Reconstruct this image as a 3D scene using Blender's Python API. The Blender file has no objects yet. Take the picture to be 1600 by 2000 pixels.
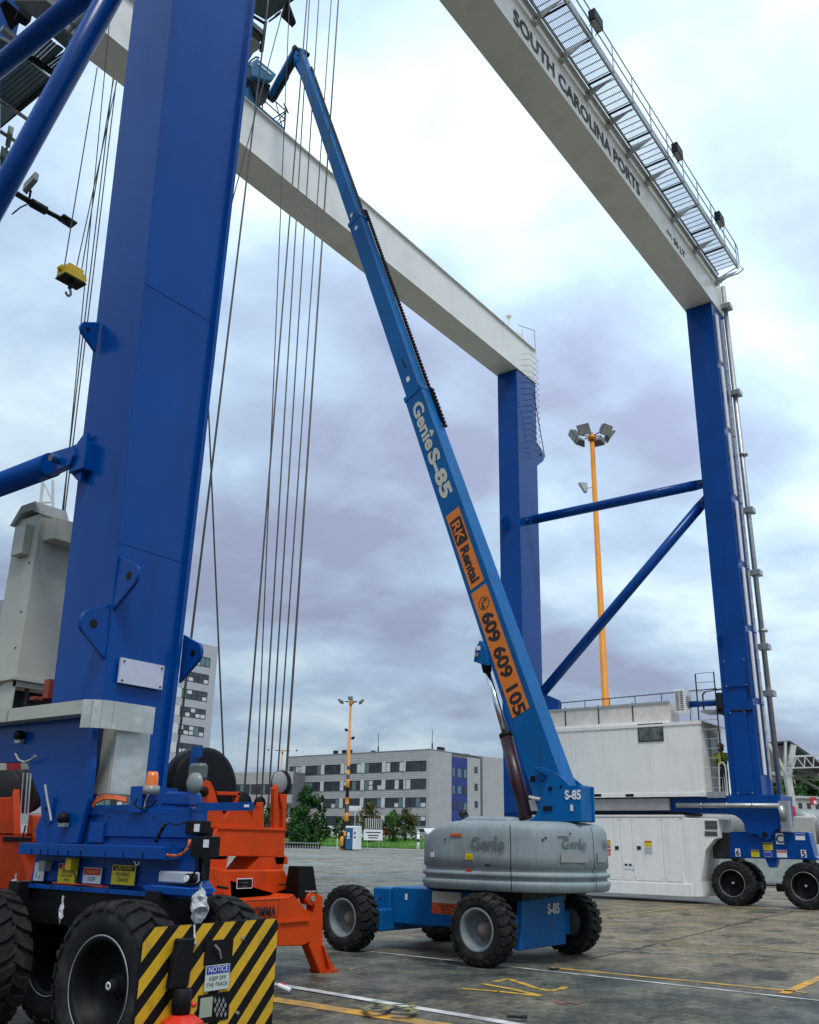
import bpy, bmesh, math, random
from mathutils import Vector, Matrix
random.seed(7)
S = bpy.context.scene
COL = S.collection
V = Vector
# ------------------------------------------------------------------ camera (world X = gantry span, world Y = gantry travel)
FPX, CY, PIT, ROL, AZ, EYE = 1765.54, 1039.1, 0.330834, 0.0194408, 0.641044, 1.78
_cp, _sp, _cr, _sr = math.cos(PIT), math.sin(PIT), math.cos(ROL), math.sin(ROL)
def _w(r, f, u):  # camera-yaw frame (right, forward, up) -> world
    return V((math.sin(AZ)*r + math.cos(AZ)*f, -math.cos(AZ)*r + math.sin(AZ)*f, u))
_F = _w(0, _cp, _sp); _U0 = _w(0, -_sp, _cp); _R0 = _w(1, 0, 0)
_R = _R0*_cr + _U0*_sr; _U = -_R0*_sr + _U0*_cr
CAMP = V((0, 0, EYE))
cd = bpy.data.cameras.new('camera'); cam = bpy.data.objects.new('camera', cd); COL.objects.link(cam)
m = Matrix.Identity(4)
for i in range(3):
    m[i][0] = _R[i]; m[i][1] = _U[i]; m[i][2] = -_F[i]; m[i][3] = CAMP[i]
cam.matrix_world = m
cd.sensor_fit = 'HORIZONTAL'; cd.sensor_width = 36; cd.lens = FPX/1600*36
cd.shift_y = (CY-1000)/1600; cd.clip_start = 0.1; cd.clip_end = 6000
S.camera = cam
def at(px, py, **k):          # point of the survey: sight line through a photo pixel met with a real plane
    d = _R*((px-800)/FPX) - _U*((py-CY)/FPX) + _F
    if 'Z' in k: t = (k['Z']-EYE)/d.z
    elif 'X' in k: t = k['X']/d.x
    elif 'Y' in k: t = k['Y']/d.y
    else: t = k['D']
    return CAMP + d*t
# ------------------------------------------------------------------ light
SUN = V((-0.32, -0.40, 0.86)).normalized()
THIN = V((0.80, -0.10, 0.75)).normalized()      # where the cloud deck is thinnest
S.view_settings.view_transform = 'Standard'; S.view_settings.look = 'None'
S.view_settings.exposure = 0.28; S.view_settings.gamma = 1.0; S.view_settings.use_curve_mapping = False
wd = bpy.data.worlds.new('World'); S.world = wd; wd.use_nodes = True
nt = wd.node_tree; N = nt.nodes; L = nt.links; N.clear()
def nd(t, **k):
    n = N.new(t)
    for a, b in k.items(): setattr(n, a, b)
    return n
def mth(op, a, b=None, c=None):
    n = nd('ShaderNodeMath', operation=op)
    for i, s in enumerate((a, b, c)):
        if s is None: continue
        if isinstance(s, (int, float)): n.inputs[i].default_value = s
        else: L.new(s, n.inputs[i])
    return n.outputs[0]
tc = nd('ShaderNodeTexCoord'); sky = nd('ShaderNodeTexSky', sky_type='NISHITA', sun_disc=False)
sky.sun_elevation = math.asin(SUN.z); sky.sun_rotation = math.atan2(SUN.x, SUN.y); sky.dust_density = 3
sep = nd('ShaderNodeSeparateXYZ'); L.new(tc.outputs['Generated'], sep.inputs[0])
zc = mth('MAXIMUM', sep.outputs[2], 0.0); den = mth('ADD', zc, 0.22)
cx = mth('DIVIDE', sep.outputs[0], den); cy_ = mth('DIVIDE', sep.outputs[1], den)
cmb = nd('ShaderNodeCombineXYZ'); L.new(cx, cmb.inputs[0]); L.new(cy_, cmb.inputs[1])
def noise(scale, det, rough, dist, off):
    mp = nd('ShaderNodeMapping'); mp.inputs['Location'].default_value = off; L.new(cmb.outputs[0], mp.inputs[0])
    n = nd('ShaderNodeTexNoise'); n.inputs['Scale'].default_value = scale; n.inputs['Detail'].default_value = det
    n.inputs['Roughness'].default_value = rough; n.inputs['Distortion'].default_value = dist
    L.new(mp.outputs[0], n.inputs['Vector']); return n.outputs[0]
n1 = noise(1.25, 5, 0.45, 0.4, (3.1, 1.7, 0)); n2 = noise(4.5, 5, 0.55, 0.2, (0, 5, 2))
mix = mth('ADD', mth('MULTIPLY', n1, 0.74), mth('MULTIPLY', n2, 0.26))
ramp = nd('ShaderNodeValToRGB'); L.new(mix, ramp.inputs[0])
e = ramp.color_ramp.elements
e[0].position = 0.38; e[0].color = (0.315, 0.36, 0.51, 1)
e[1].position = 0.63; e[1].color = (0.74, 0.90, 0.98, 1)
q = e.new(0.50); q.color = (0.44, 0.58, 0.75, 1)
# brightening towards the hidden sun and with height, dulling towards the horizon
dt = nd('ShaderNodeVectorMath', operation='DOT_PRODUCT'); L.new(tc.outputs['Generated'], dt.inputs[0]); dt.inputs[1].default_value = THIN
gl = mth('POWER', mth('MAXIMUM', dt.outputs['Value'], 0.0), 5.0)
br = mth('ADD', mth('ADD', mth('MULTIPLY', gl, 0.70), 0.50), mth('MULTIPLY', mth('POWER', zc, 0.7), 0.85))
vm = nd('ShaderNodeVectorMath', operation='SCALE'); L.new(ramp.outputs[0], vm.inputs[0]); L.new(br, vm.inputs['Scale'])
sk = nd('ShaderNodeVectorMath', operation='SCALE'); L.new(sky.outputs[0], sk.inputs[0]); sk.inputs['Scale'].default_value = 0.08
mx = nd('ShaderNodeMix', data_type='RGBA'); mx.inputs[0].default_value = 0.88
L.new(sk.outputs[0], mx.inputs[6]); L.new(vm.outputs[0], mx.inputs[7])
bg = nd('ShaderNodeBackground'); bg.inputs[1].default_value = 1.0; L.new(mx.outputs[2], bg.inputs[0])
ow = nd('ShaderNodeOutputWorld'); L.new(bg.outputs[0], ow.inputs[0])
sl = bpy.data.lights.new('sun', 'SUN'); sl.energy = 1.5; sl.angle = math.radians(14); sl.color = (1, 0.96, 0.9)
so = bpy.data.objects.new('sun', sl); COL.objects.link(so); so.rotation_euler = SUN.to_track_quat('Z', 'Y').to_euler(); so.location = (0, 0, 60)
# ------------------------------------------------------------------ materials
MATS = {}
def mat(name, col, rough=0.5, metal=0.0, var=0.12, scale=3.0, bump=0.0, bscale=40, coat=0.0, stain=None, samt=0.0, sscale=1.2, streak=False, alpha=None, spec=None):
    if name in MATS: return MATS[name]
    m = bpy.data.materials.new(name); m.use_nodes = True; t = m.node_tree; b = t.nodes['Principled BSDF']
    g = t.nodes.new('ShaderNodeTexCoord').outputs['Object']
    def nz(s, d=4, sc=(1, 1, 1)):
        mp = t.nodes.new('ShaderNodeMapping'); mp.inputs['Scale'].default_value = sc; t.links.new(g, mp.inputs[0])
        n = t.nodes.new('ShaderNodeTexNoise'); n.inputs['Scale'].default_value = s; n.inputs['Detail'].default_value = d
        n.inputs['Roughness'].default_value = 0.6; t.links.new(mp.outputs[0], n.inputs['Vector']); return n.outputs[0]
    n = nz(scale); r = t.nodes.new('ShaderNodeValToRGB'); t.links.new(n, r.inputs[0])
    r.color_ramp.elements[0].position = 0.3; r.color_ramp.elements[1].position = 0.7
    r.color_ramp.elements[0].color = (*[c*(1-var) for c in col], 1); r.color_ramp.elements[1].color = (*[min(1, c*(1+var)) for c in col], 1)
    out = r.outputs[0]
    if stain:
        n2 = nz(sscale, 8, (4, 4, 0.35) if streak else (1, 1, 1))
        r2 = t.nodes.new('ShaderNodeValToRGB'); t.links.new(n2, r2.inputs[0])
        r2.color_ramp.elements[0].position = 0.5; r2.color_ramp.elements[1].position = 0.72
        r2.color_ramp.elements[0].color = (0, 0, 0, 1); r2.color_ramp.elements[1].color = (samt, samt, samt, 1)
        mm = t.nodes.new('ShaderNodeMix'); mm.data_type = 'RGBA'; t.links.new(r2.outputs[0], mm.inputs[0]); t.links.new(out, mm.inputs[6])
        mm.inputs[7].default_value = (*stain, 1); out = mm.outputs[2]
    t.links.new(out, b.inputs['Base Color'])
    mr = t.nodes.new('ShaderNodeMapRange'); t.links.new(nz(scale*2.3, 5), mr.inputs[0])
    mr.inputs[3].default_value = max(0.02, rough-0.1); mr.inputs[4].default_value = min(1, rough+0.12)
    t.links.new(mr.outputs[0], b.inputs['Roughness'])
    b.inputs['Metallic'].default_value = metal; b.inputs['Coat Weight'].default_value = coat
    if spec is not None: b.inputs['Specular IOR Level'].default_value = spec
    if bump:
        bp = t.nodes.new('ShaderNodeBump'); bp.inputs['Strength'].default_value = bump; bp.inputs['Distance'].default_value = 0.02
        t.links.new(nz(bscale, 6), bp.inputs['Height']); t.links.new(bp.outputs[0], b.inputs['Normal'])
    MATS[name] = m; return m
BLUE = mat('crane_blue_paint', (0.0004, 0.056, 0.27), 0.22, spec=0.20, var=0.10, scale=0.6, stain=(0.01, 0.03, 0.12), samt=0.28, sscale=0.7, streak=True, bump=0.10, bscale=1.6)
BLUE2 = mat('lift_blue_paint', (0.002, 0.112, 0.33), 0.42, spec=0.15, var=0.12, scale=1.5, stain=(0.02, 0.06, 0.12), samt=0.5, sscale=2.0, streak=True)
LBLUE = mat('platform_teal_blue_paint', (0.01, 0.13, 0.26), 0.5)
WHITE = mat('white_beam_paint', (0.82, 0.82, 0.76), 0.4, coat=0.2, var=0.04, scale=0.8, stain=(0.42, 0.40, 0.34), samt=0.35, sscale=0.7)
CWHITE = mat('white_cabinet_paint', (0.86, 0.84, 0.80), 0.45, var=0.04, scale=1.0, stain=(0.50, 0.48, 0.45), samt=0.3, sscale=1.5, streak=True)
ORANGE = mat('spreader_orange_paint', (0.60, 0.058, 0.005), 0.48, spec=0.2, var=0.10, scale=2, stain=(0.28, 0.03, 0.01), samt=0.5, sscale=2.5, bump=0.06, bscale=14)
BLACK = mat('black_rubber', (0.012, 0.013, 0.013), 0.8, spec=0.25, var=0.25, scale=6, bump=0.25, bscale=40, stain=(0.075, 0.072, 0.06), samt=0.5, sscale=5)
BPAINT = mat('black_paint', (0.006, 0.006, 0.007), 0.5, spec=0.2)
DARK = mat('dark_steel', (0.020, 0.022, 0.023), 0.55, spec=0.25)
GALV = mat('galvanised_steel', (0.42, 0.43, 0.42), 0.42, metal=0.75, var=0.15, scale=5, bump=0.05)
GREY = mat('mid_grey_paint', (0.28, 0.29, 0.28), 0.5, var=0.1)
CREAM = mat('grey_beige_sheet', (0.44, 0.44, 0.38), 0.45, var=0.07, scale=1.2, stain=(0.30, 0.33, 0.27), samt=0.6, sscale=0.8)
SILV = mat('mill_finish_sheet', (0.50, 0.52, 0.49), 0.38, metal=0.55, var=0.12, scale=3, stain=(0.72, 0.74, 0.72), samt=0.7, sscale=3)
COVER = mat('weathered_grey_cover', (0.23, 0.275, 0.29), 0.6, var=0.12, scale=2.5, stain=(0.34, 0.38, 0.38), samt=0.6, sscale=6, bump=0.12, bscale=30, streak=True)
RIMG = mat('wheel_rim_grey', (0.17, 0.20, 0.215), 0.55, var=0.15, stain=(0.10, 0.09, 0.08), samt=0.6, sscale=4)
HUB = mat('rusty_hub', (0.30, 0.24, 0.21), 0.7, var=0.25, scale=12)
YEL = mat('mast_yellow_paint', (0.72, 0.26, 0.005), 0.5, var=0.08, stain=(0.45, 0.15, 0.01), samt=0.4, sscale=1.5)
HYEL = mat('hook_yellow_paint', (0.80, 0.52, 0.01), 0.45)
WYEL = mat('warning_yellow_print', (0.66, 0.38, 0.012), 0.5, var=0.12, stain=(0.25, 0.16, 0.02), samt=0.55, sscale=7)
CHROME = mat('chrome_rod', (0.75, 0.75, 0.75), 0.12, metal=1.0, var=0.02)
ROPE = mat('steel_rope', (0.05, 0.048, 0.045), 0.5, metal=0.4)
GLASSD = mat('dark_window_glass', (0.035, 0.045, 0.055), 0.08, var=0.4, scale=1.0, coat=0.3)
GLASSB = mat('blue_green_blind_glass', (0.12, 0.20, 0.21), 0.25, var=0.2)
BLIND = mat('pale_window_blind', (0.60, 0.63, 0.60), 0.5)
FRAME = mat('dark_window_frame', (0.03, 0.03, 0.035), 0.5)
CLAD = mat('grey_cladding', (0.45, 0.45, 0.44), 0.5, var=0.06, scale=0.5)
CLADB = mat('blue_cladding', (0.015, 0.035, 0.20), 0.5, var=0.06)
PWHITE = mat('white_print', (0.75, 0.76, 0.78), 0.5, var=0.04)
PCREAM = mat('cream_print', (0.62, 0.60, 0.50), 0.5, var=0.05)
PRED = mat('red_print', (0.55, 0.02, 0.02), 0.5)
PYEL = mat('yellow_print', (0.72, 0.56, 0.01), 0.5, var=0.06)
PBLUE = mat('blue_print', (0.02, 0.04, 0.35), 0.5)
PORG = mat('orange_print', (0.78, 0.20, 0.010), 0.5, var=0.05)
PBLK = mat('black_print', (0.02, 0.012, 0.012), 0.5)
RED = mat('red_plastic', (0.65, 0.03, 0.01), 0.35)
OLENS = mat('orange_lens', (0.85, 0.17, 0.01), 0.2, coat=0.5)
BAG = mat('clear_plastic_bag', (0.55, 0.55, 0.57), 0.25, var=0.3, scale=9)
CORD = mat('orange_hose', (0.60, 0.12, 0.02), 0.45)
# ------------------------------------------------------------------ mesh builder
ORG = {}
class MB:
    def __init__(s): s.v = []; s.f = []; s.m = []; s.sm = []
    def add(s, vs, fs, m=0, smooth=False):
        o = len(s.v); s.v += [tuple(p) for p in vs]
        for f in fs: s.f.append(tuple(i+o for i in f)); s.m.append(m); s.sm.append(smooth)
        return s
    def obox(s, c, ax, h, m=0):
        c = V(c); ax = [V(a).normalized() for a in ax]
        vs = [c + ax[0]*h[0]*i + ax[1]*h[1]*j + ax[2]*h[2]*k for i in (-1, 1) for j in (-1, 1) for k in (-1, 1)]
        return s.add(vs, [(0, 1, 3, 2), (4, 6, 7, 5), (0, 4, 5, 1), (2, 3, 7, 6), (0, 2, 6, 4), (1, 5, 7, 3)], m)
    def box(s, x0, y0, z0, x1, y1, z1, m=0):
        return s.obox(((x0+x1)/2, (y0+y1)/2, (z0+z1)/2), ((1, 0, 0), (0, 1, 0), (0, 0, 1)), (abs(x1-x0)/2, abs(y1-y0)/2, abs(z1-z0)/2), m)
    def hexa(s, a, b, m=0):      # two quads a (4 pts) and b (4 pts), same order
        return s.add(list(a)+list(b), [(3, 2, 1, 0), (4, 5, 6, 7), (0, 1, 5, 4), (1, 2, 6, 5), (2, 3, 7, 6), (3, 0, 4, 7)], m)
    def prism(s, pts, ext, m=0, smooth=False):
        pts = [V(p) for p in pts]; e = V(ext); n = len(pts)
        s.add(pts+[p+e for p in pts], [tuple(range(n))[::-1], tuple(range(n, 2*n))], m)
        s.add(pts+[p+e for p in pts], [(i, (i+1) % n, n+(i+1) % n, n+i) for i in range(n)], m, smooth); return s
    def frame(s, p0, p1):
        d = (V(p1)-V(p0)).normalized(); u = d.cross(V((0, 0, 1)))
        if u.length < 0.05: u = d.cross(V((1, 0, 0)))
        u.normalize(); return d, u, d.cross(u).normalized()
    def tube(s, p0, p1, r, n=8, r2=None, m=0, caps=True):
        p0 = V(p0); p1 = V(p1); r2 = r if r2 is None else r2
        d, u, w = s.frame(p0, p1); vs = []
        for p, rr in ((p0, r), (p1, r2)):
            for i in range(n):
                a = 2*math.pi*i/n; vs.append(p + u*math.cos(a)*rr + w*math.sin(a)*rr)
        s.add(vs, [(i, (i+1) % n, n+(i+1) % n, n+i) for i in range(n)], m, n > 6)
        if caps: s.add(vs, [tuple(range(n))[::-1], tuple(range(n, 2*n))], m)
        return s
    def path(s, pts, r, n=6, m=0):
        for a, b in zip(pts[:-1], pts[1:]): s.tube(a, b, r, n, m=m)
        return s
    def lathe(s, prof, c, axis, n=24, m=0, smooth=True, a0=0, a1=2*math.pi):   # prof: (radius, along)
        c = V(c); d, u, w = s.frame((0, 0, 0), axis); vs = []
        full = abs(a1-a0-2*math.pi) < 1e-6; k = n if full else n+1
        for r, t in prof:
            for i in range(k):
                a = a0+(a1-a0)*i/n; vs.append(c + d*t + u*math.cos(a)*r + w*math.sin(a)*r)
        fs = []
        for j in range(len(prof)-1):
            for i in range(n):
                i2 = (i+1) % k; fs.append((j*k+i, j*k+i2, (j+1)*k+i2, (j+1)*k+i))
        return s.add(vs, fs, m, smooth)
    def text(s, body, size, o, right, up, m=0, thick=0.004, align='LEFT', bold=0.0, shear=0.0, xs=1.0):
        vs, fs = textmesh(body, size, align, bold, shear); o = V(o); r = V(right).normalized(); u = V(up).normalized(); nn = r.cross(u)
        return s.add([o + r*p[0]*xs + u*p[1] + nn*thick for p in vs], fs, m)
    def build(s, name, mats, parent=None, bevel=0.0, seg=1, origin=None):
        o0 = ORG[parent] if parent else V((0, 0, 0))
        og = V(origin) if origin is not None else o0
        me = bpy.data.meshes.new(name); me.from_pydata([tuple(V(p)-og) for p in s.v], [], s.f); me.update()
        mats = mats if isinstance(mats, (list, tuple)) else [mats]
        for mm in mats: me.materials.append(mm)
        me.polygons.foreach_set('material_index', s.m); me.polygons.foreach_set('use_smooth', s.sm)
        bm = bmesh.new(); bm.from_mesh(me); bmesh.ops.remove_doubles(bm, verts=bm.verts, dist=1e-5)
        bmesh.ops.recalc_face_normals(bm, faces=bm.faces); bm.to_mesh(me); bm.free()
        ob = bpy.data.objects.new(name, me); COL.objects.link(ob)
        ob.location = og-o0
        if parent: ob.parent = parent
        ORG[ob] = og
        if bevel:
            b = ob.modifiers.new('bevel', 'BEVEL'); b.width = bevel; b.segments = seg; b.limit_method = 'ANGLE'; b.angle_limit = 0.6
        return ob
_tc = {}
def textmesh(body, size, align, bold, shear):
    k = (body, size, align, bold, shear)
    if k not in _tc:
        cu = bpy.data.curves.new('t', 'FONT'); cu.body = body; cu.size = size; cu.align_x = align; cu.offset = bold; cu.shear = shear; cu.resolution_u = 3
        ob = bpy.data.objects.new('t', cu); COL.objects.link(ob)
        me = bpy.data.meshes.new_from_object(ob.evaluated_get(bpy.context.evaluated_depsgraph_get()))
        _tc[k] = ([tuple(v.co) for v in me.vertices], [tuple(p.vertices) for p in me.polygons])
        bpy.data.objects.remove(ob); bpy.data.curves.remove(cu); bpy.data.meshes.remove(me)
    return _tc[k]
def tag(o, label, cat, group=None, kind=None):
    o['label'] = label; o['category'] = cat
    if group: o['group'] = group
    if kind: o['kind'] = kind
    return o
def thing(name, loc, label, cat, group=None):
    o = bpy.data.objects.new(name, None); COL.objects.link(o); o.location = loc; o.empty_display_size = 0.2
    ORG[o] = V(loc); return tag(o, label, cat, group)
def struct(o, label=None, cat=None):
    o['kind'] = 'structure'
    if label: o['label'] = label
    if cat: o['category'] = cat
    return o
def dup(o, loc, parent=None):
    c = o.copy(); COL.objects.link(c); c.parent = parent; c.location = V(loc)-(ORG[parent] if parent else V((0, 0, 0))); ORG[c] = V(loc)
    for ch in [x for x in list(COL.objects) if x.parent == o]:
        d = ch.copy(); COL.objects.link(d); d.parent = c
    return c
X_, Y_, Z_ = V((1, 0, 0)), V((0, 1, 0)), V((0, 0, 1))
NX, NY = -X_, -Y_
def sm(a, b, x):
    t = max(0, min(1, (x-a)/(b-a))); return t*t*(3-2*t)
def gz(x, y):
    d = math.hypot(x, y)
    return -0.17*(1-sm(6.5, 10.5, x)) + 0.016*max(0, min(d, 148)-42)
def G(x, y, dz=0): return V((x, y, gz(x, y)+dz))
def gp(px, d, dz=0):     # ground point in the direction of a photo column, d metres ahead
    a = at(px, 1640, D=1) - CAMP; a.z = 0; f = _w(0, 1, 0); a *= d/a.dot(f); return G(a.x, a.y, dz)
def sign(parent, tl, right, w, h, bands, texts, t=0.006, name='sign', up=None):
    up = up or Z_; mb = MB(); ms = []; r = V(right).normalized(); up = V(up).normalized(); n = r.cross(up); tl = V(tl)
    def mi(mm):
        if mm not in ms: ms.append(mm)
        return ms.index(mm)
    mb.obox(tl + r*w/2 - up*h/2, (r, up, n), (w/2, h/2, t/2), mi(PWHITE if not bands else bands[0][2]))
    for (a, b, mm) in bands[1:]:
        mb.obox(tl + r*w/2 - up*h*(a+b)/2 + n*(t/2+0.001), (r, up, n), (w*0.47, h*(b-a)/2, 0.0012), mi(mm))
    for (s_, size, fx, fy, mm, bold) in texts:
        mb.text(s_, size, tl + r*w*fx - up*h*fy, r, up, mi(mm), t/2+0.004, 'CENTER', bold)
    return mb.build(name, ms, parent)
# ================================================================== GROUND
def ground_mat():
    m = bpy.data.materials.new('stained_concrete'); m.use_nodes = True; t = m.node_tree; b = t.nodes['Principled BSDF']; K = t.links.new
    g = t.nodes.new('ShaderNodeTexCoord').outputs['Object']
    def nz(s, d=6, sc=(1, 1, 1), r=0.6):
        mp = t.nodes.new('ShaderNodeMapping'); mp.inputs['Scale'].default_value = sc; K(g, mp.inputs[0])
        n = t.nodes.new('ShaderNodeTexNoise'); n.inputs['Scale'].default_value = s; n.inputs['Detail'].default_value = d; n.inputs['Roughness'].default_value = r
        K(mp.outputs[0], n.inputs['Vector']); return n.outputs[0]
    def rmp(i, stops):
        r = t.nodes.new('ShaderNodeValToRGB'); K(i, r.inputs[0]); e = r.color_ramp.elements
        e[0].position, e[0].color = stops[0][0], (*stops[0][1], 1); e[1].position, e[1].color = stops[-1][0], (*stops[-1][1], 1)
        for p, c in stops[1:-1]: q = e.new(p); q.color = (*c, 1)
        return r.outputs[0]
    def mixc(f, a, bb):
        n = t.nodes.new('ShaderNodeMix'); n.data_type = 'RGBA'; K(f, n.inputs[0]); K(a, n.inputs[6]); K(bb, n.inputs[7]); return n.outputs[2]
    big = nz(0.22); mid = nz(1.1, 8, (1, 1, 1), 0.7); fine = nz(9, 8, (1, 1, 1), 0.75)
    base = rmp(mid, [(0.35, (0.035, 0.044, 0.038)), (0.46, (0.090, 0.105, 0.088)), (0.57, (0.165, 0.172, 0.135)), (0.70, (0.28, 0.28, 0.22))])
    brown = rmp(mid, [(0.33, (0.11, 0.085, 0.048)), (0.5, (0.235, 0.180, 0.105)), (0.7, (0.38, 0.31, 0.19))])
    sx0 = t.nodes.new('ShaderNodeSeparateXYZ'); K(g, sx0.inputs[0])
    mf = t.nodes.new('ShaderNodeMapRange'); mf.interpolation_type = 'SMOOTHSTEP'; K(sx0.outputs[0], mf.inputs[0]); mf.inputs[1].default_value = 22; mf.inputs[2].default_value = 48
    base = mixc(mf.outputs[0], base, rmp(nz(0.12, 7), [(0.35, (0.20, 0.215, 0.19)), (0.65, (0.30, 0.315, 0.28))]))  # paler green-grey far concrete paints in the sky gloss of grazing views
    col = mixc(rmp(big, [(0.42, (0, 0, 0)), (0.58, (0.45, 0.45, 0.45))]), base, brown)
    # the browner slabs lie beyond the second white line, right of the lift
    sx = t.nodes.new('ShaderNodeSeparateXYZ'); K(g, sx.inputs[0])
    def mr(i, a, bb):
        n = t.nodes.new('ShaderNodeMapRange'); n.interpolation_type = 'SMOOTHSTEP'; K(i, n.inputs[0]); n.inputs[1].default_value = a; n.inputs[2].default_value = bb; return n.outputs[0]
    mu = t.nodes.new('ShaderNodeMath'); mu.operation = 'MULTIPLY'; K(mr(sx.outputs[0], 12.5, 17), mu.inputs[0])
    inv = t.nodes.new('ShaderNodeMath'); inv.operation = 'SUBTRACT'; inv.inputs[0].default_value = 1; K(mr(sx.outputs[1], 11, 17), inv.inputs[1]); K(inv.outputs[0], mu.inputs[1])
    mu2 = t.nodes.new('ShaderNodeMath'); mu2.operation = 'MULTIPLY'; mu2.inputs[1].default_value = 0.78; K(mu.outputs[0], mu2.inputs[0])
    col = mixc(mu2.outputs[0], col, brown)
    oil = rmp(nz(0.55, 9, (1, 1.3, 1), 0.78), [(0.53, (0, 0, 0)), (0.60, (0.8, 0.8, 0.8))])
    dk = t.nodes.new('ShaderNodeRGB'); dk.outputs[0].default_value = (0.028, 0.030, 0.030, 1)
    col = mixc(oil, col, dk.outputs[0])
    gr = nz(70, 3, (1, 1, 1), 0.8); sp = rmp(fine, [(0.30, (0.35, 0.35, 0.35)), (0.5, (1, 1, 1)), (0.70, (1.7, 1.7, 1.65))])
    m2 = t.nodes.new('ShaderNodeMix'); m2.data_type = 'RGBA'; m2.blend_type = 'MULTIPLY'; m2.inputs[0].default_value = 1; K(col, m2.inputs[6]); K(sp, m2.inputs[7])
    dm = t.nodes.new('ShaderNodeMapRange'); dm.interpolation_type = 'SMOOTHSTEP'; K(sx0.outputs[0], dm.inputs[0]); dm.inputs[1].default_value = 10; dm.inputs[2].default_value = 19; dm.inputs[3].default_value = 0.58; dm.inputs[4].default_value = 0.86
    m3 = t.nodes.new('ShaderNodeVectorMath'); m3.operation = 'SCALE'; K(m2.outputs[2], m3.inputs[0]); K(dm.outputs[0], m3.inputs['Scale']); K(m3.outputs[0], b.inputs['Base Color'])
    rr = t.nodes.new('ShaderNodeMapRange'); K(nz(0.8, 6), rr.inputs[0]); rr.inputs[1].default_value = 0.35; rr.inputs[2].default_value = 0.65; rr.inputs[3].default_value = 0.42; rr.inputs[4].default_value = 0.85; b.inputs['Specular IOR Level'].default_value = 0.28
    K(rr.outputs[0], b.inputs['Roughness'])
    bp = t.nodes.new('ShaderNodeBump'); bp.inputs['Strength'].default_value = 0.35; bp.inputs['Distance'].default_value = 0.012; K(fine, bp.inputs['Height']); K(bp.outputs[0], b.inputs['Normal'])
    return m
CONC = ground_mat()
mb = MB(); rings = [0, 1.5, 3, 4, 5, 6, 7, 8, 9, 10, 11, 12, 14, 17, 20, 25, 32, 42, 60, 90, 120, 148, 200, 400, 900, 2500, 4500]; NS = 96; vs = []
for r in rings:
    for i in range(NS):
        a = 2*math.pi*i/NS; x, y = r*math.cos(a), r*math.sin(a); vs.append((x, y, gz(x, y)))
mb.add(vs, [(j*NS+i, j*NS+(i+1) % NS, (j+1)*NS+(i+1) % NS, (j+1)*NS+i) for j in range(len(rings)-1) for i in range(NS)], 0, True)
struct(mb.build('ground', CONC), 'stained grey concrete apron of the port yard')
def strip(name, p0, p1, w, mm, dz=0.006, label=None, seg=1.0):
    a, b = V((*p0, 0)), V((*p1, 0)); d = (b-a); n = max(1, int(d.length/seg)); d.normalize(); q = V((-d.y, d.x, 0))*w/2; L_ = (b-a).length
    mb = MB(); vs = []
    for i in range(n+1):
        c = a+d*L_*i/n
        for s in (-1, 1): vs.append(G(c.x+q.x*s, c.y+q.y*s, dz))
    mb.add(vs, [(2*i, 2*i+2, 2*i+3, 2*i+1) for i in range(n)]); o = mb.build(name, mm); return struct(o, label)
def worn(name, c, amt, s=2.5):
    m = mat(name, c, 0.65, var=0.15, scale=4, stain=(0.10, 0.10, 0.095), samt=amt, sscale=s)
    for n in m.node_tree.nodes:
        if n.type == 'VALTORGB' and n.color_ramp.elements[0].color[0] == 0: n.color_ramp.elements[0].position = 0.42; n.color_ramp.elements[1].position = 0.60
    return m
WL = worn('worn_white_line', (0.62, 0.62, 0.58), 0.6); YL = worn('worn_yellow_line', (0.66, 0.34, 0.015), 0.6); YF = worn('faded_yellow_line', (0.42, 0.32, 0.05), 0.95, 4)
WF = worn('faded_white_line', (0.36, 0.36, 0.34), 0.95, 4)
RF = worn('faded_red_mark', (0.34, 0.06, 0.05), 0.9, 6)
strip('white_line', (9.98, 16), (9.25, 3.0), 0.13, WL, label='worn white line nearest the camera')
strip('yellow_line', (8.86, 14), (8.95, 3.0), 0.21, YL, label='yellow line beside the nearest white line')
strip('white_line', (13.33, 16), (13.20, 2.5), 0.075, WL, label='white line running under the lift wheels')
strip('yellow_line', (13.62, 7.3), (13.80, 3.6), 0.11, YL, label='yellow line just beyond the white line')
strip('yellow_line', (13.5, 3.82), (16.5, 3.84), 0.14, YL, label='yellow cross line at the right edge')
strip('yellow_line', (17.5, 11.0), (30.3, 11.3), 0.14, YF, label='faded yellow line towards the far wheels')
strip('white_line', (16.4, 9.7), (17.0, 6.0), 0.09, WF, label='faded white line beyond the lift')
strip('yellow_line', (18.6, 8.3), (19.1, 4.0), 0.10, YF, label='faded yellow line behind the lift')
strip('white_line', (24.0, 12.0), (24.6, 9.0), 0.12, WF)
strip('white_line', (41, 46), (75, 44), 0.45, WL, 0.02, 'far white line across the yard', 2)
strip('white_line', (62, 76), (100, 48), 0.4, WL, 0.03, 'farthest white line below the kerb', 2)
JNT = mat('dark_slab_joint', (0.018, 0.018, 0.017), 0.9)
def jag(name, p0, p1, w, amp, label):
    a, b = V((*p0, 0)), V((*p1, 0)); d = b-a; n = int(d.length/0.35); q = V((-d.y, d.x, 0)).normalized(); mb = MB(); vs = []; off = 0
    for i in range(n+1):
        off = off*0.8+random.uniform(-amp, amp); c = a+d*i/n+q*off; ww = w*random.uniform(0.5, 1.3)
        vs += [G(c.x+q.x*ww/2, c.y+q.y*ww/2, 0.004), G(c.x-q.x*ww/2, c.y-q.y*ww/2, 0.004)]
    mb.add(vs, [(2*i, 2*i+2, 2*i+3, 2*i+1) for i in range(n)]); struct(mb.build(name, JNT), label)
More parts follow.
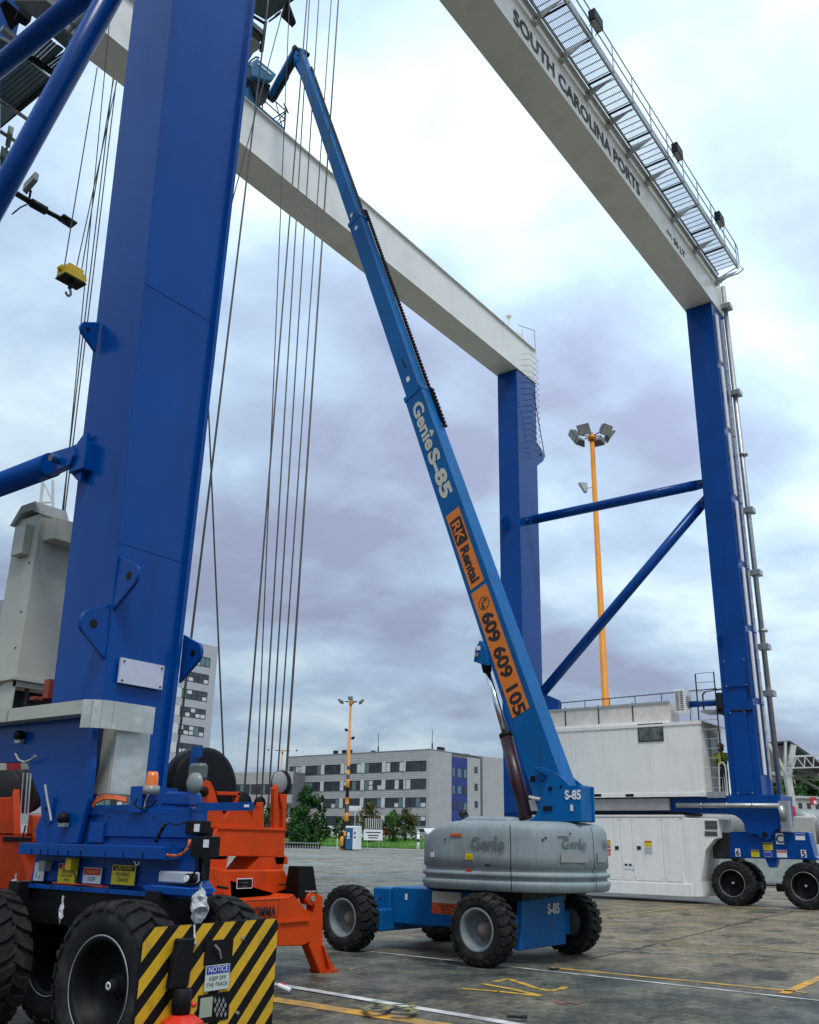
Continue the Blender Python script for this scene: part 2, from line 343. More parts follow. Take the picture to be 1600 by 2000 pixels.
jag('slab_crack', (15.0, 7.35), (31, 8.3), 0.05, 0.03, 'crack running across the concrete slabs')
jag('slab_crack', (18.9, 8.0), (18.9, 1.0), 0.045, 0.02, 'joint between brown slabs')
jag('slab_crack', (9.05, 9.0), (8.98, 2.8), 0.03, 0.01, 'joint beside the near white line')
jag('slab_crack', (31.2, 22), (31.2, -2), 0.16, 0.02, 'dark channel in front of the far wheels')
# yellow painted digits
def ground_text(s, px0, size, ang, mm, name, bold):
    p = at(*px0, Z=0); r = V((math.sin(ang), -math.cos(ang), 0)); u = V((math.cos(ang), math.sin(ang), 0))
    mb = MB(); mb.text(s, size, (p.x, p.y, 0.006), r, u, 0, 0.0, 'LEFT', bold); return struct(mb.build(name, mm))
YDG = worn('worn_yellow_digits', (0.62, 0.36, 0.02), 0.6, 7)
def stroke(pts, w):
    mb = MB()
    P = [at(x, y, Z=0.006) for x, y in pts]
    for a, b in zip(P[:-1], P[1:]):
        d = (b-a).normalized(); q = V((-d.y, d.x, 0))*w/2; mb.add([a-q-d*w*.3, b-q+d*w*.3, b+q+d*w*.3, a+q-d*w*.3], [(0, 1, 2, 3)])
    return mb
def marks(name, strokes, w, mm, label):
    M_ = MB()
    for k, s in enumerate(strokes):
        x = stroke(s, w); M_.add([(p[0], p[1], p[2]+k*0.0015) for p in x.v], x.f)
    struct(M_.build(name, mm), label)
marks('painted_digit', [[(968, 1917), (992, 1912), (1010, 1917), (1048, 1930), (1074, 1935), (1096, 1932), (1104, 1927)]], 0.10, YDG, 'yellow painted 2 beside the lift wheel')
marks('painted_digit', [[(906, 1931), (972, 1936), (1052, 1945)], [(944, 1922), (1000, 1932), (1052, 1944)]], 0.10, YDG, 'yellow painted 4 beside the lift wheel')
marks('painted_digit', [[(712, 1966), (735, 1962), (765, 1964), (752, 1972), (722, 1974), (712, 1966)], [(770, 1963), (800, 1962), (808, 1967), (785, 1968), (812, 1973), (800, 1979), (768, 1977)]], 0.08, worn('very_faded_yellow', (0.30, 0.24, 0.06), 0.95, 9), 'faded yellow painted 03 near the white line')
marks('painted_mark', [[(1085, 1956), (1100, 1960)], [(1108, 1957), (1128, 1960)]], 0.09, RF, 'faded red mark on the concrete')
marks('painted_mark', [[(683, 1893), (710, 1888)]], 0.05, WF, 'short white mark on the concrete')
# litter
t_ = at(555, 1934, Z=0); mb = MB(); mb.obox(t_+V((0, 0, .03)), ((1, .3, .1), (-.3, 1, .3), (0, -.2, 1)), (.03, .09, .02), 0); mb.obox(t_+V((.02, .04, .05)), ((1, .5, .1), (-.5, 1, .3), (0, -.2, 1)), (.022, .035, .02), 1)
tag(mb.build('crumpled_tape', [PWHITE, PRED], bevel=.01), 'crumpled red and white tape lying beside the near white line', 'litter')
for q, (x, y) in enumerate(((1010, 1989), (1078, 1895))):
    p = at(x, y, Z=0); mb = MB(); mb.obox(p+V((0, 0, .015)), ((1, .4, .1), (-.4, 1, 0), (0, 0, 1)), (.02, .11 if q == 0 else .05, .012)); mb.obox(p+V((0.02, -.05, .02)), ((.3, 1, .1), (-1, .3, 0), (0, 0, 1)), (.015, .07, .01))
    tag(mb.build('twig', DARK), ['dark twig lying on the concrete at the bottom', 'small dark scrap beside the yellow line'][q], 'litter')
# ================================================================== FAR GROUND: kerb, grass
KA, KB = gp(430, 106), gp(1010, 96)
kd = (KB-KA).normalized(); kd.z = 0; kn = V((-kd.y, kd.x, 0))
if kn.dot(_w(0, 1, 0)) < 0: kn = -kn
def kp(s, t, dz=0): p = KA+kd*s+kn*t; return G(p.x, p.y, dz)
KL = (KB-KA).length
mb = MB(); n = 24
for i in range(n):
    a, b = -30+(KL+30)*i/n, -30+(KL+30)*(i+1)/n
    mb.hexa([kp(a+.02, 0, 0), kp(b-.02, 0, 0), kp(b-.02, 0, .16), kp(a+.02, 0, .16)], [kp(a+.02, .35, 0), kp(b-.02, .35, 0), kp(b-.02, .35, .16), kp(a+.02, .35, .16)])
struct(mb.build('kerb', mat('kerb_concrete', (0.36, 0.36, 0.34), 0.8)), 'pale kerb edging the far lawn')
def rise(t): return 0.95*sm(2.5, 18, t)
PAVE = mat('pale_paving', (0.30, 0.30, 0.28), 0.8, var=0.1)
def sheet(name, s0, s1, t0, t1, mm, dz, label, ns=20, ntt=8):
    mb = MB(); vs = [kp(s0+(s1-s0)*i/ns, t0+(t1-t0)*j/ntt, dz+rise(t0+(t1-t0)*j/ntt)) for j in range(ntt+1) for i in range(ns+1)]; W = ns+1
    mb.add(vs, [(j*W+i, j*W+i+1, (j+1)*W+i+1, (j+1)*W+i) for j in range(ntt) for i in range(ns)], 0, True); return struct(mb.build(name, mm), label)
sheet('pavement', -30, KL, 0.35, 3.0, PAVE, 0.15, 'pale pavement strip between kerb and lawn')
GRASS = mat('lawn_grass', (0.085, 0.21, 0.022), 0.8, var=0.35, scale=0.6, bump=0.4, bscale=3)
sheet('lawn_ground', -30, KL, 3.0, 22, GRASS, 0.16, 'green lawn behind the kerb')
sheet('access_road', -30, KL, 22, 44, PAVE, 0.10, 'road between lawn and office building')
mb = MB()
for i in range(9000):
    s = random.uniform(-2, KL); t = 3+random.random()**1.6*12; p = kp(s, t, 0.14+rise(t)); a = random.uniform(0, 6.28); w = random.uniform(.04, .1); h = random.uniform(.06, .22)
    q = V((math.cos(a), math.sin(a), 0)); mb.add([p-q*w, p+q*w, p+V((random.uniform(-.06, .06), random.uniform(-.06, .06), h))], [(0, 1, 2)])
tag(mb.build('grass', GRASS), 'tufts of green grass covering the far lawn', 'grass', kind='stuff')
# ================================================================== TREES
def leafmat(name, c): return mat(name, c, 0.8, var=0.5, scale=0.7, spec=0.12)
LEAF = [leafmat('leaf_dark', (0.022, 0.065, 0.018)), leafmat('leaf_mid', (0.045, 0.11, 0.025)), leafmat('leaf_olive', (0.075, 0.10, 0.03)), leafmat('leaf_rust', (0.10, 0.075, 0.03))]
BARK = mat('bark', (0.09, 0.07, 0.05), 0.9)
def tree(base, h, w, shape, lm, label, n=900, leaf=0.22, cat='tree', group=None, seed=0, ht=0.25):
    rnd = random.Random(seed); base = V(base); base.z += .7 if 100 < V((base.x, base.y, 0)).length < 150 else 0; h -= .5 if 100 < V((base.x, base.y, 0)).length < 150 else 0; t = thing(cat if cat != 'tree' else ('conifer_tree' if shape == 'cone' else 'broadleaf_tree'), base, label, cat, group)
    tr = MB(); tr.tube(base-V((0, 0, .2)), base+V((0, 0, h*.7)), w*.045+.04, 7, w*.015+.02)
    for k in range(6):
        a = rnd.uniform(0, 6.28); z = h*rnd.uniform(.25, .6); tr.tube(base+V((0, 0, z)), base+V((math.cos(a)*w*.32, math.sin(a)*w*.32, z+h*.18)), w*.02+.02, 5, .015)
    tr.build('trunk', BARK, t)
    cl = []
    for k in range(26 if shape != 'cone' else 34):
        f = rnd.random()
        if shape == 'cone': z = h*(.08+.88*f); R_c = w*.5*(1-f)**.8*rnd.uniform(.6, 1.0); cr_ = w*.14*(1.15-f)
        elif shape == 'bush': z = h*(.1+.75*f); R_c = w*.5*math.sqrt(max(0, 1-f*f))*rnd.uniform(.3, 1); cr_ = w*.13
        else: z = h*(ht+(.95-ht)*f); R_c = w*.5*math.sin(math.pi*min(1, f*.9+.18))**.7*rnd.uniform(.2, 1); cr_ = w*.15
        a = rnd.uniform(0, 6.28); cl.append((base+V((math.cos(a)*R_c, math.sin(a)*R_c, z)), cr_*rnd.uniform(.7, 1.3)))
    mb = MB()
    for i in range(n):
        c, r = cl[i % len(cl)]; d = V((rnd.gauss(0, 1), rnd.gauss(0, 1), rnd.gauss(0, 1))).normalized(); p = c+d*r*rnd.uniform(.5, 1.1)
        u = V((rnd.gauss(0, 1), rnd.gauss(0, 1), rnd.gauss(0, 1))).normalized(); v_ = u.cross(d).normalized() if u.cross(d).length > .1 else X_
        s = leaf*rnd.uniform(.5, 1.2); mb.add([p-u*s, p+v_*s*.6, p+u*s, p-v_*s*.6], [(0, 1, 2, 3)], 0 if rnd.random() < .75 else 1)
    mb.build('crown', lm, t); return t
tree(gp(596, 118), 6.6, 5.2, 'round', [LEAF[0], LEAF[1]], 'tall dark broadleaf tree just right of the orange lifting frame', 2600, .22, seed=1, ht=.1)
tree(gp(626, 117), 5.9, 2.6, 'cone', [LEAF[0], LEAF[1]], 'narrow dark conifer between the big bushes and the striped mast', 1900, .17, seed=2)
for i, (px, d, h, w) in enumerate(((572, 109, 3.0, 4.0), (597, 110, 2.6, 3.6), (616, 112, 3.0, 3.4), (585, 106.5, 1.9, 2.6))):
    tree(gp(px, d), h, w, 'bush', [LEAF[0], LEAF[1]], ['large dark shrub touching the orange lifting frame', 'mid green shrub below the tall tree', 'dark shrub at the foot of the conifer', 'low grey green shrub in front of the others'][i], 1300, .17, 'shrub', 'shrubs left of the striped mast', 10+i)
tree(gp(667, 116), 3.6, 3.0, 'bush', [LEAF[0], LEAF[1]], 'dark bush right behind the yellow and black mast', 900, .17, 'shrub', seed=21)
tree(gp(720, 112), 5.0, 4.0, 'round', [LEAF[3], LEAF[1]], 'rust tinged tree behind the portable toilet', 1500, .18, seed=22, ht=.12)
tree(gp(768, 112), 3.9, 3.6, 'round', [LEAF[1], LEAF[2]], 'light green young tree right of the notice board', 1300, .17, seed=23, ht=.15)
tree(gp(792, 113), 4.6, 3.2, 'round', [LEAF[2], LEAF[3]], 'olive young tree left of the grey engine cover', 1200, .17, seed=24, ht=.1)
tree(gp(545, 150), 6, 5, 'round', [LEAF[0], LEAF[1]], 'dark tree behind the orange lifting frame pulleys', 900, .3, seed=25)
tree(gp(990, 190), 14, 9, 'round', [LEAF[1], LEAF[2]], 'green tree between office building and blue crane leg', 900, .5, seed=26)
tree(gp(522, 140), 5, 6, 'bush', [LEAF[0], LEAF[1]], 'dark shrub seen between the hoist ropes', 900, .25, 'shrub', seed=27)
# ================================================================== BUILDINGS
BA = 0.65998
def bdir(r, f): return _w(r, f, 0)
BF = bdir(-math.cos(BA), math.sin(BA)); BS = bdir(math.sin(BA), math.cos(BA))     # along front (leftwards), along side (rightwards)
BF.normalize(); BS.normalize()
def pl(px, py, o, nrm):
    d = at(px, py, D=1)-CAMP; t = (V(o)-CAMP).dot(nrm)/d.dot(nrm); return CAMP+d*t
def facade_win(par, o, rt, nrm, w, h, n, rnd, kinds, depth=.12, fr=.07):   # o: lower left corner as seen, rt: to the right
    mb = MB(); up = Z_
    for i in range(n+1):
        x = w*i/n; mb.obox(o+rt*x+up*h/2+nrm*.0, (rt, up, nrm), (fr/2, h/2, depth/2))
    for z in (0, h): mb.obox(o+rt*w/2+up*z, (rt, up, nrm), (w/2+fr/2, fr/2, depth/2))
    pan = []
    for i in range(n):
        k = rnd.choice(kinds)
        if k == 2:
            mb.obox(o+rt*w*(i+.5)/n+up*h*.5, (rt, up, nrm), (w/n/2, fr/2, depth/2)); pan.append((i, .03, .47, rnd.choice((0, 2)))); pan.append((i, .53, .97, rnd.choice((0, 2, 0))))
        else: pan.append((i, .03, .97, {0: 0, 1: 1, 3: 2}[k]))
    fo = mb.build('window', FRAME, par, origin=ORG[par])
    for (i, a, b, k) in pan:
        p = MB(); p.obox(o+rt*w*(i+.5)/n+up*h*(a+b)/2-nrm*.0, (rt, up, nrm), (w/n/2-.03, h*(b-a)/2, .02)); p.build('pane', [GLASSD, GLASSB, BLIND][k], fo)
    return fo
def cladding(mb, o, rt, nrm, w, z0, z1, step=.30, m=0):     # rows of proud planks over a wall face
    z = z0; 
    while z < z1-.02:
        h = min(step-.035, z1-z); mb.obox(o+rt*w/2+Z_*(z-o.z+h/2)+nrm*.02, (rt, Z_, nrm), (w/2, h/2, .02), m); z += step
rb = random.Random(3)
C0 = gp(838, 158); C0.z = 1.3; ztop = pl(838, 1464, C0, BS).z
nF = -BS; nS = -BF                                  # outward normals of front and side
off = thing('office_building', C0, 'four storey grey clad office building with blue stair strip at its right end', 'building')
def fx(px, py=1550): return (pl(px, py, C0, nF)-C0).dot(BF)
def sx_(px, py=1550): return (pl(px, py, C0, nS)-C0).dot(BS)
LF = fx(558); LS = sx_(938, 1530); sB0, sB1 = sx_(882, 1530), sx_(912.5, 1530)
w = MB(); w.prism([C0, C0+BF*LF, C0+BF*LF+BS*LS, C0+BS*LS], (0, 0, ztop-C0.z-.1)); w.build('wall', mat('grey_wall_backing', (0.16, 0.16, 0.17), .7), off)
rows = [(pl(833, a, C0, nF).z, pl(833, b, C0, nF).z) for a, b in ((1505, 1485.7), (1540.5, 1521), (1576.5, 1557.5), (1613, 1594))]
b1, b0 = fx(793.5, 1495), fx(833, 1495); pitch = (fx(594, 1505)-fx(793.5, 1495))/5
xs = []
k = 0
x = b0
while x < LF-1:
    x1 = b1+pitch*k; xs.append((x, min(x1-.45 if k else x1, LF-.8))); x = x1+.45 if True else 0; k += 1
    if k > 6: break
zs = [C0.z-1]+[z for r in reversed(rows) for z in r]+[ztop]
cl = MB(); segz = [(zs[0], zs[1])]+[(zs[i], zs[i+1]) for i in range(2, len(zs)-1, 2)]
for (a, b) in segz: cladding(cl, C0+BF*LF, -BF, nF, LF, a, b)
for (wb, wt) in rows: cladding(cl, C0+BF*b0, -BF, nF, b0, wb, wt); cladding(cl, C0+BF*LF, -BF, nF, .8, wb, wt)
o = cl.build('cladding_plank', CLAD, off); o['kind'] = 'stuff'
cl = MB(); cladding(cl, C0, BS, nS, sB0, C0.z-1, ztop); cladding(cl, C0+BS*sB1, BS, nS, LS-sB1, C0.z-1, ztop-.4); o = cl.build('cladding_plank', CLAD, off); o['kind'] = 'stuff'
cl = MB(); cl.obox(C0+BS*(sB0+sB1)/2+Z_*(ztop-C0.z-1)/2+nS*.0, (BS, Z_, nS), ((sB1-sB0)/2, (ztop-C0.z-.4)/2, .06)); cl.build('blue_panel', CLADB, off)
cl = MB(); cl.prism([C0+nF*.1+nS*.1, C0+BF*LF+nF*.1, C0+BF*LF+BS*LS, C0+BS*LS+nS*.1], (0, 0, .12)); 
for i_ in range(len(cl.v)): cl.v[i_] = (cl.v[i_][0], cl.v[i_][1], cl.v[i_][2]+ztop-C0.z)
cl.build('roof_coping', mat('roof_coping_metal', (0.30, 0.31, 0.33), .5), off)
for (wb, wt) in rows:
    for (xa, xb) in xs:
        if xb-xa < .8: continue
        facade_win(off, C0+BF*xb+Z_*(wb-C0.z)+nF*.03, -BF, nF, xb-xa, wt-wb, 4, rb, (0, 0, 0, 0, 1, 0, 2, 3, 0))
    for (xa, xb), (xc, xd) in zip(xs[:-1], xs[1:]):
        pm = MB(); pm.obox(C0+BF*(xb+xc)/2+Z_*((wb+wt)/2-C0.z)+nF*.05, (BF, Z_, nF), ((xc-xb)/2-.05, (wt-wb)/2, .1)); pm.build('window_pier', BLIND, off)
for (ya, yb) in ((1519, 1501), (1551, 1535), (1582, 1567)):
    for px0, px1 in ((883, 887.5), (892.8, 900), (905, 911)):
        a, b = sx_(px0, 1530), sx_(px1, 1530); z0, z1 = pl(897, yb-0, C0, nS).z, pl(897, ya, C0, nS).z
        z0, z1 = min(z0, z1), max(z0, z1)
        facade_win(off, C0+BS*a+Z_*(z0-C0.z)+nS*.08, BS, nS, b-a, z1-z0, 1, rb, (0, 1), .06)
for (ya, yb) in ((1509.5, 1498), (1543.5, 1531), (1577, 1565)):
    a, b = sx_(926.8, 1530), sx_(932.3, 1530); z0, z1 = pl(929, ya, C0, nS).z, pl(929, yb, C0, nS).z
    facade_win(off, C0+BS*a+Z_*(z0-C0.z)+nS*.06, BS, nS, b-a, z1-z0, 1, rb, (0,), .06)
for px, hh, ww in ((595, .3, 1.2), (645, .9, .35), (662, .9, .35), (673, .9, .35), (718.5, .5, .3)):
    p = C0+BF*fx(px, 1475)+BS*1.5; p.z = ztop; mb = MB(); mb.obox(p+V((0, 0, hh/2)), (BF, BS, Z_), (ww, .3, hh/2)); mb.build('roof_vent', DARK, off)
for px, hh in ((728, 3.6), (834, 3.5)):
    p = C0+BF*fx(px, 1475)+BS*1.5; p.z = ztop; mb = MB(); mb.tube(p, p+V((0, 0, hh)), .05, 5); mb.tube(p, p+V((0, 0, 1.2)), .14, 5); mb.build('antenna', DARK, off)
for s_, hh in ((6, 1.0), (14, .5), (24, .5)):
    p = C0+BS*s_+BF*2; p.z = ztop; mb = MB(); mb.obox(p+V((0, 0, hh/2)), (BF, BS, Z_), (.3, .8, hh/2)); mb.build('roof_vent', DARK, off)
# recessed round-ended wing behind it
wing = thing('round_ended_wing', C0+BS*LS, 'grey clad wing with rounded wall right of the office building', 'building')
P1 = pl(939, 1550, C0+BS*(LS), nS); E = C0+BS*(LS+1.0)-BF*(-2)
mb = MB(); cpts = []
base = C0+BS*(LS+.5)
ctr = base+BF*1.0+BS*8.5
A0 = []
for i in range(13):
    a = -math.pi/2+ (math.pi/2)*i/12
    A0.append(ctr + nS*(3.2*math.cos(a*1.0+math.pi/2*0)) + BS*(7.0*math.sin(a)) )
A0 = [base+nS*.2] + [base+BS*x_+nS*y_ for x_, y_ in ((1.5, .3), (4, .9), (6.5, 1.2), (9, 1.1), (11.5, .6), (14.5, -.1), (19, -.9))]
A0 += [A0[-1]+BF*10, base+BF*10]
zt2 = pl(960, 1480, base+BS*5, nS).z
mb.prism(A0, (0, 0, zt2-C0.z)); mb.build('wall', mat('grey_wall_backing2', (0.25, 0.25, 0.27), .7), wing)
cl = MB()
for a, b in zip(A0[:7], A0[1:8]):
    d = (b-a); L_ = d.length; d.normalize(); nn = d.cross(Z_); cladding(cl, a, d, nn, L_, C0.z-1, zt2)
o = cl.build('cladding_plank', CLAD, wing); o['kind'] = 'stuff'
# link block and tower on the left
T0 = gp(393, 178); T0.z = 1.3; nT = -BF
zT = pl(400, 1258, T0, nT).z
tw = thing('tower_block', T0, 'tall light grey clad tower block with window rows behind the crane leg', 'building')
def tx(px, py): return (pl(px, py, T0, nT)-T0).dot(BS)
w = MB(); w.prism([T0, T0-BS*45, T0-BS*45+BF*14, T0+BF*14], (0, 0, zT-T0.z)); w.build('wall', mat('tower_wall', (0.30, 0.31, 0.34), .7), tw)
CLT = mat('pale_cladding', (0.46, 0.47, 0.50), 0.5, var=0.05, scale=0.5)
fl = (zT-T0.z-2.6)/10; cl = MB(); zz = [(zT-3.2-fl*k-1.75, zT-3.2-fl*k) for k in range(10)]
fl = 3.35; zz = [(zT-2.6-fl*k-1.75, zT-2.6-fl*k) for k in range(11) if zT-2.6-fl*k-1.75 > 2]
prev = zT
for (a, b) in zz: cladding(cl, T0-BS*45, BS, nT, 45, b, prev, .32); prev = a
cladding(cl, T0-BS*45, BS, nT, 45, T0.z-1, prev, .32)
for (a, b) in zz: cladding(cl, T0-BS*1.7, BS, nT, 1.7, a, b, .32)
o = cl.build('cladding_plank', CLT, tw); o['kind'] = 'stuff'
for (a, b) in zz:
    for k in range(3):
        xa = -1.7-7.6*k-5.6*1.1
        facade_win(tw, T0+BS*xa+Z_*(a-T0.z)+nT*.02, BS, nT, 6.1, b-a, 5, rb, (0, 1, 2, 2, 2, 1), .1, .16)
        pm = MB(); pm.obox(T0+BS*(xa-.75)+Z_*((a+b)/2-T0.z)+nT*.02, (BS, Z_, nT), (.68, (b-a)/2, .06)); pm.build('window_pier', BLIND, tw)
lk = thing('link_block', gp(470, 176), 'low grey link block between the tower and the office building', 'building')
A = gp(400, 180); A.z = 1.3; Bp = gp(566, 172); Bp.z = 1.3; dL = (Bp-A); LL = dL.length; dL.normalize(); nL = dL.cross(Z_)
zl = pl(520, 1508, A, nL).z
w = MB(); w.prism([A, Bp, Bp-nL*10, A-nL*10], (0, 0, zl-1.3)); w.build('wall', mat('link_wall', (0.16, 0.17, 0.19), .7), lk)
cl = MB(); zr = [(zl-2.2-3.4*k-1.8, zl-2.2-3.4*k) for k in range(4)]; prev = zl
for (a, b) in zr: cladding(cl, A, dL, nL, LL, b, prev, .32); prev = a
o = cl.build('cladding_plank', CLAD, lk); o['kind'] = 'stuff'
for (a, b) in zr:
    if a < 1: continue
    for k in range(4): facade_win(lk, A+dL*(.4+LL/4*k)+Z_*(a-A.z)+nL*.02, dL, nL, LL/4-.6, b-a, 4, rb, (0, 0, 1, 2), .1)
# reddish far block seen past the office
fb = thing('brick_apartment_block', gp(985, 260), 'far reddish apartment block with balconies beside the crane leg', 'building')
o_ = gp(976, 260); o_.z = 0; rt = _w(1, 0.2, 0).normalized(); nn = rt.cross(Z_)
mb = MB(); mb.obox(o_+rt*8+Z_*10, (rt, Z_, nn), (8, 10.2, 5)); mb.build('wall', mat('brick_wall', (0.34, 0.20, 0.15), .8, var=.2), fb)
for k in range(5):
    mb = MB(); mb.obox(o_+rt*2.8+Z_*(3+3.4*k)+nn*5.3, (rt, Z_, nn), (1.2, .5, .5)); mb.build('balcony', BLIND, fb)
    facade_win(fb, o_+rt*.5+Z_*(2.6+3.4*k)+nn*5.03, rt, nn, 1.2, 1.6, 1, rb, (0,), .06)
mb = MB(); mb.obox(o_+rt*8+Z_*20.5, (rt, Z_, nn), (8.4, .3, 5.4)); mb.build('roof', GREY, fb)
# ================================================================== ROADSIDE THINGS
def box_tag(name, o, r, f, h, mats_, label, cat): pass
mast_n = 0
YD = mat('black_band_paint', (0.015, 0.015, 0.015), .5)
def lamp_mast(base, H_, r0, r1, heads, bands, label, arm=1.3, sz=.5):
    base = V(base); t = thing('lamp_mast', base, label, 'lamp mast', 'yellow floodlight masts')
    mb = MB(); zb = [0]+[b for b in bands]+[H_]
    for i, (a, b) in enumerate(zip(zb[:-1], zb[1:])):
        ra, rbb = r0+(r1-r0)*a/H_, r0+(r1-r0)*b/H_; mb.tube(base+Z_*a, base+Z_*b, ra, 10, rbb, m=(1 if i % 2 == 0 and i < len(zb)-2 else 0))
    mb.build('pole', [YEL, YD], t)
    mb = MB(); mb.tube(base+Z_*(H_-.35), base+Z_*(H_+.05), r1*1.8, 10); mb.tube(base+Z_*H_, base+Z_*(H_+.35), r1*.6, 6); mb.build('mast_head', YEL, t)
    for (a, el, s) in heads:
        d = V((math.cos(a), math.sin(a), 0)); q = V((-d.y, d.x, 0)); top = base+Z_*H_
        ar = MB(); ar.tube(top, top+d*arm*.55+Z_*el*.6, .05, 6); ar.build('arm', DARK, t)
        f = MB(); c = top+d*arm+Z_*el; nd_ = (d*.8-Z_*.6).normalized(); u2 = q.cross(nd_).normalized()
        f.hexa([c-q*s*.5-u2*s*.42+nd_*s*.18, c+q*s*.5-u2*s*.42+nd_*s*.18, c+q*s*.5+u2*s*.42+nd_*s*.18, c-q*s*.5+u2*s*.42+nd_*s*.18],
               [c-q*s*.28-u2*s*.22-nd_*s*.28, c+q*s*.28-u2*s*.22-nd_*s*.28, c+q*s*.28+u2*s*.22-nd_*s*.28, c-q*s*.28+u2*s*.22-nd_*s*.28])
        fo = f.build('floodlight', mat('lamp_housing_grey', (0.10, 0.11, 0.11), .45), t, bevel=.02)
        g_ = MB(); g_.obox(c+nd_*(s*.18+.012), (q, u2, nd_), (s*.44, s*.36, .01)); g_.build('lens', mat('lamp_lens_glass', (0.42, 0.43, 0.41), .2), fo)
    return t
# big mast right of centre
mb_ = gp(1197, 72); Hm = (at(1162, 852, D=1)-CAMP); tt = V((mb_.x, mb_.y, 0)).length/V((Hm.x, Hm.y, 0)).length; Hbig = EYE+Hm.z*tt-mb_.z
big = lamp_mast(mb_, Hbig, .34, .20, [(math.atan2(*reversed(_w(math.cos(math.radians(a)), math.sin(math.radians(a)), 0)[:2])), .1, 1.15) for a in (0, 180, 55, -55, 125, -125)], [2.4, 4.2, 6.2, 8.4, 10.6, 11.9], 'very tall yellow mast with six floodlights between the blue crane legs', 1.55)
zf = lambda py: EYE+(at(1170, py, D=1)-CAMP).z*tt
f = MB(); c = V((mb_.x, mb_.y, zf(965))); lf = _w(-1, 0, 0); f.tube(c, c+lf*.7-Z_*.1, .04, 5); f.hexa([c+lf*.6+Z_*.4, c+lf*1.3+Z_*.45, c+lf*.8-Z_*.4, c+lf*.6-Z_*.35], [c+lf*.6+Z_*.4+_w(0, .5, 0), c+lf*1.3+Z_*.45+_w(0, .5, 0), c+lf*.8-Z_*.4+_w(0, .5, 0), c+lf*.6-Z_*.35+_w(0, .5, 0)])
f.build('side_floodlight', GALV, big)
m2_ = gp(675, 100); Hm = (at(683, 1371, D=1)-CAMP); tt = V((m2_.x, m2_.y, 0)).length/V((Hm.x, Hm.y, 0)).length; H2 = EYE+Hm.z*tt-m2_.z
zq = [EYE+(at(676, y, D=1)-CAMP).z*tt-m2_.z for y in (1633, 1624, 1606, 1590, 1573, 1560, 1541, 1525, 1516, 1507, 1499)]
mid = lamp_mast(m2_, H2, .24, .11, [(math.atan2(*reversed(_w(c_, s_, 0)[:2])), e, .55) for c_, s_, e in ((-1, 0, .12), (1, 0, .12), (0, -1, .25), (0, 1, .2), (-.8, .5, .1), (.8, .5, .1))], [z for z in zq if .3 < z < H2], 'slender yellow mast with black bands beside the portable toilet', 1.25)
for z_, s_ in ((H2*.80, -1), (H2*.745, 1)):
    f = MB(); c = m2_+Z_*z_; f.tube(c, c+_w(s_*.25, 0, 0), .03, 5); f.obox(c+_w(s_*.38, 0, .03), (_w(1, 0, .3*s_), _w(0, 1, 0), Z_), (.17, .16, .13)); f.build('small_floodlight', BPAINT, mid)
m3_ = gp(541, 125); lamp_mast(m3_, 11.8, .13, .08, [(math.atan2(*reversed(_w(-1, 0, 0)[:2])), .1, .4), (math.atan2(*reversed(_w(1, 0, 0)[:2])), .1, .4)], [], 'thin far mast seen behind the lifting frame pulleys', 1.9)
m4_ = gp(497, 150)
# portable toilet
pt = gp(690, 98.5); t = thing('portable_toilet', pt, 'blue and white portable toilet standing at the foot of the striped mast', 'portable toilet')
r_, f_ = _w(.94, -.34, 0).normalized(), _w(.34, .94, 0).normalized(); nfl = -f_
mb = MB(); mb.obox(pt+Z_*1.12+r_*.0, (r_, f_, Z_), (.62, .6, 1.05)); mb.build('body', mat('toilet_blue', (0.02, 0.11, 0.26), .5), t, bevel=.05)
mb = MB(); mb.obox(pt+Z_*2.25, (r_, f_, Z_), (.66, .64, .12)); mb.build('roof', PWHITE, t, bevel=.08, seg=2)
mb = MB(); mb.obox(pt+Z_*1.12+r_*.64, (f_, Z_, r_), (.58, 1.03, .03)); mb.obox(pt+Z_*1.12+r_*.42-f_*.62, (r_, Z_, f_), (.2, 1.03, .03)); mb.build('door', PWHITE, t)
mb = MB(); mb.obox(pt+Z_*1.55-r_*.28-f_*.61, (r_, Z_, f_), (.12, .2, .02)); mb.obox(pt+Z_*1.2-r_*.28-f_*.61, (r_, Z_, f_), (.16, .07, .02)); mb.build('sticker', PWHITE, t)
mb = MB(); mb.obox(pt+Z_*1.28+r_*.45-f_*.66, (r_, Z_, f_), (.12, .06, .02)); mb.obox(pt+Z_*1.7+r_*.45-f_*.66, (r_, Z_, f_), (.07, .12, .02)); mb.build('door_lock', DARK, t)
mb = MB(); mb.obox(pt+Z_*.04, (r_, f_, Z_), (.66, .64, .05)); mb.build('skid', DARK, t)
yp = gp(668, 98.3); mb = MB(); mb.tube(yp, yp+Z_*1.35, .17, 8); mb.tube(yp+Z_*.2, yp+Z_*.45, .175, 8, m=1)
tag(mb.build('bollard', [YEL, YD]), 'short yellow bollard left of the striped mast', 'bollard')
mp_ = gp(659, 101); mb = MB(); mb.tube(mp_, mp_+Z_*1.1, .05, 5); mb.tube(mp_+Z_*1.1, mp_+Z_*1.35, .051, 5, m=1); mb.tube(mp_+Z_*1.35, mp_+Z_*1.6, .05, 5)
tag(mb.build('marker_post', [PWHITE, PRED]), 'thin white marker post on the lawn left of the mast', 'post')
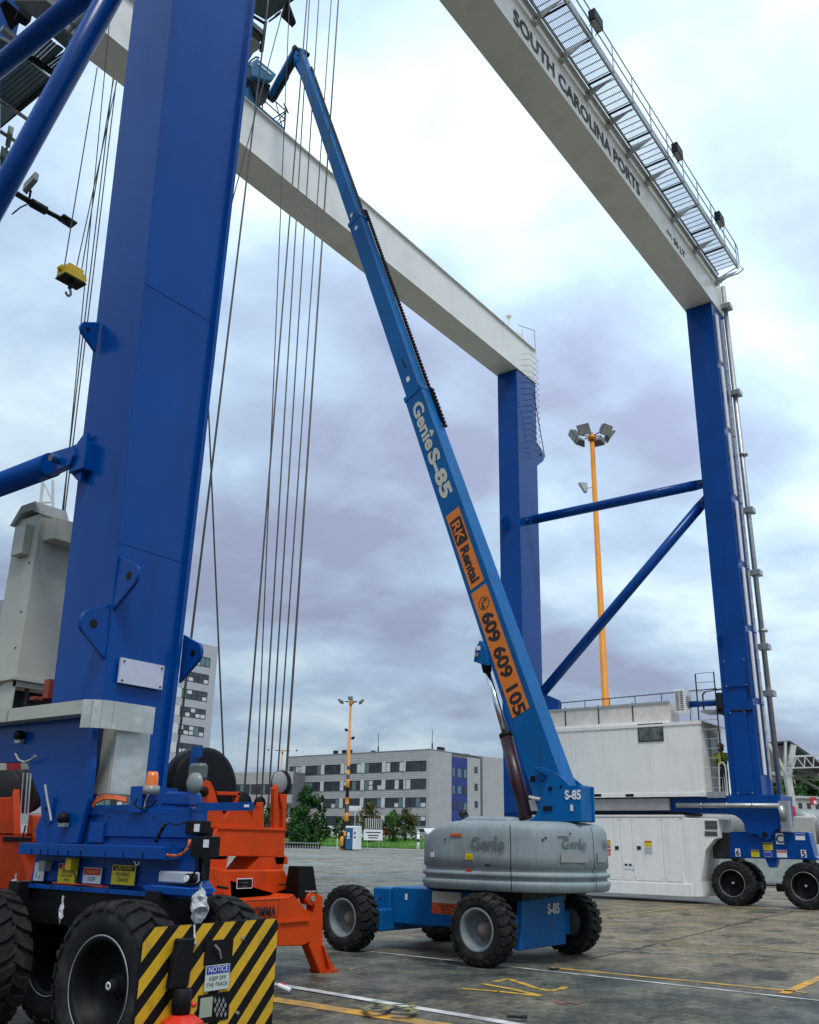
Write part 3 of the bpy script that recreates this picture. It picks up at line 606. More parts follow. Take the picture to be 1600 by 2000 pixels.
# notice board
nb = gp(729, 103.5); t = thing('notice_board', nb, 'white notice board with dark slats on posts right of the portable toilet', 'notice board')
for s in (-.62, .62): mb = MB(); mb.tube(nb+_w(s, 0, 0), nb+_w(s, 0, 3.1), .05, 6); mb.build('post', GALV, t)
mb = MB(); mb.obox(nb+_w(0, -.05, 1.5), (_w(1, 0, 0), Z_, _w(0, 1, 0)), (1.02, .55, .04)); mb.build('panel', PWHITE, t)
for i in range(9): mb = MB(); mb.obox(nb+_w(-.92+.23*i, -.05, 2.65), (_w(1, 0, 0), Z_, _w(0, 1, 0)), (.06, .5, .03)); mb.build('slat', DARK, t)
mb = MB(); mb.obox(nb+_w(0, -.02, 2.65), (_w(1, 0, 0), Z_, _w(0, 1, 0)), (1.0, .52, .015)); mb.build('back_panel', BLIND, t)
for i, (zz_, ww) in enumerate(((1.75, .8), (1.45, .6), (1.2, .5))): mb = MB(); mb.obox(nb+_w(0, -.10, zz_), (_w(1, 0, 0), Z_, _w(0, 1, 0)), (ww, .05, .006)); mb.build('printed_line', PBLK, t)
sg = gp(692, 114); mb = MB(); mb.obox(sg+Z_*4.4, (_w(1, 0, 0), Z_, _w(0, 1, 0)), (.75, .28, .05)); mb.tube(sg, sg+Z_*4.2, .05, 5)
tag(mb.build('road_sign', PWHITE), 'small white sign on a post above the portable toilet', 'sign')
# low fence along the lawn, left
ft = thing('low_rail_fence', kp(0, 2), 'low pale rail on short posts at the left of the lawn', 'fence')
a_, b_ = gp(555, 103), gp(625, 101.5)
mb = MB(); mb.obox((a_+b_)/2+Z_*.55, ((b_-a_), Z_, (b_-a_).cross(Z_)), ((b_-a_).length/2, .06, .05)); mb.build('rail', GALV, ft)
for i in range(15): p = a_+(b_-a_)*i/14; mb = MB(); mb.obox(p+Z_*.28, (X_, Y_, Z_), (.06, .06, .28)); mb.build('post', DARK, ft)
# parked cars and passer-by
def car(base, col, label, fwd, L=4.2):
    base = V(base)+Z_*.85; t = thing('parked_car', base, label, 'car', 'cars parked by the office building'); f = V(fwd).normalized(); s = f.cross(Z_)
    prof = [(-.5, .35), (-.5, .85), (-.42, .95), (-.3, 1.4), (.1, 1.42), (.27, .98), (.46, .85), (.5, .6), (.5, .35)]
    mb = MB(); mb.prism([base+f*x*L+Z_*z-s*.85 for x, z in prof], s*1.7); mb.build('body', col, t, bevel=.06)
    for sd in (-1, 1):
        mb = MB(); mb.prism([base+f*x*L+Z_*z+s*sd*.855 for x, z in ((-.37, .98), (-.27, 1.34), (.09, 1.35), (.21, .98))], s*sd*.012); mb.build('side_window', GLASSD, t)
        for x in (-.32, .31): mb = MB(); mb.tube(base+f*x*L+Z_*.33+s*sd*.6, base+f*x*L+Z_*.33+s*sd*.88, .33, 14); mb.tube(base+f*x*L+Z_*.33+s*sd*.87, base+f*x*L+Z_*.33+s*sd*.89, .2, 10, m=1); mb.build('wheel', [BPAINT, GALV], t)
    for sd in (-1, 1): mb = MB(); mb.obox(base+f*.5*L+Z_*.7+s*sd*.6, (f, s, Z_), (.03, .18, .08)); mb.build('headlight', PWHITE, t)
car(gp(640, 126), mat('white_car_paint', (0.6, .6, .62), .3), 'white car parked behind the conifer', _w(1, -.2, 0))
car(gp(838, 119), mat('white_car_paint', (0.6, .6, .62), .3), 'white car half hidden behind the grey engine cover', _w(.3, -1, 0))
car(gp(745, 131), mat('red_car_paint', (0.45, .02, .02), .35), 'red car seen between the young trees', _w(1, 0, 0))
wm = gp(817, 101); mb = MB(); mb.tube(wm, wm+Z_*1.7, .16, 8); mb.tube(wm+Z_*1.7, wm+Z_*1.95, .17, 8, .1); mb.tube(wm+Z_*.9, wm+Z_*1.2, .165, 8, m=1)
tag(mb.build('marker_post', [PWHITE, DARK]), 'white marker post at the left end of the grey engine cover', 'post')
# ================================================================== RIGHT HAND BACKGROUND
def hillh(d): return 45*(1-math.exp(-max(0, d-330)/120)) if d > 330 else 0
HILLM = mat('wooded_hill', (0.03, 0.07, 0.022), 0.9, var=0.4, scale=0.05, bump=0.5, bscale=.4)
mb = MB(); vs = []; nx, ny = 40, 8
for j in range(ny+1):
    for i in range(nx+1):
        px = 1380+i*20; d = 330+j*60; p = gp(px, d); hh = hillh(d)*(1+.05*math.sin(i*.7)+.03*math.sin(i*1.9+j))*sm(1380, 1460, px)
        vs.append((p.x, p.y, 1.0+hh))
mb.add(vs, [(j*(nx+1)+i, j*(nx+1)+i+1, (j+1)*(nx+1)+i+1, (j+1)*(nx+1)+i) for j in range(ny) for i in range(nx)], 0, True)
struct(mb.build('hillside', HILLM), 'wooded hillside beyond the port')
rr = random.Random(5)
hl = ['leftmost', 'second', 'third', 'fourth', 'fifth', 'sixth', 'seventh', 'eighth', 'ninth', 'tenth', 'eleventh', 'twelfth']
for i in range(12):
    px = 1520+i*8; d = [345, 420, 470, 380][i % 4]+rr.random()*20
    tree(gp(px, d)+Z_*(hillh(d)-3), 15+rr.random()*4, 17, 'bush', [LEAF[1], LEAF[0]] if i % 3 else [LEAF[2], LEAF[1]], 'green hillside tree, %s from the right hand crane leg' % hl[i], 500, 1.1, group='trees on the far hillside', seed=50+i)
def house(px, py_base, d, w, h, wall, roof, label, rh=2.5, nwin=3):
    b = gp(px, d); b.z = EYE+(at(px, py_base, D=1)-CAMP).z*(V((b.x, b.y, 0)).length/V((*(at(px, py_base, D=1)-CAMP).to_2d(), 0)).length)
    t = thing('hillside_house', b, label, 'house', 'houses on the far hillside'); r = _w(1, .25, 0).normalized(); f = Z_.cross(r)
    mb = MB(); mb.obox(b+f*5+Z_*(h/2-6), (r, f, Z_), (w/2, 5, h/2+6)); mb.build('wall', wall, t)
    mb = MB(); mb.prism([b+r*(-w/2-.5)+f*(-.5)+Z_*h, b+r*(-w/2-.5)+f*5+Z_*(h+rh), b+r*(-w/2-.5)+f*10.5+Z_*h], r*(w+1)); mb.build('roof', roof, t)
    for k in range(nwin): facade_win(t, b+r*(-w/2+w*(k+.3)/nwin)+Z_*h*.35-f*.03, r, -f, w/nwin*.4, h*.35, 1, rr, (0,), .06)
    return t
RR = mat('red_tile_roof', (0.45, 0.05, 0.07), .7); GW = mat('pale_render', (0.42, 0.41, 0.38), .8); RG = mat('grey_roof', (0.22, 0.21, 0.20), .7)
house(1536, 1530, 420, 9, 7, GW, RR, 'white house with red roof right beside the crane leg pipe', 3.5)
house(1548, 1541, 380, 9, 5, mat('ochre_render', (.33, .28, .2), .8), RG, 'ochre house with grey gable roof below the red roofed house', 3)
house(1524, 1527, 440, 8, 6, GW, RR, 'small red roofed house partly hidden by the pipe', 3)
house(1588, 1590, 230, 12, 3.6, GW, RG, 'long low grey shed in front of the green trees', .9, 5)
wr = gp(1598, 150); mb = MB(); mb.obox(wr+Z_*7.5, (_w(1, 0, 0), Z_, _w(0, 1, 0)), (.45, .6, .2)); mb.obox(wr+Z_*7.3+_w(.15, -.25, 0), (_w(1, 0, 0), Z_, _w(0, 1, 0)), (.22, .28, .03), 1); mb.tube(wr, wr+Z_*6.4, .12, 6, m=1)
tag(mb.build('red_sign', [PRED, PWHITE]), 'red and white sign board at the right edge', 'sign')
# white conveyor gantry at right edge
cb = gp(1556, 62); t = thing('conveyor_gantry', cb, 'white Y shaped steel post carrying a grey hopper and lattice bridge', 'loading gantry')
WST = mat('white_steel', (0.55, 0.56, 0.54), .5, stain=(.35, .33, .28), samt=.4)
def gpy(px, py, d): b = gp(px, d); a = at(px, py, D=1)-CAMP; return V((b.x, b.y, EYE+a.z*V((b.x, b.y, 0)).length/V((a.x, a.y, 0)).length))
def beam(mb, a, b, w, d, m=0, up=None):
    dd = (V(b)-V(a)); L_ = dd.length; dd.normalize(); u = up or (_w(0, 1, 0) if abs(dd.z) > .6 else Z_); s = dd.cross(u).normalized(); u = s.cross(dd); mb.obox((V(a)+V(b))/2, (dd, s, u), (L_/2, w/2, d/2), m)
mb = MB(); beam(mb, gpy(1561, 1592, 62)-Z_*2, gpy(1552, 1512, 62), .38, .38); mb.build('post', WST, t)
mb = MB(); beam(mb, gpy(1552, 1513, 62), gpy(1521, 1452, 62), .2, .25); beam(mb, gpy(1549, 1508, 62), gpy(1527, 1458, 62), .12, .12); beam(mb, gpy(1549, 1505, 62), gpy(1556, 1448, 62), .16, .16); beam(mb, gpy(1555, 1512, 62), gpy(1571, 1455, 62), .35, .3); mb.build('strut', WST, t)
HG = mat('hopper_grey', (.30, .29, .27), .6)
mb = MB(); q0, q1, q2, q3 = gpy(1521, 1449, 62), gpy(1566, 1446, 62), gpy(1604, 1474, 62), gpy(1640, 1500, 62); bk = _w(0, 4, .0)
mb.prism([q0, q1, q1-Z_*.12, q0-Z_*.12], bk); mb.prism([q1, q3, q3-Z_*.2, q1-Z_*.2], bk); mb.build('roof', mat('dark_sheet_roof', (.05, .05, .06), .5), t)
mb = MB(); a, b, c_, d_ = gpy(1526, 1456, 62.6), gpy(1566, 1454, 62.6), gpy(1563, 1478, 62.6), gpy(1545, 1504, 62.6); mb.prism([a, b, c_, d_], _w(0, 2.4, 0)); mb.build('hopper', HG, t)
mb = MB(); P = [(1560, 1478), (1575, 1478), (1592, 1477), (1610, 1477), (1630, 1476)]; Q = [(1566, 1499), (1588, 1499), (1606, 1498), (1626, 1498), (1645, 1498)]
for dd in (61.5, 63.5):
    beam(mb, gpy(1559, 1478, dd), gpy(1640, 1474, dd), .1, .12); beam(mb, gpy(1551, 1500, dd), gpy(1640, 1498, dd), .08, .08)
    for (a, b), (c_, _) in zip(zip(P, Q), zip(P[1:], Q[1:])): beam(mb, gpy(*a, dd), gpy(*b, dd), .06, .06); beam(mb, gpy(*b, dd), gpy(*c_, dd), .06, .06)
mb.build('lattice_bridge', WST, t)
mb = MB()
for k in range(34):
    a = (1564+rr.random()*50, 1499+rr.random()*24); b = (a[0]+rr.uniform(-6, 14), a[1]+rr.uniform(-8, 8)); beam(mb, gpy(*a, 64), gpy(*b, 64), .06, .06)
for dy in (0, 8, 16): beam(mb, gpy(1562, 1505+dy, 64), gpy(1640, 1503+dy*1.3, 64), .09, .09)
beam(mb, gpy(1566, 1514, 63.8), gpy(1625, 1548, 63.8), .14, .14); mb.build('service_pipework', mat('dull_pipework', (.25, .24, .22), .6), t)
# silver tanks and plant parked behind the far bogie
def tank(c, r, l, ax, label):
    t = thing('silver_tank', G(c.x, c.y), label, 'tank', 'silver tanks behind the far wheels'); mb = MB(); ax = V(ax).normalized()
    mb.lathe([(0, -l/2-r*.25), (r*.7, -l/2-r*.15), (r, -l/2), (r, l/2), (r*.7, l/2+r*.15), (0, l/2+r*.25)], c, ax, 20); mb.build('shell', mat('dull_silver_sheet', (.30, .31, .30), .5, metal=.4, stain=(.18, .17, .15), samt=.5), t)
    for s in (-.33, 0, .33): mb = MB(); mb.lathe([(r*1.001, -.05), (r*1.03, -.05), (r*1.03, .05), (r*1.001, .05)], c+ax*l*s, ax, 20); mb.build('band', GALV, t)
    mb = MB()
    for s in (-.3, .3): mb.box(c.x+ax.x*l*s-.3, c.y+ax.y*l*s-.3, G(c.x, c.y).z, c.x+ax.x*l*s+.3, c.y+ax.y*l*s+.3, c.z-r*.9)
    mb.build('support', DARK, t)
p = gpy(1415, 1610, 52); tank(p, 1.15, 5, _w(1, .1, 0), 'silver drum left of the leg above the wheel marked 6')
p = gpy(1598, 1615, 56); tank(p, .95, 3.4, _w(1, .6, 0), 'silver drum at the right edge above the wheel marked 5')
p = gpy(1412, 1678, 47); mb = MB(); mb.obox(p+V((0, 0, -.2)), (_w(1, 0, 0), _w(0, 1, 0), Z_), (1.3, .8, .9)); tag(mb.build('grey_plant_box', mat('pale_green_grey', (.30, .34, .33), .5), bevel=.03), 'pale grey machine housing behind the wheel marked 6', 'machine')
p = gpy(1503, 1692, 47); mb = MB(); mb.obox(p+V((0, 0, 0)), (_w(1, 0, 0), _w(0, 1, 0), Z_), (1.2, .8, .75)); tag(mb.build('grey_plant_box', mat('pale_green_grey', (.30, .34, .33), .5), bevel=.03), 'pale grey machine housing between the two far wheels', 'machine')
p = gpy(1549, 1585, 48); mb = MB(); mb.obox(p, (_w(1, 0, 0), _w(0, 1, 0), Z_), (.22, .2, .25)); tag(mb.build('red_marker_box', PRED, bevel=.02), 'small red box beside the white post', 'marker')
p = gpy(1560, 1622, 49); mb = MB(); mb.obox(p, (_w(1, 0, 0), _w(0, 1, 0), Z_), (.7, .6, .7)); tag(mb.build('white_tank_box', mat('dirty_white_plastic', (.36, .37, .34), .5), bevel=.08), 'dirty white container behind the sign marked C', 'container')
# white lattice mast at the left edge
t = thing('lattice_mast', gp(-30, 70), 'white lattice mast with an orange hook at the left edge', 'lattice mast')
mb = MB(); beam(mb, gpy(-8, 920, 60), gpy(40, 1195, 60), .16, .16); beam(mb, gpy(-30, 920, 60), gpy(-10, 1195, 60), .16, .16)
for k in range(6): beam(mb, gpy(-30+k*4, 920+k*45, 60), gpy(0+k*8, 965+k*45, 60), .1, .1); beam(mb, gpy(-26+k*4, 965+k*45, 60), gpy(0+k*8, 965+k*45, 60), .1, .1)
beam(mb, gpy(-10, 1195, 60), gpy(-10, 1640, 60), .3, .3); beam(mb, gpy(-10, 1195, 60), gpy(45, 1195, 60), .2, .2)
mb.build('lattice', WST, t)
mb = MB(); mb.obox(gpy(6, 1028, 59.5), (_w(1, 0, 0), _w(0, 1, 0), Z_), (.35, .3, .3)); mb.obox(gpy(2, 1045, 59.5), (_w(1, 0, 0), _w(0, 1, 0), Z_), (.15, .2, .35)); mb.build('hook', mat('dull_orange', (.5, .14, .03), .5), t, bevel=.08)
# ================================================================== WHEELS
def tyre(R, w, rr, n, lug, c=(0, 0, 0)):      # axis along X, centred at c
    mb = MB(); c = V(c); R0 = R-lug
    mb.lathe([(rr, -w*.40), (rr+.02, -w*.47), (rr+(R0-rr)*.5, -w*.52), (R0-.03, -w*.49), (R0, -w*.40), (R0, w*.40), (R0-.03, w*.49), (rr+(R0-rr)*.5, w*.52), (rr+.02, w*.47), (rr, w*.40)], c, X_, 48)
    def P(x, a, r): return c+V((x, math.cos(a)*r, math.sin(a)*r))
    da = 2*math.pi/n
    for i in range(n):
        for s, o in ((-1, 0), (1, .5)):
            a = da*(i+o); wd_ = da*.30
            sec = []
            for (fx_, sk, rt_, rb_, ww) in ((-.02, 0, R, R0-.01, .8), (.22, .30, R, R0-.01, 1.0), (.46, .42, R-.012, R0-.01, 1.25), (.53, .42, R-lug*1.6, R0-lug*1.3, 1.25)):
                a1 = a+da*sk; x = s*w*fx_; sec.append([P(x, a1-wd_*ww, rb_), P(x, a1-wd_*ww*.86, rt_), P(x, a1+wd_*ww*.86, rt_), P(x, a1+wd_*ww, rb_)])
            for q0, q1 in zip(sec[:-1], sec[1:]): mb.hexa(q0, q1)
    return mb
def rim(R, w, col2hub, c=(0, 0, 0), side=-1, deep=.5):
    mb = MB(); c = V(c); s = side*w
    mb.lathe([(R+.012, s*.44), (R+.012, s*.48), (R-.02, s*.48), (R-.045, s*.40), (R-.055, s*(.48-deep*.75)), (R*.62, s*(.48-deep)), (R*.40, s*(.48-deep)), (0, s*(.48-deep))], c, X_, 32, m=0)
    return mb
def hub(R, w, c=(0, 0, 0), side=-1, deep=.5):
    mb = MB(); c = V(c); s = side*w; b = s*(.48-deep)
    mb.lathe([(R*.40, b), (R*.38, b+side*.05), (R*.30, b+side*.06), (R*.27, b+side*.10), (R*.20, b+side*.13), (0, b+side*.135)], c, X_, 20)
    for k in range(10):
        a = k*math.pi/5; p = c+V((b, math.cos(a)*R*.5, math.sin(a)*R*.5)); mb.tube(p, p+X_*side*.03, .013, 6)
    return mb
# ================================================================== GANTRY CRANE
CR = thing('gantry_crane', (20, 14, 0), 'huge blue and white rubber tyred gantry crane straddling the yard', 'gantry crane')
def leg(x0b, x1b, x0t, x1t, y0, y1, zb, zt):
    mb = MB(); mb.hexa([(x0b, y0, zb), (x1b, y0, zb), (x1b, y1, zb), (x0b, y1, zb)], [(x0t, y0, zt), (x1t, y0, zt), (x1t, y1, zt), (x0t, y1, zt)]); return mb.build('leg', BLUE, CR, bevel=.012)
L1 = leg(6.43, 7.35, 5.78, 7.66, 9.19, 10.23, 2.25, 22.68); L1['label'] = 'nearest crane leg'
L4 = leg(6.43, 7.42, 5.78, 7.86, 18.22, 19.26, 2.25, 22.48)
L2 = leg(32.4, 33.75, 32.4, 33.95, 9.19, 10.23, 3.0, 22.68); L2['label'] = 'right hand crane leg with cable pipe'
L3 = leg(32.4, 33.95, 32.4, 34.2, 18.22, 19.24, 2.2, 22.48)
# edge flange and weld seam of the near leg
mb = MB(); mb.hexa([(7.33, 9.12, 2.3), (7.39, 9.12, 2.3), (7.39, 9.25, 2.3), (7.33, 9.25, 2.3)], [(7.64, 9.12, 22.6), (7.70, 9.12, 22.6), (7.70, 9.25, 22.6), (7.64, 9.25, 22.6)]); mb.build('edge_flange', BLUE, L1)
mb = MB(); mb.box(6.23, 9.184, 8.86, 7.42, 9.19, 8.872); mb.box(6.0, 9.184, 15.6, 7.5, 9.19, 15.612); mb.box(6.36, 9.184, 5.2, 7.36, 9.19, 5.212); mb.build('weld_seam', BLUE, L1)
def girder(y0, y1, z0, z1, x0, x1):
    mb = MB(); mb.box(x0, y0, z0+.03, x1, y1, z1-.03); g = mb.build('girder', WHITE, CR)
    mb = MB(); mb.box(x0-.03, y0-.05, z0, x1+.03, y1+.05, z0+.03); mb.build('bottom_flange', WHITE, g)
    mb = MB(); mb.box(x0-.03, y0-.09, z1-.03, x1+.03, y1+.09, z1); mb.build('top_flange', WHITE, g)
    for x in [x0+4.1*k for k in range(1, int((x1-x0)/4.1)+1)]: mb = MB(); mb.box(x, y0-.004, z0+.03, x+.012, y0, z1-.03); mb.build('weld_seam', WHITE, g)
    return g
GF = girder(9.19, 10.25, 22.70, 24.45, 2.5, 33.95); GF['label'] = 'front girder with lettering'
GB = girder(18.22, 19.28, 22.50, 24.30, 2.5, 34.2); GB['label'] = 'rear girder'
mb = MB(); mb.box(33.2, 18.6, 24.3, 33.9, 19.1, 25.0); mb.tube((33.2, 18.3, 24.3), (33.2, 18.3, 25.0), .03, 6); mb.tube((32.0, 18.35, 24.3), (32.0, 18.35, 25.1), .04, 6); mb.tube((32.0, 18.35, 25.05), (32.0, 18.35, 25.15), .14, 8); mb.build('girder_end_fitting', WHITE, GB)
mb = MB(); mb.path([(32.6, 18.2, 24.9), (34.2, 18.2, 25.4), (34.3, 18.2, 24.1), (34.2, 18.15, 23.9)], .02, 5); mb.build('end_rail', GALV, GB)
# lettering on the girder web
a, b = at(1003, 30, Y=9.18), at(1250, 372, Y=9.18)
mb = MB(); vs, _ = textmesh('SOUTH CAROLINA PORTS', .72, 'LEFT', .022, 0); wdt = max(p[0] for p in vs)
mb.text('SOUTH CAROLINA PORTS', .72, (a.x, 9.178, 23.05), X_, Z_, 0, .002, 'LEFT', .022, xs=(b.x-a.x)/wdt); o = mb.build('lettering', PBLK, GF); o['label'] = 'black SOUTH CAROLINA PORTS lettering'
a, b = at(1303, 452, Y=9.18), at(1342, 497, Y=9.18)
mb = MB(); mb.text('RWL', .24, (a.x, 9.178, 23.12), X_, Z_, 0, .002, 'LEFT', .008); vs, _ = textmesh('RWL', .24, 'LEFT', .008, 0)
x_ = a.x+max(p[0] for p in vs)+.15; mb.text('50 LT', .40, (x_, 9.178, 23.06), X_, Z_, 0, .002, 'LEFT', .012, xs=max(.8, (b.x-x_)/1.15)); o = mb.build('lettering', PBLK, GF); o['label'] = 'small RWL 50 LT lettering'
# walkway on the outer side of the front girder
wk = MB(); wk.box(11, 8.18, 24.30, 33.2, 8.24, 24.42); wk.box(11, 8.98, 24.30, 33.2, 9.03, 24.42); WK = wk.build('walkway_frame', GALV, CR)
mb = MB(); mb.tube((11, 9.08, 24.20), (33.1, 9.08, 24.20), .06, 10); mb.build('conduit_pipe', GALV, WK)
x = 12.0; k = 0
gm = None
while x < 33.0:
    x1 = min(x+1.42, 33.15)
    if gm is None or x1-x < 1.4:
        mb = MB()
        for i in range(17): mb.box(0, 8.26+.044*i, 24.36, x1-x, 8.262+.044*i+.008, 24.385)
        for i in range(6): mb.box((x1-x)*i/5-.012, 8.24, 24.365, (x1-x)*i/5+.012, 8.98, 24.395)
        g = mb.build('grating', [GALV, mat('grating_bearer_sheet', (0.26, .29, .31), .5, metal=.5)], WK, origin=(0, 0, 0)); g.location = V((x, 0, 0))-ORG[WK]; gm = gm or g
    else:
        g = gm.copy(); COL.objects.link(g); g.location = V((x, 0, 0))-ORG[WK]
    mb = MB(); mb.box(x-.05, 8.22, 24.28, x-.02, 9.0, 24.36); mb.build('cross_member', DARK, WK)
    x += 1.5
for xp in [1040, 1092, 1142, 1182, 1221, 1259, 1309, 1352, 1395]:
    p = at(xp, 40 if xp == 1040 else {1092: 105, 1142: 174, 1182: 229, 1221: 284, 1259: 339, 1309: 409, 1352: 471, 1395: 532}[xp], Y=9.19)
    mb = MB(); mb.prism([(p.x, 9.18, 24.28), (p.x, 8.25, 24.28), (p.x, 9.02, 23.98), (p.x, 9.18, 23.98)], (.03, 0, 0)); mb.box(p.x-.06, 9.06, 23.95, p.x+.1, 9.19, 24.05); mb.build('bracket', GALV, WK)
for z in (24.95, 25.45): mb = MB(); mb.tube((11, 8.16, z), (33.1, 8.16, z), .022, 6); mb.build('handrail', GALV, WK)
mb = MB(); mb.box(11, 8.15, 24.42, 33.1, 8.17, 24.54); mb.build('toe_board', GALV, WK)
for k in range(15): mb = MB(); mb.tube((12+1.5*k, 8.16, 24.35), (12+1.5*k, 8.16, 25.46), .022, 6); mb.build('rail_post', GALV, WK)
mb = MB(); mb.path([(33.1, 8.16, 25.45), (33.3, 8.16, 25.3), (33.3, 8.16, 24.5), (33.3, 9.2, 24.2)], .025, 6); mb.path([(33.3, 8.16, 24.5), (33.3, 8.0, 24.3), (33.2, 8.2, 24.1), (33.1, 9.1, 24.0)], .03, 6); mb.build('end_rail', GALV, WK)
for xx in (at(1165, 90, Y=8.0).x, at(1325, 333, Y=8.0).x, at(1408, 465, Y=8.0).x):
    mb = MB(); mb.box(xx-.28, 7.86, 24.62, xx+.28, 8.08, 25.02); mb.tube((xx-.2, 8.1, 24.5), (xx-.2, 7.9, 24.7), .02, 5); mb.tube((xx+.2, 8.1, 24.5), (xx+.2, 7.9, 24.7), .02, 5); f = mb.build('floodlight', BPAINT, WK, bevel=.02)
    mb = MB(); mb.box(xx-.24, 7.88, 24.60, xx+.24, 8.06, 24.62); mb.build('lens', mat('lamp_lens_glass', (0.42, 0.43, 0.41), .2), f)
# vertical cable pipe, ladder and trays on the right leg
def lx(z): return 33.83+.005*(z-3)
mb = MB(); mb.tube((33.86, 9.0, 2.4), (33.95, 9.08, 24.2), .10, 12); PP = mb.build('cable_pipe', GALV, L2)
for py in (628, 770, 975, 1090, 1232, 1325): p = at(1440, py, Y=9.0); mb = MB(); mb.box(33.72, 8.82, p.z-.10, 34.14, 9.19, p.z+.10); mb.build('pipe_clamp', GALV, L2)
for py in (875, 1200): p = at(1440, py, Y=9.0); mb = MB(); mb.tube((33.95, 9.0, p.z-.04), (33.95, 9.0, p.z+.04), .17, 12); mb.build('pipe_flange', GALV, L2)
zz = [22.3, 19.9, 17.0, 14.2, 11.6, 9.2, 6.6, 4.0]
for z1, z0 in zip(zz[:-1], zz[1:]):
    mb = MB(); mb.box(32.62, 9.10, z0+.18, 32.86, 9.14, z1-.05); mb.build('cable_tray', PWHITE, L2)
    mb = MB(); mb.box(33.30, 9.08, z0+.05, 33.36, 9.14, z1-.02); mb.build('ladder_rail', PCREAM, L2)
for k in range(36): z = 4.2+k*.5; mb = MB(); mb.tube((32.95, 9.05, z), (33.3, 9.05, z), .014, 5); mb.build('ladder_rung', GALV, L2)
# raised hatch panels on the right leg
for (px0, py0, px1, py1) in ((1412, 1290, 1462, 1340), (1424, 1390, 1474, 1552)):
    a, b = at(px0, py0, X=32.38), at(px1, py1, X=32.38); mb = MB(); mb.box(32.35, b.y, b.z, 32.40, a.y, a.z); h = mb.build('hatch_panel', BLUE, L2, bevel=.01)
    for (yy, zz_) in ((a.y-.05, a.z-.05), (b.y+.05, a.z-.05), (a.y-.05, b.z+.05), (b.y+.05, b.z+.05)): q = MB(); q.tube((32.35, yy, zz_), (32.33, yy, zz_), .025, 6); q.build('bolt', GALV, h)
mb = MB(); a, b = at(1457, 1308, X=32.36), at(1463, 1365, X=32.36); mb.tube(a, b, .02, 5); a, b = at(1428, 1389, X=32.36), at(1470, 1387, X=32.36); mb.tube(a, b, .035, 5); mb.build('hatch_bar', BPAINT, L2)
# gooseneck rungs on the rear leg
for k in range(17):
    z = 23.4-k*.30; mb = MB(); yb = 18.18
    mb.path([(32.75, yb, z), (32.9, yb-.38, z-.02), (33.75, yb-.38, z-.02), (33.95, yb, z)], .010, 5); mb.build('step_rung', GALV if k < 5 else BPAINT, L3)
mb = MB(); mb.tube((33.2, 17.80, 21.5), (34.2, 17.85, 18.6), .02, 5); mb.build('ladder_stay', BPAINT, L3)
def lug(name_par, p, e1, e2, th, s, m_=BLUE):     # rounded eye plate: e1 outward, e2 up
    mb = MB(); p = V(p); e1 = V(e1); e2 = V(e2); nn = e1.cross(e2)
    pts = [p-e2*s*1.0]+[p+e1*s*(.62+.42*math.cos(a))+e2*s*.42*math.sin(a) for a in [math.radians(x) for x in range(-60, 100, 20)]]+[p+e2*s*.75]
    mb.prism([q-nn*th/2 for q in pts], nn*th); o = mb.build('lifting_lug', m_, name_par, bevel=.006)
    h = MB(); c = p+e1*s*.62; h.tube(c-nn*(th/2+.004), c+nn*(th/2+.004), s*.13, 12); h.build('lug_hole', BPAINT, o); return o
lug(L1, at(190, 655, X=6.2), -X_, Z_, .05, .27)
lug(L1, at(357, 1280, Y=9.22)*1.0, -Y_, Z_, .05, .36)
lug(L1, (6.40, 9.20, 4.75), -Y_, Z_, .05, .40)
lug(L1, (6.42, 9.24, 4.15), -X_, Z_, .05, .42)
lug(L3, (34.1, 18.3, 19.0), X_, Z_, .06, .8); lug(L3, (32.45, 18.9, 15.1), -X_, Z_, .05, .5); lug(L2, (32.42, 10.1, 8.9), -X_, Z_, .05, .35)
pt_ = at(236, 1284, Y=9.14); pb_ = at(312, 1352, Y=9.14)
o = sign(L1, (pt_.x, 9.14, pt_.z), X_, pb_.x-pt_.x+.02, pt_.z-pb_.z-.03, [(0, 1, mat('sun_bleached_plate', (.52, .54, .66), .45, var=.08, scale=2))], [], .03, 'blank_plate')
for i in (0, 1):
    for j in (0, 1): q = MB(); c = V((pt_.x+.04+i*(pb_.x-pt_.x-.06), 9.12, pt_.z-.04-j*(pt_.z-pb_.z-.1))); q.tube(c, c-Y_*.012, .012, 6); q.build('bolt', DARK, o)
# braces
def brace(x, a, b, r, fork=True):
    a, b = V((x, *a)), V((x, *b)); d = (b-a).normalized(); mb = MB(); mb.tube(a+d*.45, b-d*.45, r, 18); o = mb.build('brace_tube', BLUE, CR)
    for p, s in ((a, 1), (b, -1)):
        q = MB(); u = d.cross(X_).normalized()
        q.prism([p-d*s*.05+u*r*.8+X_*.05, p-d*s*.12+X_*.05, p-d*s*.05-u*r*.8+X_*.05, p+d*s*.7-u*r*1.05+X_*.05, p+d*s*.7+u*r*1.05+X_*.05], -X_*.10); q.tube(p+d*s*.22-X_*r*.9, p+d*s*.22+X_*r*.9, .06, 10)
        f = q.build('brace_fork', BLUE, o, bevel=.008)
        h = MB(); h.tube(p+d*s*.22-X_*(r*.9+.01), p+d*s*.22-X_*(r*.9), .055, 10); h.build('pin', mat('bronze_pin', (.12, .09, .05), .5), f)
brace(6.15, (10.2, 6.52), (18.25, 6.52), .17)
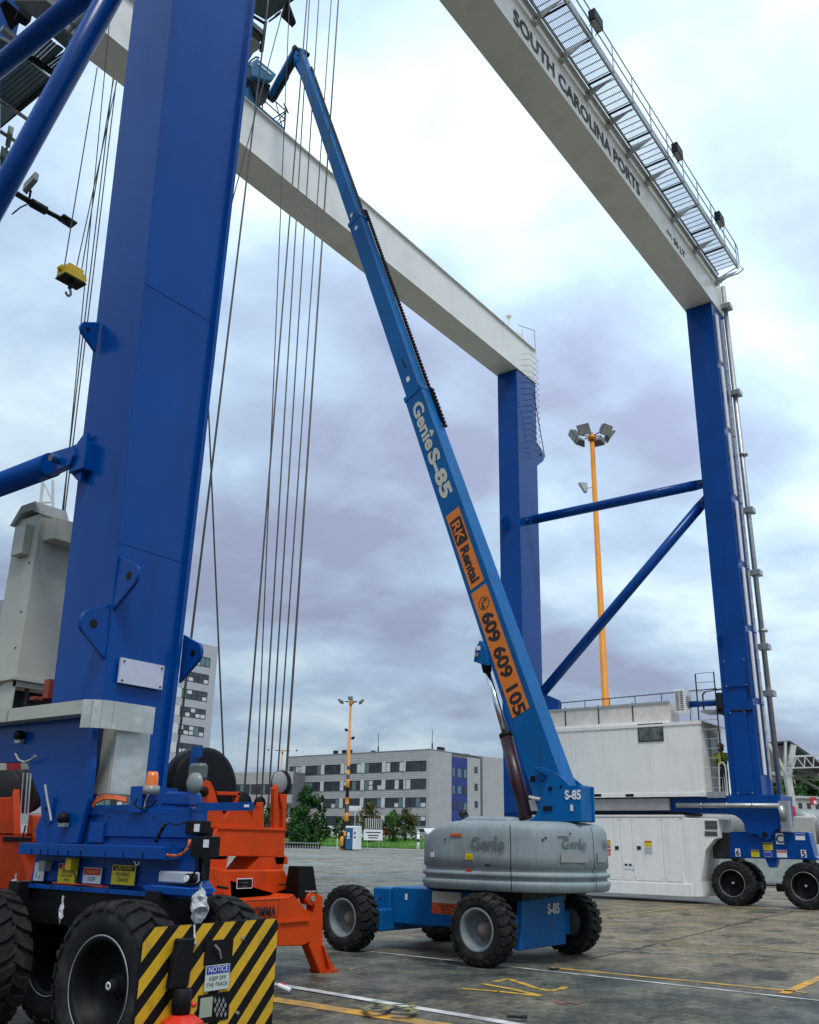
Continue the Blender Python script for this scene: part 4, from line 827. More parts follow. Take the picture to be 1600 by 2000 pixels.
mb = MB(); mb.prism([(6.20, y, z) for y, z in ((10.0, 6.86), (10.1, 6.84), (10.36, 6.62), (10.36, 6.42), (10.1, 6.2), (10.0, 6.14))], (.06, 0, 0)); mb.box(6.15, 9.9, 6.3, 6.40, 10.22, 6.7); mb.build('brace_bracket', BLUE, CR, bevel=.008); brace(6.1, (10.2, 15.75), (18.25, 15.9), .19); brace(6.1, (10.25, 16.15), (18.25, 6.85), .20)
brace(32.95, (18.3, 15.2), (10.2, 15.2), .20); brace(32.95, (10.25, 14.6), (18.2, 7.15), .20)
mb = MB(); mb.prism([(32.85, 18.2, 7.9), (32.85, 16.9, 7.3), (32.85, 16.9, 6.5), (32.85, 18.2, 6.2)], (.2, 0, 0)); mb.build('gusset', BLUE, CR)
mb = MB(); mb.tube((32.9, 10.3, 6.75), (32.9, 11.6, 6.75), .12, 12); mb.build('brace_tube', BLUE, CR)
# sill beams
outl = [(1330, 1587), (1420, 1589), (1436, 1593), (1447, 1600), (1453, 1609), (1455, 1622), (1464, 1631), (1478, 1629), (1487, 1637), (1497, 1643), (1506, 1637), (1512, 1624), (1526, 1616), (1524, 1552), (1330, 1556)]
mb = MB(); mb.prism([at(x, y, X=32.3) for x, y in outl], (1.5, 0, 0)); s2 = mb.build('leg_foot', BLUE, CR, bevel=.01)
q = MB(); c = at(1494.5, 1631, X=32.3); q.tube(c+X_*.05, c-X_*.03, .09, 14); q.build('pin', BPAINT, s2)
mb = MB(); mb.box(32.35, 11.8, 2.95, 33.75, 19.2, 3.44); mb.build('sill_beam', BLUE, CR)
mb = MB(); mb.box(32.12, 12.35, 3.02, 32.30, 18.2, 3.42); mb.build('cable_tray', mat('grey_tray_sheet', (.36, .35, .34), .5, metal=.3), CR)
a, b = at(1322, 1573, X=32.15), at(1524, 1574, X=32.15); mb = MB(); mb.tube((32.15, a.y, a.z), (32.15, b.y, b.z), .085, 12); mb.tube((32.15, b.y, b.z), (32.2, b.y-.06, b.z-.45), .1, 10)
for t_ in (.25, .5, .75): p = V((32.15, a.y+(b.y-a.y)*t_, a.z+(b.z-a.z)*t_)); mb.tube(p-Y_*.03, p+Y_*.03, .1, 12)
mb.build('cable_pipe', GALV, CR)
mb = MB(); mb.box(32.2, 8.35, 2.35, 32.5, 8.65, 3.3); mb.build('cable_duct', GALV, CR)
# near side foot and sill: panel face with tapering lower edge
mb = MB(); F_ = [(p.y, p.z) for p in [at(x, y, X=6.12) for x, y in ((183, 1392), (180, 1500), (173, 1560), (162, 1600), (150, 1648), (70, 1648), (68, 1620), (80, 1592), (78, 1560), (52, 1490), (-60, 1490), (-60, 1404))]]
mb.prism([(6.12, y, z) for y, z in F_], (.06, 0, 0)); fp = mb.build('sill_side_plate', BLUE, CR, bevel=.008)
mb = MB(); mb.prism([(6.18, y+.06, z) for y, z in [(8.95, 3.1), (8.95, 2.5), (9.1, 1.8), (9.5, 1.8), (9.7, 2.65), (18.4, 2.7), (18.4, 3.1)]], (.22, 0, 0)); mb.build('sill_beam', mat('blue_darkened_for_shade', (0.010, 0.02, 0.07), .5), CR)  # sill blue darkened to navy for the shade under the cable gutter
lug(fp, (6.10, at(103, 1580, X=6.1).y, at(103, 1580, X=6.1).z), V((0, 1, 0)), Z_, .03, .17)
for px, py in ((44, 1437), (130, 1598)):
    c = at(px, py, X=6.10); q = MB(); q.lathe([(.0, -.10), (.05, -.09), (.06, -.04), (.055, 0)], c+V((0, 0, .0)), X_, 12); q.box(c.x-.06, c.y-.055, c.z-.09, c.x, c.y+.055, c.z-.05, 1); q.build('marker_lamp', [BPAINT, GALV], fp)
for pts in ([(30, 1472), (36, 1484), (48, 1489), (60, 1484), (70, 1476)], [(88, 1533), (92, 1560), (98, 1590), (100, 1603)]):
    q = MB(); q.path([at(x, y, X=6.04) for x, y in pts], .012, 6); q.build('cable', mat('dirty_white_cable', (.4, .4, .34), .6), fp)
# silver cable guard
def wallstrip(path, z0, z1, th, n_, mm, par, lip=0):
    mb = MB(); P = [V((x, y, 0)) for x, y in path]
    for a, b in zip(P[:-1], P[1:]):
        d = (b-a).normalized(); nn = V((d.y, -d.x, 0))*th; za = z0; mb.hexa([a+Z_*z0, b+Z_*z0, b+nn+Z_*z0, a+nn+Z_*z0], [a+Z_*z1, b+Z_*z1, b+nn+Z_*z1, a+nn+Z_*z1])
    return mb.build(n_, mm, par)
wallstrip([(5.93, 12.8), (5.93, 10.35)], 3.05, 3.20, .02, 'cable_gutter', CREAM, CR); wallstrip([(5.93, 10.31), (5.93, 8.86)], 3.05, 3.20, .02, 'cable_gutter', CREAM, CR)
mb = MB(); mb.box(5.95, 8.9, 3.18, 6.25, 12.8, 3.20); mb.box(5.95, 8.9, 3.05, 6.2, 12.8, 3.06); mb.build('gutter_lid', CREAM, CR)
arc = [(5.93, 8.86), (5.98, 8.76), (6.06, 8.70), (6.18, 8.66), (6.74, 8.66)]
wallstrip(arc, 2.90, 3.205, .012, 'curved_cable_guard', SILV, CR)
a, b, c_ = at(222, 1480, Y=8.78), at(289, 1480, Y=8.78), at(250, 1552, Y=8.78)
mb = MB(); mb.box(a.x, 8.78, c_.z, b.x, 8.80, 2.95); mb.build('guard_panel', SILV, CR); mb = MB(); mb.box(a.x-.012, 8.80, c_.z, a.x, 9.08, 2.95); mb.build('guard_panel', CREAM, CR)
# bogies
def bogie(X0, X1, Y0, Y1, z0, z1, dz, ys, xs_, face, near):
    mb = MB(); o = []
    mb.prism([(X0, y, z) for y, z in ((Y0, z1), (Y0-.1, z0+.12), (Y0-.28, z0), (Y1+.1, z0), (Y1+.02, z1))], (X1-X0, 0, 0)); B = mb.build('bogie_frame', BLUE, CR, bevel=.012)
    return B
WR = .71
BN = bogie(6.22, 6.40, 7.25, 9.75, 1.30, 2.02, -.17, None, None, -1, True); BN['label'] = 'near bogie frame with warning signs'
BFR = bogie(32.45, 33.0, 7.88, 10.38, 1.49, 2.33, 0, None, None, -1, False); BFR['label'] = 'far bogie frame with C, 6 and 5 signs'
BR = bogie(32.45, 33.9, 16.9, 19.4, 1.49, 2.33, 0, None, None, -1, False)
BL = bogie(6.22, 7.0, 16.3, 18.8, 1.30, 2.02, 0, None, None, -1, False)
tm = tyre(WR, .42, .40, 24, .035); W0 = None
def big_wheel(x, y, z):
    global W0
    if W0 is None:
        W0 = tm.build('wheel', BLACK, CR, origin=(0, 0, 0)); r_ = rim(.41, .42, None, deep=.68).build('rim', BPAINT, W0, origin=(0, 0, 0)); h_ = hub(.25, .42, deep=.62).build('hub', DARK, W0, origin=(0, 0, 0))
        q = MB(); q.lathe([(.02, -.085), (.036, -.09), (.036, -.095), (.02, -.095)], (.0, 0, 0), X_, 12); q.build('hub_cap_ring', PWHITE, W0, origin=(0, 0, 0)); q = MB(); q.lathe([(.412, -.205), (.420, -.212), (.426, -.205)], (0, 0, 0), X_, 40); q.build('rim_edge', GALV, W0, origin=(0, 0, 0))
        W0.location = V((x, y, z))-ORG[CR]; return W0
    c = W0.copy(); COL.objects.link(c); c.location = V((x, y, z))-ORG[CR]
    for ch in [q for q in list(COL.objects) if q.parent == W0]: d = ch.copy(); COL.objects.link(d); d.parent = c
    return c
for y in (7.38, 9.72): big_wheel(5.66, y, WR-.17-.01); big_wheel(6.68, y-.04, WR-.17)
for y in (8.12, 10.42): big_wheel(32.42, y, WR-.01); big_wheel(33.45, y, WR-.01)
for y in (17.1, 19.4): big_wheel(32.42, y, WR-.01); big_wheel(33.45, y, WR-.01)
for y in (16.4, 18.7): big_wheel(5.66, y, WR-.17); big_wheel(7.02, y, WR-.15)
mb = MB()
for y in (7.38, 9.72): mb.box(5.85, y-.12, .42, 6.5, y+.12, .66); mb.box(5.95, y-.1, .55, 6.35, y+.1, 1.30)
mb.box(6.1, 7.4, .9, 6.4, 9.7, 1.25); mb.build('axle_housing', BPAINT, BN)
mb = MB(); mb.prism([(6.3, 8.55, 1.34), (6.3, 8.2, 1.34), (6.3, 8.3, .95), (6.3, 8.45, .95)], (.3, 0, 0)); mb.build('steering_pivot', BLUE, BN)
for y in (8.12, 10.42): mb = MB(); mb.box(32.6, y-.12, .58, 33.6, y+.12, .84); mb.box(32.7, y-.1, .7, 33.5, y+.1, 1.5); mb.tube((33.0, y-.75, .62), (33.0, y-.1, .62), .13, 10); mb.build('axle_housing', DARK, BFR)
mb = MB(); mb.tube((33, 8.3, .6), (33, 9.2, .6), .13, 10); mb.build('drive_motor', DARK, BFR)
mb = MB(); mb.prism([(32.5, 9.35, 1.5), (32.5, 8.95, 1.5), (32.5, 9.05, 1.22), (32.5, 9.25, 1.22)], (.3, 0, 0)); mb.build('steering_pivot', BLUE, BFR)
mb = MB(); mb.box(32.46, 10.30, 1.45, 32.9, 11.05, 1.95); mb.prism([(32.46, 10.4, 2.3), (32.46, 10.75, 2.3), (32.46, 11.1, 1.95), (32.46, 10.4, 1.95)], (.5, 0, 0)); mb.build('equipment_box', DARK, BFR)
def psign(par, X, x0, y0, x1, y1, bands, texts, name='sign'):
    a, b = at(x0, y0, X=X), at(x1, y1, X=X); return sign(par, (X, a.y, a.z), -Y_, abs(a.y-b.y), abs(a.z-b.z), bands, texts, .01, name)
fX = 32.44
for (s, x0, y0, x1, y1, sz) in (('C', 1514.5, 1627.5, 1532, 1649, .36), ('6', 1436, 1657.5, 1447, 1673, .27), ('5', 1564, 1660, 1576, 1675, .27)):
    a, b = at(x0, y0, X=fX), at(x1, y1, X=fX); o = psign(BFR, fX, x0, y0, x1, y1, [(0, 1, PWHITE)], [(s, sz, .5, .5+.36*sz/abs(a.z-b.z), PBLK, .008)]); o['label'] = 'white sign with black %s' % s
psign(BFR, fX, 1490, 1646, 1510, 1660.5, [(0, 1, PYEL), (.05, .28, PBLK)], [('CAUTION', .045, .5, .24, PYEL, 0), ('KEEP CLEAR', .04, .5, .55, PBLK, 0), ('OF WHEELS', .04, .5, .8, PBLK, 0)])['label'] = 'upper yellow warning sign'
psign(BFR, fX, 1467, 1660, 1484, 1674, [(0, 1, PYEL), (.05, .28, PBLK)], [('CAUTION', .04, .5, .24, PYEL, 0), ('MOVING', .04, .5, .55, PBLK, 0), ('CRANE', .04, .5, .8, PBLK, 0)])['label'] = 'lower yellow warning sign'
psign(BFR, fX, 1493, 1662, 1508, 1674, [(0, 1, PWHITE), (.06, .94, PBLUE)], [('NOTICE', .04, .5, .35, PWHITE, 0), ('- - - -', .05, .5, .75, PWHITE, 0)])['label'] = 'blue notice'
psign(BFR, fX, 1517, 1660, 1538, 1675, [(0, 1, PWHITE), (.05, .38, PRED)], [('DANGER', .05, .5, .3, PWHITE, 0), ('. . . . . . .', .05, .5, .65, PBLK, 0)])['label'] = 'red and white danger sign'
psign(BFR, fX, 1553, 1628, 1573, 1641, [(0, 1, PWHITE), (.05, .35, PBLUE)], [('. . . . . .', .05, .5, .6, PBLK, 0)])['label'] = 'white and blue data sign'
nX = 6.19
psign(BN, nX, 221, 1689, 262, 1730, [(0, 1, PYEL), (.04, .29, PBLK)], [('CAUTION', .058, .5, .23, PYEL, 0), ('MOVING', .058, .5, .58, PBLK, 0), ('CRANE', .058, .5, .85, PBLK, 0)])['label'] = 'yellow CAUTION MOVING CRANE sign'
psign(BN, nX, 165, 1694, 196, 1727, [(0, 1, PWHITE), (.03, .47, PRED)], [('EMERGENCY', .034, .5, .33, PYEL, 0), ('STOP', .052, .5, .82, PBLK, 0)])['label'] = 'red and white EMERGENCY STOP sign'
o = psign(BN, nX, 117, 1686, 148, 1726, [(0, 1, PYEL), (.03, .27, PBLK)], [('KEEP OUT', .04, .5, .48, PBLK, 0), ('PINCH POINT', .034, .5, .68, PBLK, 0), ('AREA', .04, .5, .90, PBLK, 0)]); o['label'] = 'yellow KEEP OUT PINCH POINT AREA sign'
o = psign(BN, nX, 70, 1684, 84, 1721, [(0, 1, PWHITE)], [('P', .05, .5, .3, PRED, 0), ('1', .08, .3, .85, PBLK, 0), ('L', .06, .7, .88, PBLK, 0)]); o['label'] = 'narrow white sign'
a = at(142, 1688, X=nX-.05); mb = MB(); mb.box(a.x-.05, a.y-.04, a.z-.06, a.x+.05, a.y+.06, a.z+.06); mb.tube((a.x, a.y+.09, a.z-.03), (a.x-.05, a.y+.09, a.z-.03), .03, 10, m=1); mb.build('emergency_button', [PYEL, RED], BN, bevel=.004)
a = at(88, 1692, X=nX-.05); mb = MB(); mb.box(a.x-.05, a.y-.06, a.z-.05, a.x+.05, a.y+.05, a.z+.06); mb.build('switch_box', GREY, BN, bevel=.008)
# toothed ledge above the signs
a, b = at(38, 1646, X=5.98), at(319, 1680, X=5.98)
mb = MB(); mb.box(5.98, b.y, b.z, 6.22, a.y, a.z); lg = mb.build('ledge_tray', BLUE, BN, bevel=.006)
for px in (60, 78, 92, 112, 132, 156, 205, 240, 278): p = at(px, 1665, X=5.97); q = MB(); q.box(5.972, p.y-.004, b.z+.01, 5.98, p.y+.004, a.z-.06); q.build('ledge_rib', BPAINT, lg)
mb = MB(); mb.box(6.06, 7.15, 1.24, 6.3, 9.9, 1.28); mb.build('lower_lip', BLUE, BN)
# blue wing, white box, black boxes at the right end of the near bogie
a, b = at(295, 1731, X=6.1), at(388, 1751, X=6.1)
mb = MB(); mb.prism([(5.98, a.y, a.z), (5.98, a.y-.15, a.z+.02), (5.98, b.y, a.z+.015), (5.98, b.y, b.z), (5.98, a.y-.1, b.z)], (.3, 0, 0)); mb.build('end_wing', BLUE, BN, bevel=.01)
a, b = at(310, 1701, X=6.05), at(368, 1727, X=6.05); mb = MB(); mb.box(6.05, b.y, b.z, 6.19, a.y, a.z); q_ = mb.build('junction_box', mat('light_grey_plastic', (.42, .44, .50), .5), BN, bevel=.012)
mb = MB(); c = at(366, 1716, X=6.03); mb.tube((6.03, c.y, c.z), (6.12, c.y, c.z), .045, 14, m=1); mb.tube((6.01, c.y, c.z), (6.03, c.y, c.z), .03, 12, m=0); mb.build('cable_gland', [PWHITE, BPAINT], q_)
for (x0, y0, x1, y1) in ((362, 1603, 393, 1629), (374, 1633, 410, 1676)):
    a, b = at(x0, y0, X=6.12), at(x1, y1, X=6.12); mb = MB(); mb.box(6.12, b.y, b.z, 6.24, a.y, a.z); o = mb.build('control_box', BPAINT, BN, bevel=.008); q = MB(); q.box(6.112, b.y+.03, a.z-.10, 6.12, b.y+.10, a.z-.03); q.build('sticker', PWHITE, o)
a, b = at(350, 1620, X=6.3), at(392, 1728, X=6.3); mb = MB(); mb.box(6.3, b.y, b.z, 6.4, a.y, a.z); mb.build('valve_block', BPAINT, BN)
mb = MB(); mb.path([at(x, y, X=6.02) for x, y in ((318, 1667), (330, 1671), (345, 1672), (358, 1667), (368, 1655), (371, 1640))], .014, 8); mb.build('orange_hose', CORD, BN)
mb = MB(); mb.path([at(x, y, X=6.02) for x, y in ((322, 1612), (315, 1622), (308, 1636), (305, 1645))], .018, 8); mb.build('black_hose', BPAINT, BN)
# blue tank, hoses, beacon
a, b = at(318, 1545, X=6.25), at(378, 1640, X=6.25)
mb = MB(); c0, c1 = at(330, 1546, X=6.25), at(370, 1547, X=6.25); m0, m1 = at(318, 1573, X=6.25), at(377, 1575, X=6.25)
mb.prism([(6.2, c0.y, c0.z), (6.2, c1.y, c1.z), (6.2, m1.y, m1.z), (6.2, m0.y, m0.z)], (.22, 0, 0)); mb.box(6.2, m1.y-.02, b.z, 6.45, m0.y+.9, m1.z-.004); mb.build('bogie_tank', BLUE, BN, bevel=.02)
mb = MB(); mb.box(6.2, 8.05, 2.0, 6.6, 9.0, 2.10); mb.box(6.15, 7.95, 2.02, 6.6, 8.15, 2.28); mb.build('valve_shelf', BLUE, BN)
for k in range(3): mb = MB(); mb.path([at(x, y-k*3, X=6.15+.05*k) for x, y in ((182, 1576), (190, 1566), (205, 1560), (225, 1561), (248, 1566))], .014, 6); mb.build('orange_hose', CORD, BN)
c = at(297, 1527, X=6.2); mb = MB(); mb.lathe([(.0, .10), (.05, .10), (.062, .05), (.065, -.04)], c+Z_*.0, Z_, 16); be = mb.build('beacon_lens', OLENS, BN); q = MB(); q.tube(c-Z_*.04, c-Z_*.13, .085, 16); q.build('beacon_base', mat('smoky_plastic', (.25, .26, .25), .3), be)
mb = MB(); a, b = at(383, 1462, X=6.3), at(374, 1560, X=6.3); mb.box(6.28, a.y-.02, b.z, 6.32, a.y+.05, a.z); a1, b1_ = at(379, 1459, X=6.28), at(395, 1479, X=6.28); mb.box(6.26, b1_.y, b1_.z, 6.28, a1.y, a1.z); o = mb.build('horn_bracket', BLUE, BN)
q = MB(); h = at(387, 1507, X=6.2); q.box(6.14, h.y-.10, h.z-.09, 6.26, h.y+.10, h.z+.08); q.build('horn_body', mat('horn_grey_green', (.10, .12, .11), .4), o, bevel=.03); q = MB(); h = at(382, 1530, X=6.15); q.lathe([(.105, 0), (.10, -.03), (.04, -.05), (.0, -.052)], h, X_, 24); q.build('bell', mat('bell_grey', (.22, .25, .26), .35), o)
mb = MB(); a, b = at(384, 1568, X=6.2), at(486, 1580, X=6.2); mb.box(6.2, b.y, a.z-.075, 6.26, a.y, a.z); o = mb.build('support_bar', BLUE, BN); q = MB(); p = at(481, 1574, X=6.19); q.box(6.19, p.y-.03, p.z-.012, 6.198, p.y+.03, p.z+.012); q.build('sticker', PWHITE, o)
# bolts, hoses and small fittings over the near bogie
for px in (50, 100, 158, 208, 272, 300): q = MB(); p = at(px, 1737, X=6.05); q.tube((6.05, p.y, 1.262), (6.04, p.y, 1.262), .012, 6); q.build('bolt', DARK, BN)
for (x, y) in ((170, 1600), (172, 1640), (192, 1605), (190, 1632), (212, 1596), (300, 1596), (335, 1652), (240, 1634), (88, 1640), (100, 1652)): q = MB(); p = at(x, y, X=6.19); q.tube((6.21, p.y, p.z), (6.19, p.y, p.z), .011, 6); q.build('bolt', DARK, BN)
for pts, r, mm in (([(268, 1560), (262, 1572), (275, 1580), (296, 1574), (306, 1562)], .008, BPAINT), ([(372, 1604), (345, 1612), (330, 1608), (318, 1612)], .007, BPAINT), ([(50, 1612), (46, 1630), (44, 1650)], .01, BPAINT), ([(385, 1676), (383, 1700), (372, 1715)], .009, BPAINT),
        ([(360, 1727), (385, 1727), (398, 1716), (396, 1690)], .010, BPAINT), ([(142, 1700), (148, 1712), (146, 1724)], .007, BPAINT), ([(290, 1552), (284, 1566), (282, 1580)], .008, GALV), ([(262, 1682), (266, 1690), (271, 1688), (272, 1682)], .006, PCREAM)):
    q = MB(); q.path([at(x, y, X=6.03) for x, y in pts], r, 6); q.build('cable', mm, BN)
mb = MB(); a, b = at(176, 1605, X=6.17), at(198, 1646, X=6.17); mb.box(6.17, b.y, b.z, 6.20, a.y, a.z); q = mb.build('step_plate', BLUE, BN, bevel=.004)
# plastic bags tied to the crane
def bag(c, h, w, label, sd):
    rn = random.Random(sd); mb = MB(); prof = []; n = 9
    vs = []; K_ = 10
    for j in range(n):
        f = j/(n-1); rad = w*(math.sin(math.pi*min(1, f*1.05))**.7*.5+.02)*(1 if j < n-1 else .25)
        for i in range(K_): a = 2*math.pi*i/K_; rr_ = rad*rn.uniform(.45, 1.25); vs.append(c+V((math.cos(a)*rr_*.5, math.sin(a)*rr_, -h*f+rn.uniform(-.02, .02))))
    mb.add(vs, [(j*K_+i, j*K_+(i+1) % K_, (j+1)*K_+(i+1) % K_, (j+1)*K_+i) for j in range(n-1) for i in range(K_)]); mb.tube(c, c+Z_*.06, .01, 5)
    tag(mb.build('plastic_bag', BAG), label, 'plastic bag', 'plastic bags tied to the near bogie')
bag(at(392, 1733, X=6.05), .34, .22, 'crumpled clear plastic bag hanging at the right end of the near bogie', 1)
bag(at(122, 1762, X=6.0), .20, .07, 'thin white plastic bag hanging below the middle of the near bogie', 2)
bag(at(30, 1718, X=6.05), .12, .16, 'small crumpled plastic bag at the left end of the near bogie', 3)
# ================================================================== STRIPED GUARD BOARD
SX0, SX1, SY, ST, SB = 4.95, 6.44, 6.2, 1.115, -.02
bd = thing('guard_board', (5.7, SY, -.1), 'yellow and black striped guard board with a KEEP OFF THE TRACK notice', 'warning board')
Wd, Hd = SX1-SX0, ST-SB
def bpt(u, v): return V((SX0+u, SY, SB+v))
rc = .10
outb = [(0, 0), (Wd, 0)]+[(Wd-rc*.6+rc*.6*math.sin(math.radians(a)), Hd-rc*.6+rc*.6*math.cos(math.radians(a))) for a in (90, 60, 30, 0)]+[(rc-rc*math.sin(math.radians(a)), Hd-rc+rc*math.cos(math.radians(a))) for a in (0, 30, 60, 90)]
mb = MB(); mb.prism([bpt(u, v) for u, v in outb], Y_*.02); mb.build('board', BPAINT, bd)
def clip(poly, cl_):
    for i in range(len(cl_)):
        a, b = cl_[i], cl_[(i+1) % len(cl_)]; out = []
        ins = lambda p: (b[0]-a[0])*(p[1]-a[1])-(b[1]-a[1])*(p[0]-a[0]) >= 0
        for j in range(len(poly)):
            p, q = poly[j-1], poly[j]; ip, iq = ins(p), ins(q)
            if ip != iq:
                d1 = (b[0]-a[0])*(p[1]-a[1])-(b[1]-a[1])*(p[0]-a[0]); d2 = (b[0]-a[0])*(q[1]-a[1])-(b[1]-a[1])*(q[0]-a[0]); t = d1/(d1-d2); out.append((p[0]+(q[0]-p[0])*t, p[1]+(q[1]-p[1])*t))
            if iq: out.append(q)
        poly = out
        if not poly: return []
    return poly
sl_ = .95; per = .245; sw = .125; SHP = [(.004, .004), (Wd-.004, .004)]+[(min(Wd-.004, u), min(Hd-.004, v)) for u, v in outb[2:6]]+[(max(.004, u), min(Hd-.004, v)) for u, v in outb[6:]]
for k in range(-6, 9):
    u0 = k*per+.015; mb = MB(); pg = clip([(u0, 0), (u0+sw, 0), (u0+sw+sl_*Hd, Hd), (u0+sl_*Hd, Hd)], SHP)
    if len(pg) > 2: mb.prism([bpt(u, v)-Y_*.003 for u, v in pg], Y_*.002); mb.build('yellow_stripe', WYEL, bd)
def onb(px, py): p = at(px, py, Y=SY-.01); return p
def brd(x0, y0, x1, y1, mm, name, dy=.01, th=.006, par=bd, bev=0):
    a, b = onb(x0, y0), onb(x1, y1); mb = MB(); mb.box(a.x, SY-dy-th, b.z, b.x, SY-dy+th*.0, a.z); return mb.build(name, mm, par, bevel=bev)
brd(402, 1838, 453, 1880, BPAINT, 'opening', .004); q = MB(); q.path([onb(417, 1846)-Y_*.02, onb(424, 1856)-Y_*.03, onb(429, 1872)-Y_*.02], .009, 6); q.build('pull_rope', mat('grey_rope', (.25, .24, .22), .8), bd)
a, b = onb(401, 1887), onb(444, 1930)
sign(bd, (a.x, SY-.02, a.z), X_, b.x-a.x, a.z-b.z, [(0, 1, mat('notice_white', (.50, .58, .52), .5)), (.03, .34, PBLUE)], [('NOTICE', .060, .5, .275, PWHITE, 0), ('KEEP OFF', .044, .5, .60, PBLK, 0), ('THE TRACK', .044, .5, .84, PBLK, 0)])['label'] = 'NOTICE KEEP OFF THE TRACK sign'
brd(388, 1945, 446, 1990, BPAINT, 'opening', .004)
cp = brd(391, 1950, 412, 1985, mat('light_checker_plate', (.42, .46, .36), .4, metal=.3), 'checker_plate', .012)
for i in range(3):
    for j in range(4):
        c = onb(418+i*8+(j % 2)*4, 1954+j*9); q = MB(); q.prism([c+V((-.014, -.012, 0)), c+V((0, -.012, .024)), c+V((.014, -.012, 0)), c+V((0, -.012, -.024))], -Y_*.003); q.build('plate_diamond', GALV, bd)
# buffer/actuator in front of board
mb = MB(); a = onb(338, 1833); b = onb(362, 1925); mb.prism([V((a.x, SY-.09, a.z)), V((b.x, SY-.09, a.z)), V((b.x-.03, SY-.09, b.z)), V((a.x-.05, SY-.09, b.z))], Y_*.07); a2 = onb(328, 1925); mb.tube((a.x+.06, SY-.11, b.z), (a.x+.06, SY-.11, b.z-.18), .075, 16); mb.build('buffer_housing', BPAINT, bd, bevel=.01)
mb = MB(); c = V((a.x+.06, SY-.14, onb(340, 1990).z)); mb.lathe([(0, .05), (.09, .045), (.16, .0), (.17, -.06), (.15, -.2)], c, Z_, 8, smooth=False); mb.build('orange_cap', RED, bd); q = MB(); q.lathe([(0, .02), (.02, .01), (.022, -.01), (0, -.02)], V((a.x+.07, SY-.24, onb(345, 1955).z)), Y_, 10); q.build('red_button', RED, bd)
for (x, y) in ((381, 1845), (473, 1832), (462, 1978)): c = onb(x, y); q = MB(); q.tube(c-Y_*.0, c-Y_*.02, .015, 6); q.build('bolt', GALV, bd)
q = MB(); c = onb(378, 1806); q.tube(c-Y_*.01, onb(377, 1843)-Y_*.02, .007, 5); q.build('cable_tie', PWHITE, bd)
# ================================================================== HOUSES ON THE SILL: equipment container, generator
ct = thing('equipment_container', (33.2, 14.3, 3.45), 'white equipment container with one small window carried by the crane', 'container')
CX0, CX1, CY0, CY1, CZ0, CZ1 = 32.05, 34.4, 11.02, 17.7, 3.47, 6.04
mb = MB(); mb.box(CX0, CY0, CZ0+.12, CX1, CY1, CZ1-.10); cb_ = mb.build('body', CWHITE, ct)
mb = MB(); mb.box(CX0-.02, CY0-.02, CZ0, CX1+.02, CY1+.02, CZ0+.125); mb.build('bottom_rail', CWHITE, ct)
mb = MB(); mb.box(CX0-.03, CY0-.03, CZ1-.12, CX1+.03, CY1+.03, CZ1); mb.build('roof_rail', CWHITE, ct)
for px in (1167, 1230): a = at(px-8, 1551, X=CX0-.025); b = at(px+8, 1556, X=CX0-.025); mb = MB(); mb.box(CX0-.026, b.y, b.z, CX0-.02, a.y, a.z); mb.build('fork_pocket', BPAINT, ct)
for y in (CY0+.06,): mb = MB(); mb.box(CX0-.028, y-.08, CZ0-.01, CX0-.02, y+.08, CZ0+.13); mb.build('corner_casting', PWHITE, ct)
a, b = at(1245.5, 1414.5, X=CX0-.01), at(1297, 1447, X=CX0-.01)
mb = MB(); mb.box(CX0-.03, b.y, b.z, CX0, b.y+.04, a.z); mb.box(CX0-.03, a.y-.04, b.z, CX0, a.y, a.z); mb.box(CX0-.031, b.y, b.z, CX0, a.y, b.z+.04); mb.box(CX0-.031, b.y, a.z-.04, CX0, a.y, a.z); wn = mb.build('window', FRAME, ct)
mb = MB(); mb.box(CX0-.012, b.y+.03, b.z+.03, CX0-.004, a.y-.03, a.z-.03); mb.build('pane', mat('painted_yard_reflection', (.10, .11, .09), .1, var=.9, scale=4, coat=.3), wn)  # mottled pane colour stands in for the yard mirrored in the glass
mb = MB(); mb.box(32.9, CY0-.035, 3.65, 33.85, CY0-.02, 5.75); dr = mb.build('door', mat('door_grey', (.36, .38, .38), .5), ct); mb = MB(); mb.box(33.0, CY0-.045, 4.6, 33.5, CY0-.035, 5.5); mb.build('door_window', GLASSB, dr); mb = MB(); mb.box(33.5, CY0-.05, 4.15, 33.7, CY0-.036, 4.35); mb.build('red_sticker', PRED, dr)
mb = MB(); mb.prism([(32.2, CY0-.03, 6.05), (34.2, CY0-.03, 6.05), (34.2, CY0-.75, 5.75), (32.4, CY0-.75, 5.75)], Z_*.03); mb.build('door_canopy', GREY, ct)
RX = 32.55
a, b = at(1044, 1387, X=RX), at(1307, 1367, X=RX); c0 = at(1307, 1401, X=RX)
mb = MB(); mb.box(RX, b.y, CZ1+.08, RX+.9, 17.8, b.z-.05); rb_ = mb.build('roof_duct', mat('roof_duct_sheet', (.62, .58, .53), .5), ct)
mb = MB(); mb.box(RX-.03, b.y-.02, b.z-.13, RX, 17.8, b.z-.04); mb.build('duct_lip', GALV, rb_)
for px in (1104, 1169, 1236): p = at(px, 1395, X=RX-.02); mb = MB(); mb.box(RX-.02, p.y-.02, CZ1, RX, p.y+.02, b.z); mb.build('duct_joint', DARK, rb_)
mb = MB(); mb.box(CX0+.05, b.y, CZ1+.0, RX-.02, 17.6, CZ1+.10); mb.build('roof_sheet', CWHITE, ct)
a, b = at(1096, 1373, X=RX+.5), at(1400, 1345, X=RX+.5)
mb = MB(); mb.path([(RX+.5, a.y+.05, 6.1), (RX+.5, a.y, a.z), (RX+.5, b.y, b.z)], .022, 6)
